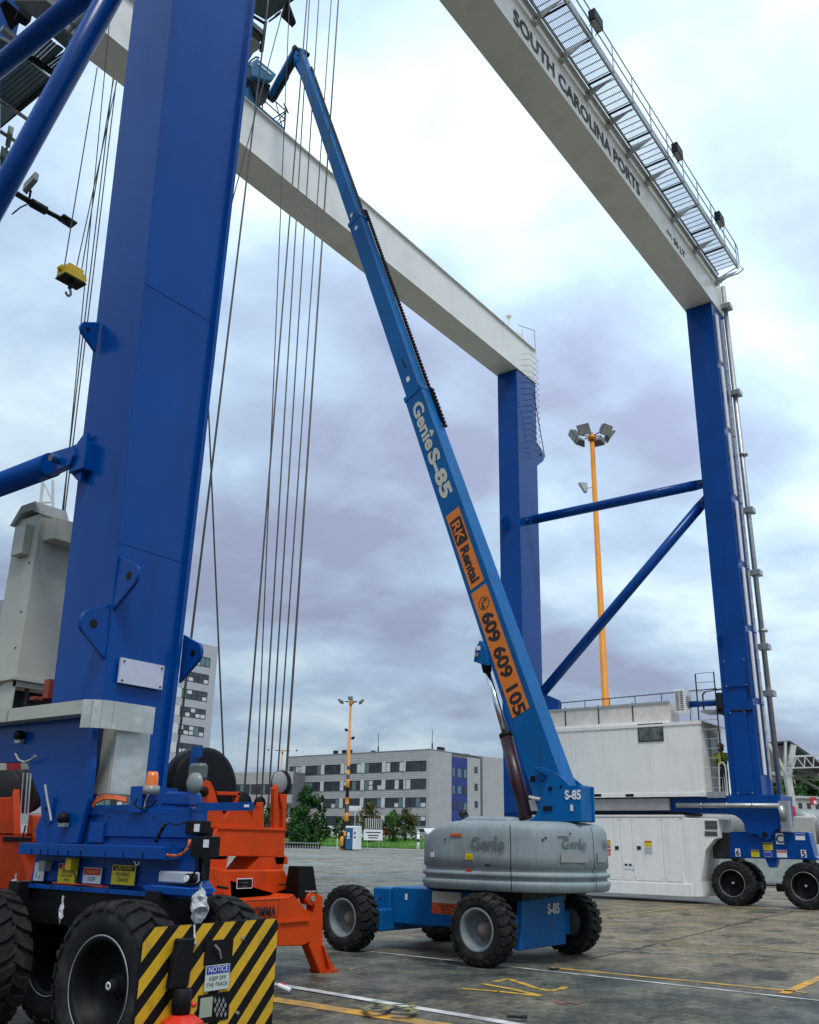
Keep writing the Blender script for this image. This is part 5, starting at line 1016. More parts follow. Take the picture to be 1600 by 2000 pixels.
for k in range(1, 6): y = a.y+(b.y-a.y)*k/6; z = a.z+(b.z-a.z)*k/6; mb.tube((RX+.5, y, 6.1), (RX+.5, y, z), .018, 5)
mb.build('roof_rail_tube', mat('dark_rail_paint', (.05, .055, .06), .5), ct)
# air conditioner
a, b = at(1317, 1347, X=32.4), at(1337, 1390, X=32.4)
ac = thing('air_conditioner', (32.6, a.y, 6.05), 'white outdoor air conditioning unit on the container roof', 'air conditioner')
y1_, y0_ = a.y, at(1356, 1390, X=33.1).y
mb = MB(); mb.box(32.4, y1_-.34, b.z, 33.25, y1_, a.z); mb.build('casing', CWHITE, ac, bevel=.015)
for k in range(10):
    for j in (0, 1): z = b.z+.06+k*(a.z-b.z-.1)/10; q = MB(); q.box(32.39, y1_-.155-.155*j, z, 32.40, y1_-.03-.155*j, z+.03); q.build('grille_slot', BPAINT, ac)
mb = MB(); mb.lathe([(.26, 0), (.24, -.02), (.02, -.02), (0, -.02)], (32.85, y1_-.34, (a.z+b.z)/2), Y_, 20); mb.build('fan_guard', GREY, ac)
# access ladder and landing
mb = MB(); LXX = 32.25; l0, l1, r0, r1 = at(1358, 1316, X=LXX), at(1380, 1548, X=LXX), at(1394, 1312, X=LXX), at(1419, 1548, X=LXX)
lt = thing('access_ladder', (LXX, l1.y, 3.45), 'tall thin steel ladder beside the white container', 'ladder')
for p, q_ in ((l0, l1), (r0, r1)): mb = MB(); mb.box(LXX-.015, p.y-.02, q_.z-.05, LXX+.015, p.y+.02, p.z); mb.build('rail', DARK, lt)
for k in range(13): z = l1.z+.15+(l0.z-l1.z-.15)*k/12; mb = MB(); mb.tube((LXX, l0.y, z), (LXX, r0.y, z), .014, 5); mb.build('rung', GALV, lt)
mb = MB(); mb.box(32.15, 10.35, 3.42, 34.2, 11.0, 3.50); mb.box(32.15, 10.35, 3.50, 32.17, 11.0, 3.62); PL = mb.build('landing_platform', GALV, CR)
mb = MB(); mb.path([(32.2, 10.55, 3.5), (32.2, 10.5, 4.55), (32.2, 10.35, 4.6), (32.2, 10.28, 4.45), (32.2, 10.28, 3.5)], .025, 6); mb.build('landing_rail', PCREAM, PL)
mb = MB(); mb.box(32.3, 10.25, 6.35, 33.2, 11.0, 6.42); mb.prism([(32.3, 10.24, 6.2), (32.3, 10.42, 6.3), (32.3, 10.42, 7.0), (32.3, 10.24, 7.0)], (.9, 0, 0), 1); mb.path([(32.5, 10.95, 6.4), (32.5, 10.95, 7.0), (32.5, 10.85, 7.1), (32.5, 10.25, 7.15)], .03, 6, 1); mb.build('upper_landing', [GALV, DARK], CR)
# generator cabinet
gn = thing('generator_cabinet', (33, 14.5, .2), 'white generator cabinet with doors slung under the container', 'generator')
GX = 32.05; gy0 = at(1333, 1600, X=GX).y; gz1 = at(1140, 1595, X=GX).z; gz0 = .22
mb = MB(); mb.box(GX+.03, gy0, .62, 34.1, 17.9, gz1); mb.build('body', CWHITE, gn)
mb = MB(); mb.box(GX-.03, gy0-.15, gz0, 34.15, 17.9, .62); mb.build('base_frame', CWHITE, gn, bevel=.01)
mb = MB(); mb.box(GX-.02, gy0-.02, gz1, 34.15, 17.9, gz1+.06); mb.build('roof_panel', CWHITE, gn)
ys = [at(px, 1670, X=GX).y for px in (1333, 1295, 1236, 1213, 1156, 1100, 1050)]
for a, b in zip(ys[:-1], ys[1:]):
    mb = MB(); mb.box(GX, a+.025, .68, GX+.03, b-.025, gz1-.06); d = mb.build('door', CWHITE, gn, bevel=.006)
    q = MB()
    for yy in (a+.07, b-.07):
        for zz_ in (.75, gz1-.13): q.tube((GX-.006, yy, zz_), (GX, yy, zz_), .018, 6)
    q.build('bolt', GREY, d)
for px in (1205, 1248): p = at(px, 1656, X=GX-.02); q = MB(); q.box(GX-.02, p.y-.07, p.z-.06, GX, p.y+.07, p.z+.06); q.build('door_latch', DARK, gn)
p = at(1228, 1691, X=GX-.01); q = MB(); q.box(GX-.012, p.y-.2, p.z-.12, GX, p.y+.2, p.z+.12); q.box(GX-.02, p.y-.12, p.z+.0, GX-.012, p.y-.02, p.z+.06, 1); q.box(GX-.02, p.y+.04, p.z+.0, GX-.012, p.y+.14, p.z+.06, 1); q.build('socket_panel', [PWHITE, DARK], gn)
def gs(x0, y0, x1, y1, bands, tx_): return psign(gn, GX-.012, x0, y0, x1, y1, bands, tx_)
gs(1259, 1642, 1274, 1654, [(0, 1, PYEL), (.0, .30, PORG)], [('WARNING', .05, .5, .27, PBLK, 0), ('. . . . .', .06, .5, .7, PBLK, 0)])['label'] = 'orange and yellow warning sticker'
gs(1259, 1656, 1275, 1667, [(0, 1, PWHITE), (.1, .2, PBLK), (.42, .52, PBLK), (.75, .85, PBLK)], [])
gs(1185, 1641, 1193, 1651, [(0, 1, PYEL), (.0, .4, PORG)], []); gs(1185, 1653, 1193, 1662, [(0, 1, PRED), (.4, .6, PWHITE)], []); gs(1185, 1664, 1193, 1670, [(0, 1, PRED), (.4, .6, PWHITE)], [])
dpts = [(1333, 1597), (1400, 1600), (1404, 1637), (1395, 1640), (1378, 1662), (1370, 1722), (1373, 1752), (1343, 1752)]
mb = MB(); mb.prism([at(x, y, X=GX+.02) for x, y in dpts], (1.6, 0, 0)); ed = mb.build('exhaust_duct', CWHITE, gn, bevel=.015)
for (y0, y1) in ((1602, 1620), (1623, 1633)):
    a, b = at(1375, y0, X=GX), at(1403, y1, X=GX)
    n = 7 if y0 < 1610 else 4
    for k in range(n): z = b.z+(a.z-b.z)*(k+.5)/n; q = MB(); q.box(GX-.0, b.y+.02, z-.018, GX+.02, a.y-.02, z+.006); q.build('louvre', DARK, ed)
mb = MB(); mb.box(32.3, 11.8, gz1+.06, 33.9, 18, 2.97); mb.build('hanger_frame', BPAINT, gn)
# person on the landing
pb = (32.95, 10.62, 3.50)
ps = thing('person', pb, 'worker in orange helmet and yellow jacket standing on the crane landing', 'person')
def skin(name, vs, es, rad, mm, par, sub=1):
    me = bpy.data.meshes.new(name); me.from_pydata([tuple(V(v)) for v in vs], es, []); me.update(); o = bpy.data.objects.new(name, me); COL.objects.link(o); o.parent = par; me.materials.append(mm)
    m1 = o.modifiers.new('skin', 'SKIN'); m1.use_smooth_shade = True
    for i, r in enumerate(rad): me.skin_vertices[0].data[i].radius = r if isinstance(r, tuple) else (r, r)
    me.skin_vertices[0].data[0].use_root = True
    m2 = o.modifiers.new('sub', 'SUBSURF'); m2.levels = sub; m2.render_levels = sub; return o
NAVY = mat('navy_overalls', (.012, .02, .06), .8); HIV = mat('yellow_green_jacket', (.45, .52, .03), .7); SKN = mat('skin', (.45, .27, .2), .6)
vs = [(0, 0, .98), (0, 0, 1.15), (0, 0, 1.38), (0, 0, 1.50), (0, 0, 1.58), (0, .10, .90), (0, .11, .50), (.0, .12, .10), (-.10, .12, .05), (0, -.10, .90), (0, -.11, .50), (0, -.12, .10), (-.1, -.12, .05),
      (0, .21, 1.42), (-.05, .27, 1.16), (-.2, .2, .98), (0, -.21, 1.42), (-.05, -.27, 1.16), (-.2, -.2, .98)]
vs = [(-x, y, z) for x, y, z in vs]
es = [(0, 1), (1, 2), (2, 3), (3, 4), (0, 5), (5, 6), (6, 7), (7, 8), (0, 9), (9, 10), (10, 11), (11, 12), (2, 13), (13, 14), (14, 15), (2, 16), (16, 17), (17, 18)]
skin('body', vs, es, [.14, .13, .15, .07, .055, .09, .065, .05, .05, .09, .065, .05, .05, .065, .05, .04, .065, .05, .04], NAVY, ps, 2)
mb = MB(); mb.lathe([(.16, 0), (.185, .1), (.20, .3), (.17, .40), (.08, .45)], V(pb)+Z_*1.06, Z_, 14); mb.build('jacket', HIV, ps)
for s in (-1, 1): mb = MB(); mb.tube(V(pb)+V((0, .2*s, 1.44)), V(pb)+V((.05, .28*s, 1.15)), .075, 10, .06); mb.tube(V(pb)+V((.05, .28*s, 1.15)), V(pb)+V((.17, .22*s, 1.02)), .058, 10, .05); mb.build('sleeve', HIV, ps)
mb = MB()
for s in (-1, 1): mb.prism([V(pb)+V((-.205, .13*s-.03, 1.05)), V(pb)+V((-.205, .13*s+.03, 1.05)), V(pb)+V((-.16, .05*s+.03, 1.46)), V(pb)+V((-.16, .05*s-.03, 1.46))], X_*.02)
mb.build('braces', NAVY, ps)
mb = MB(); mb.lathe([(.0, -.12), (.06, -.11), (.09, -.03), (.095, .04), (.07, .1), (0, .12)], V(pb)+Z_*1.66, Z_, 16); mb.build('head', SKN, ps)
mb = MB(); mb.lathe([(.098, -.06), (.104, 0), (.09, .06)], V(pb)+Z_*1.62, Z_, 14); mb.build('hair', mat('dark_hair', (.03, .02, .015), .8), ps)
mb = MB(); mb.lathe([(.145, 0), (.125, .015), (.118, .06), (.08, .12), (0, .14)], V(pb)+Z_*1.69, Z_, 18); mb.build('helmet', mat('orange_helmet', (.62, .22, .01), .35), ps)
# tall cabinet left of the near leg
cc = at(76, 1060, X=6.65); cab = thing('control_cabinet', (6.7, cc.y, 3.3), 'tall grey beige metal cabinet standing left of the nearest crane leg', 'cabinet')
c0 = at(78, 1015, X=6.5); c1 = at(30, 1322, X=6.5); yc = (c0.y+c1.y)/2
mb = MB(); mb.box(6.5, yc, c1.z, 7.5, yc+.62, c0.z+.1); cbd = mb.build('body', CREAM, cab, bevel=.01)
mb = MB(); mb.box(6.58, yc-.26, c0.z-.30, 7.5, yc, c0.z+.02); mb.build('cornice', CREAM, cab, bevel=.01)
mb = MB(); mb.box(6.44, yc-.05, c1.z-.04, 7.6, yc+1.5, c1.z); mb.prism([(6.5, yc, c1.z-.05), (6.5, yc+.2, c1.z-.05), (6.5, yc+1.3, c1.z-.45), (6.5, yc, c1.z-.45)], X_*.03); mb.prism([(6.5, yc, c1.z-.05), (7.5, yc, c1.z-.05), (7.5, yc, c1.z-.12), (6.5, yc, c1.z-.12)], Y_*.03); mb.build('stand', CREAM, cab)
mb = MB(); mb.box(6.38, yc+.14, c0.z-.50, 6.5, yc+.42, c0.z-.06); mb.build('vent_box', CREAM, cab, bevel=.008)
mb = MB(); mb.prism([(6.44, yc-.02, c0.z+.08), (6.44, yc+.10, c0.z+.28), (6.44, yc+.45, c0.z+.28), (6.44, yc+.68, c0.z+.02), (6.44, yc+.60, c0.z+.02), (6.44, yc+.42, c0.z+.16), (6.44, yc+.15, c0.z+.16)], X_*.5); mb.build('roof_cowl', GREY, cab)
mb = MB(); mb.box(6.62, yc+.3, c1.z-.5, 7.4, yc+.35, c1.z-.12); mb.box(6.7, yc+.02, c1.z-.45, 6.74, yc+.06, c1.z-.1); mb.build('stand_back', DARK, cab)
mb = MB(); p = at(90, 1345, X=6.6); mb.box(6.6, p.y-.06, p.z-.12, 6.68, p.y+.06, p.z+.12); mb.build('red_fitting', mat('rusty_red', (.25, .04, .02), .6), cab); mb = MB(); mb.box(6.6, p.y+.2, p.z-.12, 6.7, p.y+.35, p.z-.08); mb.build('red_fitting', mat('rusty_red', (.25, .04, .02), .6), cab)
mb = MB()
for k, (u, v) in enumerate(((.1, .4), (.1, .9), (.9, .5), (.1, 1.6), (.85, 1.4))): mb.tube((6.49, yc+u, c1.z+v), (6.5, yc+u, c1.z+v), .014, 6)
mb.build('rivet', DARK, cab)
# ================================================================== TROLLEY, ROPES, HOOK
TR = thing('hoist_trolley', (11, 14, 24.5), 'dark underside of the hoist trolley riding on the white girders', 'trolley')
def tq(name, pts, z, th, mm, par=TR):
    z = 1.78+(z-1.78)*.72 if max(p[0] for p in pts) < 300 else z
    mb = MB(); mb.prism([at(x, y, Z=z) for x, y in pts], Z_*th*.8); return mb.build(name, mm, par)
GG = mat('green_grey_deck', (.22, .30, .28), .5, var=.15); DG = mat('dark_green_grey', (.10, .14, .13), .5)
tq('deck_panel', [(0, 151), (49, 112), (102, 156), (0, 245)], 23.0, .06, GG)
tq('deck_edge', [(0, 243), (104, 153), (110, 160), (0, 252)], 22.9, .14, DARK)
for k in range(7): f = k/7; tq('deck_rib', [(0, 158+12*k), (52+7*k, 116+6*k), (53+7*k, 117+6*k), (0, 159.5+12*k)], 22.97, .03, DG)
tq('deck_panel', [(0, 205), (30, 222), (0, 248)], 22.6, .05, GG)
def grate(pts, z, n, name='grating'):
    z = 1.78+(z-1.78)*.72; a, b, c, d = [at(x, y, Z=z) for x, y in pts]; mb = MB()
    for i in range(n): f = (i+.5)/n; p, q = a+(b-a)*f, d+(c-d)*f; mb.tube(p, q, .016, 4)
    for f in (0, .25, .5, .75, 1): mb.tube(a+(d-a)*f, b+(c-b)*f, .018, 4)
    return mb.build(name, DARK, TR)
grate([(54, 103), (90, 69), (113, 88), (78, 121)], 23.1, 18); grate([(89, 127), (128, 100), (140, 112), (112, 143)], 23.1, 16)
tq('deck_plate', [(80, 122), (114, 90), (124, 97), (90, 128)], 23.15, .05, DG)
tq('deck_edge', [(50, 106), (112, 148), (108, 153), (46, 111)], 22.95, .12, BPAINT)
tq('side_beam', [(90, 62), (104, 50), (140, 85), (130, 96)], 23.2, .3, DG); tq('side_beam', [(104, 50), (112, 44), (143, 68), (140, 85)], 23.3, .3, GREY)
grate([(0, 10), (12, 0), (48, 32), (20, 60)], 23.4, 14); tq('side_beam', [(25, 0), (90, 0), (120, 25), (80, 40), (40, 20)], 23.6, .2, GREY)
tq('side_beam', [(0, 62), (6, 56), (45, 88), (38, 95)], 23.0, .15, GREY); tq('deck_panel', [(0, 75), (32, 92), (0, 118)], 23.1, .1, DG)
tq('side_beam', [(36, 22), (60, 42), (50, 52), (28, 40)], 22.9, .2, BPAINT)
for pts in ([(0, 195), (35, 220), (67, 242)], [(0, 256), (22, 270), (45, 286)], [(150, 10), (163, 18), (168, 28), (145, 50), (135, 62)], [(125, 33), (160, 62)]):
    mb = MB(); mb.path([at(x, y, Z=16.9) for x, y in pts], .045, 6); mb.build('handrail', GREY, TR)
tq('lamp_box', [(14, 258), (25, 263), (19, 290), (10, 284)], 22.6, .25, GREY)
mb = MB(); mb.path([at(x, y, Z=16.8) for x, y in ((13, 288), (10, 302), (0, 310))], .03, 5); mb.build('lamp_cable', BPAINT, TR)
mb = MB(); P_ = [at(x, y, Z=16.3) for x, y in ((-40, 335), (60, 395), (90, 412), (130, 433))]
mb.tube(P_[0], P_[1], .07, 8); mb.tube(P_[1], P_[2], .11, 8); mb.tube(P_[2], P_[3], .06, 8); mb.build('camera_arm', BPAINT, TR)
tq('arm_plate', [(112, 430), (124, 420), (151, 437), (138, 447)], 22.0, .06, DARK)
tq('lamp_box', [(44, 372), (66, 348), (74, 354), (52, 380)], 22.3, .25, GREY); mb = MB(); mb.path([at(x, y, Z=16.4) for x, y in ((55, 398), (40, 405), (24, 418))], .02, 5); mb.path([at(x, y, Z=16.4) for x, y in ((60, 372), (56, 392))], .03, 5); mb.build('lamp_cable', BPAINT, TR)
tq('side_beam', [(0, 300), (22, 318), (12, 335), (0, 330)], 22.2, .3, DG)
# part seen right of the near leg
tq('machinery_deck', [(495, -30), (560, -30), (575, 0), (520, 40), (492, 24)], 24.6, .5, DG); tq('end_bracket', [(556, 12), (564, 8), (578, 46), (571, 54), (548, 32)], 24.4, .12, DARK)
tq('side_beam', [(486, 55), (492, 50), (516, 70), (486, 118)], 24.5, .25, DG); tq('side_beam', [(490, 78), (494, 76), (512, 92), (486, 110)], 24.3, .1, GREY)
for pts in ([(492, 30), (518, 46)], [(490, 50), (508, 66), (513, 80), (509, 100)], [(519, 42), (512, 100)]): mb = MB(); mb.path([at(x, y, Z=24.3) for x, y in pts], .045, 6); mb.build('handrail', DARK, TR)
for k in range(3): mb = MB(); mb.path([at(x+k*4, y-k*3, Z=24.4) for x, y in ((525, 42), (530, 38), (537, 34), (540, 28))], .025, 5); mb.build('cable_loop', BPAINT, TR)
def rope(pb_, pt2, yb, yt, r, par=TR, ext=0.0):
    a, b = at(*pb_, Y=yb), at(*pt2, Y=yt); d = b-a; b = b+d*ext; mb = MB(); mb.tube(a, b, r, 6); o = mb.build('hoist_rope', ROPE, par); return o
for (pb_, pt2, yb, yt, r) in (((345, 1482), (517, 60), 10.2, 12.2, .018), ((437, 1487), (406, 770), 10.6, 11.6, .014), ((476, 1560), (595, 60), 10.5, 12.5, .016), ((500, 1575), (563, 60), 10.7, 12.4, .011), ((511, 1560), (601, 60), 10.4, 12.5, .014),
        ((524, 1575), (619, 60), 10.6, 12.6, .014), ((541, 1535), (643, 60), 10.4, 12.6, .013), ((557, 1545), (657, 60), 10.3, 12.6, .019), ((452, 400), (542, 60), 14.0, 14.6, .015)):
    rope(pb_, pt2, yb, yt, r, ext=.25)
for (pb_, pt2) in (((124, 531), (190, 132)), ((121, 1030), (214, 40)), ((118, 1030), (221, 152)), ((123, 1030), (227, 160)), ((160, 524), (222, 155)), ((150, 520), (228, 160))): rope(pb_, pt2, 13.6, 13.9, .011, ext=.0)
hk = thing('auxiliary_hook_block', at(140, 540, Y=13.6), 'small yellow hook block hanging on ropes left of the near crane leg', 'hook block')
o0 = at(140, 540, Y=13.6); e = at(163, 520, Y=13.6); u = (at(162, 522, Y=13.6)-at(118, 552, Y=13.6)); ln = u.length; ux = V((u.x, 0, 0)).normalized()
mb = MB(); mb.obox(o0, (X_, Y_, Z_), (.22, .15, .09)); mb.obox(o0+Z_*.12, (X_, Y_, Z_), (.16, .13, .06)); mb.build('body', HYEL, hk, bevel=.02)
mb = MB(); mb.obox(o0-Z_*.105, (X_, Y_, Z_), (.225, .155, .012)); mb.build('base_plate', BPAINT, hk)
for s in (-1, 1): mb = MB(); mb.tube(o0+V((s*.22, -.05, .05)), o0+V((s*.22, .05, .05)), .06, 12); mb.build('sheave', HYEL, hk)
mb = MB(); mb.tube(o0-Z_*.11, o0-Z_*.26, .05, 10, .035); mb.build('swivel', DARK, hk)
mb = MB(); mb.path([o0+V((0, 0, -.26)), o0+V((.03, 0, -.31)), o0+V((.04, 0, -.37)), o0+V((.0, 0, -.42)), o0+V((-.05, 0, -.40)), o0+V((-.06, 0, -.36))], .022, 8); mb.build('hook', GREY, hk)
# ================================================================== SPREADER (orange container lifting frame)
SP = thing('container_spreader', (9.6, 12, 0), 'orange container spreader parked on the ground behind the near crane leg', 'container spreader')
def P9(x, y, Yv=9.4): return at(x, y, Y=Yv)
def sbox(x0, y0, x1, y1, Yv, dep, name, mm=ORANGE, bev=.01, par=SP):
    a, b = P9(x0, y0, Yv), P9(x1, y1, Yv); mb = MB(); mb.box(a.x, Yv, b.z, b.x, Yv+dep, a.z); return mb.build(name, mm, par, bevel=bev)
# end beam with lettering
mb = MB(); mb.prism([P9(*p) for p in ((440, 1762), (560, 1752), (573, 1746), (596, 1774), (612, 1782), (612, 1838), (590, 1848), (545, 1848), (440, 1858))], Y_*.42); eb = mb.build('end_beam', ORANGE, SP, bevel=.012)
mb = MB(); mb.box(P9(440, 1762).x, 9.37, .70, P9(602, 1795).x, 9.40, .73); mb.build('beam_rib', ORANGE, eb)
vs, _ = textmesh('BROMMA', .165, 'LEFT', .006, 0); wdt = max(p[0] for p in vs); xe = P9(538, 1775).x; mb = MB(); zt_ = P9(515, 1786).z
mb.text('BROMMA', .165, (xe-wdt*.82, 9.385, zt_-.02), X_, Z_, 0, .004, 'LEFT', .006, xs=.82); o = mb.build('lettering', PBLK, eb); o['label'] = 'black BROMMA lettering'
for dz_ in (-.05, .18): q = MB(); q.box(xe-wdt*.82-.05, 9.393, zt_+dz_, xe+.05, 9.396, zt_+dz_+.006); q.build('lettering_border', PBLK, eb)
q = MB(); q.box(xe+.05, 9.393, zt_-.05, xe+.056, 9.396, zt_+.186); q.build('lettering_border', PBLK, eb)
mb = MB(); mb.prism([P9(*p) for p in ((612, 1742), (631, 1750), (631, 1850), (656, 1892), (656, 1899), (626, 1903), (605, 1850), (614, 1770), (608, 1763), (608, 1752))], Y_*.16); fo = mb.build('corner_leg', ORANGE, SP, bevel=.01)
f0 = P9(640, 1897); mb = MB(); mb.prism([(f0.x-.10, 9.32, 0), (f0.x+.14, 9.32, 0), (f0.x+.14, 9.66, 0), (f0.x-.1, 9.66, 0)], Z_*.035); mb.prism([(f0.x-.02, 9.33, .03), (f0.x+.0, 9.33, .03), (f0.x-.14, 9.36, .36), (f0.x-.16, 9.36, .36)], Y_*.3); mb.build('foot_plate', ORANGE, fo)
mb = MB(); c = P9(605, 1755); mb.tube(c-Y_*.05, c+Y_*.12, .085, 18); mb.tube(c-Y_*.07, c-Y_*.05, .04, 12, m=1); mb.build('flipper_motor', [ORANGE, HUB], SP)
mb = MB(); mb.hexa([P9(584, 1752), P9(622, 1758), P9(622, 1758)+Y_*.3, P9(584, 1752)+Y_*.3], [P9(583, 1692), P9(613, 1692), P9(613, 1692)+Y_*.2, P9(583, 1692)+Y_*.2]); bx = mb.build('guide_arm_housing', BPAINT, SP, bevel=.01)
for k in range(5): c = P9(597+k*4.3, 1741); q = MB(); q.tube(c-Y_*.02, c, .008, 5); q.build('bolt', PWHITE, bx)
# low body in front of the head block
BY = 9.75
mb = MB(); mb.prism([P9(*p, BY) for p in ((392, 1690), (440, 1700), (540, 1700), (555, 1698), (562, 1712), (564, 1725), (563, 1766), (500, 1768), (392, 1768))], Y_*.5); lb = mb.build('low_body', ORANGE, SP, bevel=.012)
mb = MB(); mb.prism([P9(*p, BY) for p in ((452, 1756), (450, 1720), (535, 1745), (562, 1735), (580, 1740), (582, 1762))], Y_*.45); mb.build('low_bracket', ORANGE, SP)
a, b = P9(463, 1716, BY-.01), P9(492, 1735, BY-.01); sign(lb, (a.x, BY-.012, a.z), X_, b.x-a.x, a.z-b.z, [(0, 1, PWHITE), (.08, .92, BPAINT)], [('. . . . .', .05, .5, .45, PWHITE, 0), ('. . . .', .05, .5, .8, PWHITE, 0)], name='rating_plate')
mb = MB(); mb.tube(P9(545, 1728, 9.7), P9(585, 1727, 9.7), .012, 6); mb.tube(P9(425, 1732, 9.7), P9(445, 1735, 9.7), .02, 6); mb.build('push_rod', BPAINT, SP)
# head block
HY = 10.0
mb = MB(); mb.prism([P9(*p, HY) for p in ((425, 1616), (558, 1617), (556, 1670), (563, 1675), (563, 1688), (540, 1690), (535, 1674), (446, 1672), (440, 1680), (410, 1680), (412, 1640))], Y_*.16); hb = mb.build('head_block', ORANGE, SP, bevel=.01)
mb = MB(); mb.prism([P9(*p, HY+1.15) for p in ((425, 1616), (530, 1617), (528, 1668), (440, 1668))], Y_*.16); mb.build('head_block', ORANGE, SP)
a, b = P9(425, 1617, HY), P9(558, 1617, HY); mb = MB(); mb.box(a.x, HY-.02, a.z-.012, b.x+.02, HY+1.3, a.z+.015); mb.build('head_block_top', ORANGE, hb)
mb = MB(); mb.prism([P9(*p, HY) for p in ((398, 1672), (447, 1672), (440, 1702), (396, 1702))], Y_*.3); mb.build('web_plate', ORANGE, hb); mb = MB(); mb.prism([P9(*p, HY) for p in ((508, 1674), (556, 1674), (552, 1702), (487, 1702))], Y_*.5); mb.build('web_plate', ORANGE, hb)
for x0, x1 in ((362, 376), (397, 403)): mb = MB(); mb.prism([P9(x0, 1660, HY), P9(x1, 1660, HY), P9(x1+4, 1708, HY), P9(x0+2, 1708, HY)], Y_*.2); mb.build('web_plate', ORANGE, hb)
# sheave towers
for poly, nm in (([(375, 1545), (385, 1526), (400, 1522), (412, 1527), (420, 1545), (426, 1568), (437, 1590), (437, 1617), (378, 1617)], 'sheave_bracket'), ([(437, 1600), (452, 1582), (462, 1570), (480, 1575), (494, 1600), (494, 1617), (437, 1617)], 'sheave_bracket'),
                 ([(424, 1546), (470, 1547), (470, 1554), (425, 1553)], 'cross_rail'), ([(470, 1548), (463, 1575), (458, 1574), (465, 1547)], 'cross_rail'), ([(505, 1575), (508, 1567), (515, 1567), (516, 1617), (503, 1617)], 'sheave_bracket'), ([(494, 1580), (505, 1580), (505, 1617), (494, 1617)], 'sheave_bracket'),
                 ([(536, 1540), (543, 1532), (546, 1617), (535, 1617)], 'sheave_bracket'), ([(546, 1551), (561, 1551), (558, 1617), (553, 1617), (552, 1580)], 'sheave_bracket')):
    mb = MB(); mb.prism([P9(*p, HY+.05) for p in poly], Y_*.08); mb.build(nm, ORANGE, SP, bevel=.006)
    if nm == 'sheave_bracket': mb = MB(); mb.prism([P9(*p, HY+.6) for p in poly], Y_*.05); mb.build(nm, ORANGE, SP)
def disc(px, py, rpx, Yv, th, mm, nm, tilt=0):
    c = P9(px, py, Yv); r = (P9(px+rpx, py, Yv)-c).length*.86; mb = MB(); mb.lathe([(0, 0), (r*.9, 0), (r, .02), (r, th-.02), (r*.9, th), (0, th)], c, Y_, 36); return mb.build(nm, mm, SP)
d_ = disc(402, 1546, 72, HY+.25, .28, mat('black_reel', (.007, .008, .010), .5, spec=.15), 'cable_reel'); disc(474, 1575, 24, HY+.2, .2, BPAINT, 'sheave'); disc(401, 1546, 9, HY-.0, .1, BPAINT, 'axle_cap')
disc(548, 1528, 17, HY+.12, .04, GREY, 'sheave'); disc(554, 1530, 20, HY+.22, .1, BPAINT, 'sheave'); disc(511, 1568, 10, HY+.15, .08, BPAINT, 'sheave')
# long telescopic beams and far end, seen left of the leg
mb = MB(); mb.box(8.75, 9.8, .62, 9.05, 16.0, 1.02); mb.build('telescopic_beam', ORANGE, SP); mb = MB(); mb.box(10.0, 9.8, .62, 10.3, 16.0, 1.02); mb.build('telescopic_beam', ORANGE, SP)
mb = MB(); mb.box(8.35, 15.7, .4, 10.8, 16.1, 1.05); mb.build('end_beam', ORANGE, SP, bevel=.01)
for xx in (8.5, 10.6): mb = MB(); mb.box(xx-.08, 15.8, 0, xx+.08, 16.0, .42); mb.build('corner_leg', ORANGE, SP)
for xx in (8.5,): mb = MB(); mb.box(xx-.08, 9.45, 0, xx+.08, 9.62, .45); mb.build('corner_leg', ORANGE, SP)
LX = 8.6
def lft(pts, dep, nm, mm=ORANGE, X=LX): mb = MB(); mb.prism([at(x, y, X=X) for x, y in pts], X_*dep); return mb.build(nm, mm, SP, bevel=.01)
lft([(-40, 1632), (66, 1632), (64, 1645), (40, 1652), (48, 1690), (52, 1735), (60, 1775), (-40, 1760)], 1.4, 'rear_body')
lft([(-40, 1560), (22, 1557), (26, 1540), (28, 1632), (-40, 1632)], .12, 'rear_bracket'); lft([(56, 1590), (64, 1594), (66, 1636), (50, 1636)], .3, 'rear_bracket'); lft([(-40, 1625), (64, 1628), (62, 1634), (-40, 1634)], 1.2, 'rear_flange')
lft([(5, 1634), (62, 1636), (60, 1644), (5, 1643)], .02, 'rear_slot', BPAINT, LX-.02)
for k, (px, r) in enumerate(((2, 26), (22, 24), (42, 20), (52, 16))):
    c = at(px, 1545, X=9.0+.12*k); mb = MB(); mb.lathe([(.0, 0), (.36, 0), (.38, .02), (.38, .05), (.0, .05)], c, V((1, .5, 0)).normalized(), 24); mb.build('sheave', DARK, SP)
for px in (34, 40, 46, 54, 60): mb = MB(); a = at(px, 1510, X=9.2); b = at(px-6, 1590, X=9.2); mb.tube(a, b, .015, 5); mb.build('hydraulic_pipe', GALV, SP)
# loose red and white bar behind the sill
mb = MB(); mb.prism([at(x, y, X=7.9) for x, y in ((-20, 1487), (55, 1483), (60, 1502), (-20, 1505))], X_*.05); mb.prism([at(x, y, X=7.89) for x, y in ((12, 1486), (38, 1484), (40, 1503), (13, 1504))], X_*.01, 1); mb.build('striped_bar', [PCREAM, PRED], CR)
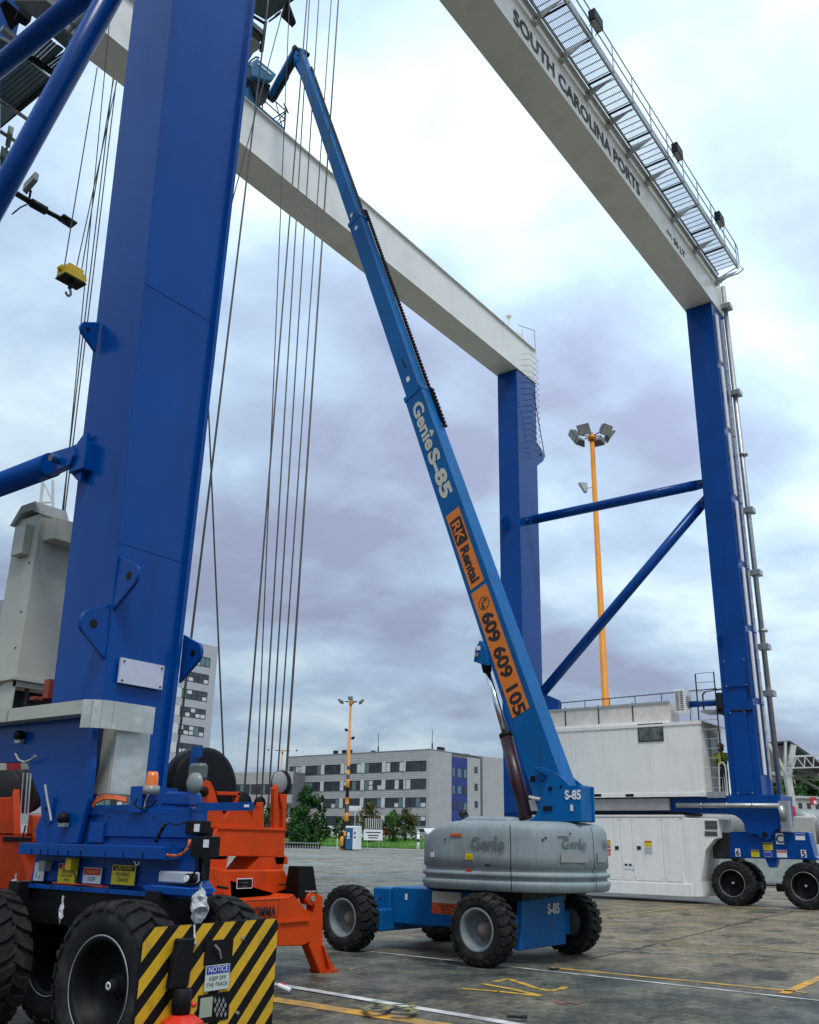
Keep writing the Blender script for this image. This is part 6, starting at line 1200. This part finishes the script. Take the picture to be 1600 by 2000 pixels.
# ================================================================== BOOM LIFT
BLF = thing('boom_lift', (14.4, 9.5, 0), 'blue and grey telescopic boom lift with its boom raised high', 'boom lift')
ROT = math.radians(3.2)
ce = V((14.42, 9.45, 0)); cu = V((math.sin(ROT), math.cos(ROT), 0)); cvv = V((cu.y, -cu.x, 0))   # cu: along chassis (away), cv: across (away from camera = +X)
def lc(u, v, z): return ce+cu*u+cvv*v+Z_*z
def lbox(u0, u1, v0, v1, z0, z1, name, mm, par=BLF, bev=.01):
    mb = MB(); mb.obox(lc((u0+u1)/2, (v0+v1)/2, (z0+z1)/2), (cu, cvv, Z_), (abs(u1-u0)/2, abs(v1-v0)/2, abs(z1-z0)/2)); return mb.build(name, mm, par, bevel=bev)
ty = tyre(.535, .40, .30, 22, .038); ri = rim(.31, .40, None, deep=.62); hu = hub(.31, .40, deep=.62)
LW = None
for (u, v) in ((-1.42, -1.36), (1.42, -1.36), (-1.42, 1.30), (1.42, 1.30)):
    p = lc(u, v, .525)
    if LW is None: LW = ty.build('wheel', BLACK, BLF, origin=(0, 0, 0)); ri.build('rim', RIMG, LW, origin=(0, 0, 0)); hu.build('hub', HUB, LW, origin=(0, 0, 0)); w_ = LW
    else:
        w_ = LW.copy(); COL.objects.link(w_)
        for ch in [q for q in list(COL.objects) if q.parent == LW]: d = ch.copy(); COL.objects.link(d); d.parent = w_
    w_.location = p-ORG[BLF]; w_.rotation_euler = (random.uniform(0, 6), 0, (-ROT if v < 0 else math.pi-ROT)+(.0 if u < 0 else .0))
ch = MB(); ch.prism([lc(-1.0, -.62, z) if False else lc(u, -.62, z) for u, z in ((-1.0, .45), (1.1, .42), (1.1, 1.02), (-1.0, 1.02))], cvv*1.24); CH = ch.build('chassis', BLUE2, BLF, bevel=.015)
lbox(1.05, 1.62, -.95, .95, .30, .66, 'front_axle', BLUE2, CH, .02); lbox(-1.62, -1.0, -.95, .95, .34, .72, 'rear_axle', BLUE2, CH, .02)
lbox(1.1, 1.5, -.68, .68, .55, 1.0, 'axle_tower', BLUE2, CH, .02)
mb = MB(); mb.prism([lc(-1.66, v, z) for v, z in ((-.72, .20), (.72, .20), (.72, .98), (-.62, .92), (-.66, .5))], cu*.10); rp = mb.build('rear_plate', BLUE2, CH, bevel=.012)
mb = MB(); mb.text('S-85', .22, lc(-1.664, .14, .70), cvv, Z_, 0, .004, 'LEFT', .008); o = mb.build('lettering', PCREAM, rp); o['label'] = 'S-85 on the rear plate'
mb = MB(); mb.tube(lc(-1.3, -.62, .62), lc(-1.3, -1.15, .525), .12, 12); mb.tube(lc(-1.3, .62, .62), lc(-1.3, 1.1, .525), .12, 12); mb.tube(lc(1.35, -.62, .55), lc(1.35, -1.15, .525), .12, 12); mb.tube(lc(1.35, .62, .55), lc(1.35, 1.1, .525), .12, 12); mb.build('axle_shaft', DARK, CH)
mb = MB(); mb.path([lc(1.3, -.7, .8), lc(1.2, -.85, .85), lc(1.25, -1.0, .72)], .012, 6); mb.path([lc(-1.55, .75, .9), lc(-1.5, .86, .7), lc(-1.5, .85, .35)], .014, 6); mb.path([lc(-1.55, .85, .95), lc(-1.5, .95, .85), lc(-1.45, 1.0, .7)], .012, 6); mb.build('hydraulic_hose', DARK, CH)
# rental sticker on chassis side
sr = -cu
a_ = lc(.17, -.628, .99)
sign(CH, a_, sr, .62, .18, [(0, 1, PCREAM)], [(c_, .06, x, .62, PBLK if i != 1 and i < 5 else PRED, 0) for i, (c_, x) in enumerate(zip('\u00b7/\u00b7\\|/\\', (.08, .22, .36, .5, .64, .78, .92)))], .008, 'pictogram_sticker')
sign(CH, a_-Z_*.185, sr, .62, .17, [(0, 1, mat('orange_red_print', (.70, .10, .01), .5))], [('609 609 105', .06, .5, .36, PBLK, .001), ('RK Rental', .05, .5, .66, PBLK, .001), ('609 609 105', .04, .5, .92, PBLK, .001)], .008, 'rental_sticker')
o = sign(CH, lc(.78, -.628, .92), sr, .05, .10, [(0, 1, PWHITE)], [], .006)
mb = MB(); mb.tube(lc(.02, -.63, .72), lc(.02, -.62, .72), .045, 10); mb.tube(lc(-.32, -.63, .62), lc(-.32, -.62, .62), .05, 10); mb.build('chassis_hole', BPAINT, CH)
# slewing ring
mb = MB(); mb.tube(lc(0, 0, 1.0), lc(0, 0, 1.12), .62, 28); mb.obox(lc(-.6, 0, 1.08), (cu, cvv, Z_), (.9, .5, .05)); mb.build('slewing_ring', BPAINT, BLF)
mb = MB(); mb.obox(lc(-1.3, .1, 1.02), (cu, cvv, Z_), (.35, .7, .12)); mb.obox(lc(-1.45, .5, .9), (cu, cvv, Z_), (.12, .25, .14)); mb.build('swing_gear', DARK, BLF)
# turntable body: plan outline in world XY (near side, tail, far side)
TPL = [(13.34, 9.44), (13.22, 9.22), (13.17, 8.8), (13.18, 8.2), (13.24, 7.75), (13.42, 7.33), (13.75, 7.02), (14.2, 6.86), (14.7, 6.84), (15.15, 6.96), (15.45, 7.22), (15.6, 7.6), (15.64, 8.3), (15.62, 9.6), (15.5, 9.85), (14.4, 9.92), (13.6, 9.68)]
def catmull(P, n=3):
    out = []; k = len(P)
    for i in range(k):
        p0, p1, p2, p3 = [V((*P[(i+j) % k], 0)) for j in (-1, 0, 1, 2)]
        for s in range(n):
            t = s/n; out.append(.5*((2*p1)+(-p0+p2)*t+(2*p0-5*p1+4*p2-p3)*t*t+(-p0+3*p1-3*p2+p3)*t**3))
    return out
OUT = catmull(TPL); NP = len(OUT); cen = V((14.4, 8.6, 0))
lev = [(1.07, -.02), (1.09, .0), (1.17, .025), (1.215, .025), (1.235, -.03), (1.27, -.03), (1.29, .02), (1.345, .02), (1.365, -.035), (1.41, -.035), (1.43, .0), (1.60, .0), (1.88, -.002), (2.0, -.012), (2.07, -.045), (2.115, -.11), (2.14, -.22), (2.15, -.40)]
def ring(z, off, zdrop=1):
    r = []
    for p in OUT:
        d = (p-cen); L_ = d.length; q = p+d/L_*off
        fr = sm(8.95, 9.75, p.y)             # hood falls away towards the front
        zz_ = z if z < 1.6 else 1.6+(z-1.6)*(1-.38*fr)
        r.append(V((q.x, q.y, zz_)))
    return r
mb = MB(); rings_ = [ring(z, o) for z, o in lev]; vs = [p for r in rings_ for p in r]
mb.add(vs, [(j*NP+i, j*NP+(i+1) % NP, (j+1)*NP+(i+1) % NP, (j+1)*NP+i) for j in range(len(lev)-1) for i in range(NP)], 0, True)
mb.add(rings_[-1], [tuple(range(NP))], 0, True); mb.add(rings_[0], [tuple(range(NP))[::-1]], 0); TB = mb.build('turntable_cover', COVER, BLF)
def surf(px, py):     # point on the cover's side wall seen through a pixel: march along the outline
    best = None
    for i in range(NP):
        a, b = OUT[i], OUT[(i+1) % NP]; d = at(px, py, D=1)-CAMP; e_ = b-a; den_ = d.x*e_.y-d.y*e_.x
        if abs(den_) < 1e-9: continue
        t = (a.x*e_.y-a.y*e_.x)/den_; s_ = (a.x*d.y-a.y*d.x)/den_
        if -.001 <= s_ <= 1.001 and t > 0 and (best is None or t < best[0]): nn_ = V((e_.y, -e_.x, 0)).normalized(); nn_ = nn_ if nn_.dot(CAMP-CAMP-V((d.x, d.y, 0))) > 0 else -nn_; best = (t, CAMP+d*t, nn_)
    return best[1], best[2]
for px in (997.5, 1159.5):
    p, nn_ = surf(px, 1660); mb = MB(); r_ = Z_.cross(nn_).normalized()
    vs = []
    for z, o_ in lev[1:15]: d = (V((p.x, p.y, 0))-cen).normalized(); q = V((p.x, p.y, 0))+d*(o_+.004); vs += [V((q.x, q.y, z))-r_*.006, V((q.x, q.y, z))+r_*.006]
    mb.add(vs, [(2*i, 2*i+1, 2*i+3, 2*i+2) for i in range(13)]); mb.build('cover_seam', BPAINT, TB)
def csticker(px0, py0, px1, py1, mm, name='sticker', par=TB):
    p, nn_ = surf((px0+px1)/2, (py0+py1)/2); a, n1_ = surf(px0, py0); b, n2_ = surf(px1, py1); r_ = Z_.cross(nn_).normalized(); w_ = abs((b-a).dot(r_)); mb = MB(); mb.obox(p+nn_*.012, (r_, Z_, nn_), (w_/2, abs(a.z-b.z)/2, .004)); return mb.build(name, mm, par)
csticker(842, 1661, 849, 1674, PWHITE); csticker(842, 1661, 849, 1664, PRED); csticker(910, 1667, 924, 1679, PYEL); csticker(912, 1671, 922, 1678, PWHITE); csticker(881, 1628, 902, 1633, mat('orange_red_print', (.7, .1, .01), .5)); csticker(911, 1695, 922, 1710, mat('dull_red_sticker', (.35, .05, .02), .6)); csticker(1096, 1666, 1146, 1685, GREY, 'data_panel'); csticker(1166, 1666, 1182, 1684, GREY, 'data_panel')
def ctext(s, px, py, size, mm, xs=1):
    p, nn_ = surf(px, py); r_ = Z_.cross(nn_).normalized()
    for ch_ in [0]:
        mb = MB(); mb.text(s, size, p+nn_*.008, r_, Z_, 0, .01, 'LEFT', .006, xs=xs); o = mb.build('embossed_lettering', mm, TB); o['label'] = 'embossed Genie lettering'
EMB = mat('embossed_shadow_grey', (.13, .15, .155), .6)  # darker grey paints in the shading of the raised letters
def genie(mb, o, r, u, s, m=0, th=.006):     # rounded bold letters with the little flag over the i
    vs, fs = textmesh('Gen\u0131e', 1.0, 'LEFT', .022, 0); nn = V(r).cross(V(u)); r = V(r); u = V(u)
    mb.add([V(o)+r*p[0]*s+u*p[1]*s+nn*th for p in vs], fs, m)
    vi, _ = textmesh('Gen', 1.0, 'LEFT', .022, 0); vj, _ = textmesh('Gen\u0131', 1.0, 'LEFT', .022, 0); xi = (max(p[0] for p in vi)+max(p[0] for p in vj))/2+.02
    mb.add([V(o)+r*(xi+dx)*s+u*dy*s+nn*th for dx, dy in ((-.16, .56), (.16, .56), (.03, .80), (-.02, .80))], [(0, 1, 2, 3)], m)
for px, py, s_ in ((920, 1658, .26), (1097, 1657, .20), (1176, 1656, .17)):
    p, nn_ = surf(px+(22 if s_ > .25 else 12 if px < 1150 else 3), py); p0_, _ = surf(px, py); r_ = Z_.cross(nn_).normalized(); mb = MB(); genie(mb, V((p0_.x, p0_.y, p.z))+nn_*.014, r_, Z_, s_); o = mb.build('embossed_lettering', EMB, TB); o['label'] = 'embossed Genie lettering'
for px, py, w__, h__ in ((1113, 1628, .012, .012), (1100, 1634, .10, .004), (870, 1640, .015, .01), (1060, 1640, .014, .014), (1066, 1636, .02, .008), (953, 1690, .05, .012), (1030, 1712, .04, .01)):
    p, nn_ = surf(px, py); r_ = Z_.cross(nn_).normalized(); q = MB(); q.obox(p+nn_*.012, (r_, Z_, nn_), (w__, h__, .006)); q.build('cover_latch', DARK, TB)
# exhaust, beacon, latches on the hood
p = at(908, 1606, X=13.9); mb = MB(); mb.path([V((13.95, p.y-.02, 2.0)), V((13.95, p.y-.02, 2.14)), V((13.95, p.y+.03, 2.24)), V((13.95, p.y+.10, 2.30))], .07, 12); mb.build('exhaust_pipe', DARK, BLF)
p = at(998, 1599, X=13.9); mb = MB(); mb.tube((13.9, p.y, 2.08), (13.9, p.y, 2.17), .055, 14); mb.build('hood_beacon', OLENS, BLF)
mb = MB(); mb.prism([(13.7, 9.35, 2.02), (13.7, 7.9, 2.08), (13.75, 8.1, 2.22), (13.8, 8.9, 2.24)], X_*1.3); mb.build('hood_bulge', COVER, TB, bevel=.05)
# boom
AZB = (1.25, 9.0)
PV = V((14.25, 7.42, 2.55)); TIP = at(586, 108, Y=16.35); bd_ = (TIP-PV); BLn = bd_.length; bw = bd_.normalized()
hz_ = V((bw.x, bw.y, 0)).normalized(); bn1 = V((-hz_.y, hz_.x, 0))
if bn1.dot(V((-1, 0, 0))) < 0: bn1 = -bn1           # side normal, towards the camera's left
bn2 = bw.cross(bn1); bn2 = bn2 if bn2.z > 0 or bn2.dot(-Y_) > 0 else -bn2        # upper/back face normal
if bn2.dot(-Y_) < 0: bn2 = -bn2
def bp(t, a, b): return PV+bw*t+bn1*a+bn2*b        # t along, a side (+ = camera side), b back (+)
def tpy(py):           # distance along the boom of a photo row
    best = min(range(0, 2700), key=lambda k: abs(_proj(PV+bw*(k*.01))[1]-py)); return best*.01
def _proj(p):
    v = V(p)-CAMP; z = v.dot(_F); return (800+FPX*v.dot(_R)/z, CY-FPX*v.dot(_U)/z)
t1, t2 = tpy(770), tpy(432)
def bsec(t0, ta, s0, s1, name, mm=BLUE2):      # s=(half width a, half height b)
    mb = MB(); A = [bp(t0, i*s0[0], j*s0[1]) for i, j in ((-1, -1), (1, -1), (1, 1), (-1, 1))]; B = [bp(ta, i*s1[0], j*s1[1]) for i, j in ((-1, -1), (1, -1), (1, 1), (-1, 1))]; mb.hexa(A, B); return mb.build(name, mm, BLF, bevel=.01)
M1 = bsec(-.15, t1, (.19, .33), (.17, .27), 'boom_base_section'); M2 = bsec(t1-.3, t2, (.145, .22), (.145, .215), 'boom_middle_section'); M3 = bsec(t2-.3, BLn-.25, (.115, .175), (.115, .17), 'boom_tip_section')
bsec(t1-.12, t1+.02, (.185, .285), (.185, .285), 'boom_collar'); bsec(t2-.12, t2+.02, (.16, .235), (.16, .235), 'boom_collar')
# boom graphics: text reads from the top down, letters upright towards the back face
rd, ud = -bw, bn2
def side(t, b, off=.003):
    f = min(1, max(0, t/t1)); return bp(t, .19-.02*f+off, b)
def panel(ta, tb, b0, b1, mm, name):
    mb = MB(); mb.prism([side(ta, b0), side(tb, b0), side(tb, b1), side(ta, b1)], bn1*.004); return mb.build(name, mm, M1)
tr = [tpy(y) for y in (1003, 1146, 1153, 1395)]
panel(tr[1], tr[0], -.20, .17, PORG, 'rental_panel'); panel(tr[3], tr[2], -.22, .19, PORG, 'phone_panel')
def btext(s, t, size, b, mm, bold, xs=1, off=.010, par=None):
    mb = MB(); o = side(t, b, off); nn = rd.cross(ud); mb.text(s, size, o, rd, ud, 0, .002 if nn.dot(bn1) > 0 else -.002, 'LEFT', bold, xs=xs); o = mb.build('lettering', mm, par or M1); return o
tk0, tk1 = tpy(1017), tpy(1064)
mb = MB(); 
def rrect(ta, tb, b0, b1, r, off):
    pts = []
    for (ct, cb, a0) in ((ta-r, b1-r, 0), (tb+r, b1-r, 90), (tb+r, b0+r, 180), (ta-r, b0+r, 270)):
        for k in range(4):
            a = math.radians(a0+30*k); pts.append(side(ct+r*math.cos(a), cb+r*math.sin(a), off))
    return pts
mb.prism(rrect(tk0, tk1, -.17, .14, .05, .006), bn1*.003); mb.build('logo_block', PBLK, M1)
vs, _ = textmesh('RK', .30, 'LEFT', .006, 0); w_ = max(p[0] for p in vs); btext('RK', tk0-.06, .30, -.125, PORG, .006, (tk0-tk1-.12)/w_, .016)['label'] = 'orange RK lettering'
t0_, t1_ = tpy(1070), tpy(1138); vs, _ = textmesh('Rental', .30, 'LEFT', .012, 0); w_ = max(p[0] for p in vs); btext('Rental', t0_, .30, -.12, PBLK, .012, (t0_-t1_)/w_)['label'] = 'black Rental lettering'
t0_, t1_ = tpy(1199), tpy(1385); vs, _ = textmesh('609 609 105', .36, 'LEFT', .014, 0); w_ = max(p[0] for p in vs); btext('609 609 105', t0_, .38, -.15, PBLK, .014, (t0_-t1_)/w_)['label'] = 'black 609 609 105 lettering'
tc_ = tpy(1182); mb = MB()
for k in range(20):
    a, b = math.radians(18*k), math.radians(18*(k+1)); R1, R2_ = .13, .115
    mb.add([side(tc_+R1*math.cos(a), R1*math.sin(a), .012), side(tc_+R1*math.cos(b), R1*math.sin(b), .012), side(tc_+R2_*math.cos(b), R2_*math.sin(b), .012), side(tc_+R2_*math.cos(a), R2_*math.sin(a), .012)], [(0, 1, 2, 3)])
for (dt_, db, r) in ((.05, .04, .03), (.02, -.03, .022), (-.02, -.05, .022), (-.06, -.04, .03)): mb.add([side(tc_+dt_+r*math.cos(a), db+r*math.sin(a), .012+r*.01) for a in [math.radians(45*k) for k in range(8)]], [tuple(range(8))])
mb.build('phone_symbol', PBLK, M1)
t0_, t1_ = tpy(792), tpy(880); mb = MB(); vs, _ = textmesh('Gen\u0131e', 1.0, 'LEFT', .03, 0); w_ = max(p[0] for p in vs)
CRM = mat('cream_lettering', (.60, .58, .46), .5, var=.03)
vs, fs = textmesh('Gen\u0131e', 1.0, 'LEFT', .035, 0); k_ = (t0_-t1_)/w_; o_ = side(t0_, -.13, .010)
mb.add([o_+rd*p[0]*k_+ud*p[1]*.42 for p in vs], fs); vi, _ = textmesh('Gen', 1.0, 'LEFT', .035, 0); vj, _ = textmesh('Gen\u0131', 1.0, 'LEFT', .035, 0); xi = (max(p[0] for p in vi)+max(p[0] for p in vj))/2+.02
mb.add([o_+rd*(xi+dx)*k_+ud*dy*.42+bn1*.001 for dx, dy in ((-.2, .56), (.2, .56), (.04, .80), (-.04, .80))], [(0, 1, 2, 3)]); mb.build('lettering', CRM, M1)['label'] = 'cream Genie lettering'
t0_, t1_ = tpy(885), tpy(970); vs, _ = textmesh('S-85', .40, 'LEFT', .02, 0); w_ = max(p[0] for p in vs); btext('S-85', t0_, .42, -.14, CRM, .02, (t0_-t1_)/w_)['label'] = 'cream S-85 lettering'
for t_, hw in ((t1+.35, .145), (t2-.45, .145), (t2+.1, .145)): mb = MB(); mb.prism([bp(t_, hw+.003, -.06), bp(t_+.13, hw+.003, -.06), bp(t_+.13, hw+.003, .04), bp(t_, hw+.003, .04)], bn1*.003); mb.build('sticker', PWHITE, M2)
for t_ in (t1+.75, t2-.1): mb = MB(); mb.prism([bp(t_, .148, .02), bp(t_+.3, .148, .0), bp(t_+.3, .148, .03), bp(t_, .148, .06)], bn1*.003); mb.build('slot', BPAINT, M2)
# energy chain on the back of the boom
mb = MB(); t_ = t1-1.2; k = 0
while t_ < t2+.3:
    b0 = .27 if t_ < t1 else .215; mb.obox(bp(t_, -.12, b0+.07), (bw, bn1, bn2), (.030, .04, .028)); mb.obox(bp(t_+.055, -.12, b0+.055), (bw, bn1, bn2), (.03, .04, .010)); t_ += .11
o = mb.build('energy_chain', BPAINT, BLF); o['kind'] = 'stuff'
mb = MB(); mb.tube(bp(t2, -.06, .23), bp(BLn-1.0, -.06, .22), .035, 6); mb.tube(bp(t1-1.0, -.14, .28), bp(t2, -.14, .26), .02, 6); mb.build('boom_conduit', DARK, BLF)
# root of the boom: wedge, cheek plates, tail box
mb = MB(); mb.prism([at(x, y, X=14.02) for x, y in ((1040, 1500), (1058, 1498), (1085, 1508), (1110, 1530), (1112, 1534), (1134, 1534), (1136, 1605), (1028, 1605), (1042, 1597), (1053, 1580), (1060, 1550), (1066, 1530), (1070, 1516))], X_*.05)
c1 = mb.build('cheek_plate', BLUE2, BLF, bevel=.008)
mb = MB(); mb.prism([at(x, y, X=14.02)+X_*.46 for x, y in ((1070, 1516), (1085, 1508), (1112, 1530), (1134, 1534), (1136, 1605), (1028, 1605), (1053, 1580), (1066, 1530))], X_*.05); mb.build('cheek_plate', BLUE2, BLF)
a, b = at(1113, 1534, X=14.06), at(1136, 1605, X=14.06); mb = MB(); mb.box(14.07, b.y, b.z, 14.5, a.y, a.z); mb.build('tail_box', BLUE2, BLF, bevel=.02)
mb = MB(); p = at(1104, 1561, X=14.015); mb.text('S-85', .20, p, -Y_, Z_, 0, .004, 'LEFT', .008, xs=.82); mb.build('lettering', PWHITE, c1)['label'] = 'S-85 on the cheek plate'
for px, py, r in ((1075, 1540, .035), (1096, 1536, .02), (1060, 1525, .018)): p = at(px, py, X=14.015); q = MB(); q.tube(p, p-X_*.012, r, 12); q.build('pivot_pin', BPAINT, c1)
p = at(1070, 1579, X=14.015); q = MB(); q.box(14.0, p.y-.08, p.z-.035, 14.018, p.y+.08, p.z+.035); q.build('slot', BPAINT, c1); p = at(1117, 1578, X=14.01); q = MB(); q.box(14.0, p.y-.02, p.z-.05, 14.018, p.y+.02, p.z+.05); q.build('sticker', PWHITE, c1)
p = at(1042, 1522, X=14.03); q = MB(); q.box(13.985, p.y-.035, p.z-.05, 14.03, p.y+.035, p.z+.05); q.build('slot', BPAINT, BLF)
mb = MB(); mb.prism([at(x, y, X=14.2) for x, y in ((1085, 1495), (1110, 1528), (1062, 1512), (1056, 1490))], X_*.28); mb.build('boom_heel', BLUE2, BLF, bevel=.01)
# lift cylinder
A = at(1022, 1598, X=14.0); B = at(983, 1437, X=14.12); C_ = at(944, 1298, X=14.25)
dcy = (B-A).normalized(); mb = MB(); mb.tube(A+X_*.1, B+X_*.1, .115, 20); cy_o = mb.build('lift_cylinder', mat('maroon_black_paint', (.035, .012, .018), .35), BLF)
mb = MB(); mb.tube(B+X_*.1, C_+X_*.1, .06, 16); mb.build('cylinder_rod', CHROME, cy_o); mb = MB(); mb.tube(B+X_*.1-dcy*.02, B+X_*.1+dcy*.05, .12, 18); mb.tube(C_+X_*.1-dcy*.12, C_+X_*.1+dcy*.1, .09, 12); mb.build('cylinder_gland', BPAINT, cy_o)
mb = MB(); mb.prism([at(x, y, X=14.22) for x, y in ((937, 1250), (928, 1268), (925, 1292), (943, 1298), (955, 1300), (948, 1262))], X_*.3); ck = mb.build('cylinder_bracket', BLUE2, BLF, bevel=.008)
p = at(932, 1279, X=14.21); q = MB(); q.tube(p, p-X_*.02, .04, 10); q.build('pivot_pin', HUB, ck); p = at(935, 1266, X=14.21); q = MB(); q.box(14.2, p.y-.04, p.z-.04, 14.212, p.y+.04, p.z+.04); q.build('sticker', PWHITE, ck)
mb = MB(); mb.path([at(x, y, X=14.1) for x, y in ((1034, 1556), (1040, 1559), (1056, 1561))], .03, 6); mb.build('return_hose', PCREAM, BLF)
# boom head, jib and basket
TP = BP0 = bp(BLn-.1, 0, 0)
mb = MB(); mb.prism([at(x, y, Y=16.35)+X_*.0 for x, y in ((574, 112), (577, 97), (586, 91), (594, 96), (598, 108), (600, 135), (590, 140))], V((.5, .45, 0))*.5); mb.build('boom_head', BLUE2, BLF, bevel=.02)
mb = MB(); h1 = at(597, 104, Y=16.5); mb.tube(h1-bn1*.12, h1+bn1*.1, .08, 10); mb.build('head_sheave', BPAINT, BLF)
J0, J1 = at(578, 96, Y=16.4), at(527, 188, Y=18.6)
JJ0, JJ1 = at(581, 112, Y=16.5), at(536, 192, Y=18.6)
mb = MB(); mb.obox((J0+J1)/2, ((J1-J0), bn1, (J1-J0).cross(bn1)), ((J1-J0).length/2, .09, .09)); jb = mb.build('jib_boom', BLUE2, BLF, bevel=.01)
mb = MB(); mb.tube(JJ0, JJ1, .07, 12); mb.tube(JJ0+(JJ1-JJ0)*.45, JJ1, .095, 12); mb.build('jib_cylinder', DARK, BLF); mb = MB(); mb.tube(J0-X_*.1, J0+X_*.12, .09, 12); mb.tube(J1-X_*.15, J1+X_*.2, .12, 12); mb.build('jib_pivot', DARK, BLF)
mb = MB(); mb.tube(at(584, 106, Y=16.3), at(531, 176, Y=18.4), .03, 6); mb.build('jib_hose', BPAINT, BLF)
PK = thing('lift_basket_load', (15.9, 18.6, 24.4), 'x', 'x'); bpy.data.objects.remove(PK)
by0 = 18.45
g0, g1 = at(478, 196, Y=by0), at(556, 250, Y=by0); zf_ = min(g0.z, g1.z)
zf_ = 24.42; g0x, g1x = g0.x, g1.x
mb = MB(); mb.box(g0x-.3, by0, zf_+.02, g1x, by0+.95, zf_+.08); bk_ = mb.build('basket_floor', LBLUE, BLF)
mb = MB(); mb.box(g0x-.3, by0-.02, zf_+.08, g1x, by0, zf_+.36); tb_ = mb.build('toe_board', BLUE2, BLF); mb = MB(); mb.box((g0x+g1x)/2-.1, by0-.03, zf_+.02, g1x-.25, by0-.022, zf_+.10); mb.build('pale_strip', PCREAM, tb_)
for z in (.75, 1.12):
    mb = MB(); mb.path([(g0x-.3, by0, zf_+z), (g1x, by0, zf_+z), (g1x, by0+.95, zf_+z), (g0x-.3, by0+.95, zf_+z), (g0x-.3, by0, zf_+z)], .022, 6); mb.build('basket_rail', DARK, BLF)
for x in (g0x-.3, (g0x+g1x)/2-.15, g1x):
    for y in (by0, by0+.95): mb = MB(); mb.tube((x, y, zf_), (x, y, zf_+1.12), .022, 6); mb.build('basket_post', DARK, BLF)
mb = MB(); mb.tube((g1x, by0, zf_+.1), (g1x-.5, by0, zf_+1.1), .018, 5); mb.tube((g1x-.5, by0, zf_+.1), (g1x, by0, zf_+1.1), .018, 5); mb.tube((g1x+.12, by0, zf_+1.1), (g1x-.12, by0, zf_+1.35), .03, 5); mb.build('basket_brace', DARK, BLF)
mb = MB(); mb.prism([at(x, y, Y=17.9) for x, y in ((491, 128), (503, 113), (541, 145), (531, 160), (517, 155), (493, 148))], Y_*.5); o = mb.build('control_console', LBLUE, BLF, bevel=.03)
mb = MB(); mb.prism([at(x, y, Y=17.88) for x, y in ((503, 124), (505, 123), (530, 143), (529, 146))], Y_*.02); mb.build('pale_strip', PWHITE, o)
mb = MB(); mb.prism([at(x, y, Y=18.1) for x, y in ((490, 148), (512, 158), (530, 165), (520, 200), (505, 205), (495, 170))], Y_*.4); mb.build('console_mount', DARK, BLF, bevel=.02)
mb = MB(); mb.prism([at(x, y, Y=18.2) for x, y in ((485, 168), (505, 180), (510, 215), (484, 190))], Y_*.3); mb.build('rotator_arm', LBLUE, BLF, bevel=.02)
mb = MB(); mb.path([at(x, y, Y=17.9) for x, y in ((484, 128), (490, 118), (500, 111), (506, 113))], .03, 6); mb.path([at(x, y, Y=17.9) for x, y in ((484, 128), (489, 130), (489, 150), (480, 152), (510, 170))], .03, 6); mb.build('console_guard', DARK, BLF)
# keep the hierarchy at thing > part > sub-part
def depth(o):
    n = 0
    while o.parent: o = o.parent; n += 1
    return n
again = True
while again:
    again = False
    for o in COL.objects:
        if depth(o) > 2:
            p = o.parent; o.location = o.location+p.location; o.parent = p.parent; again = True
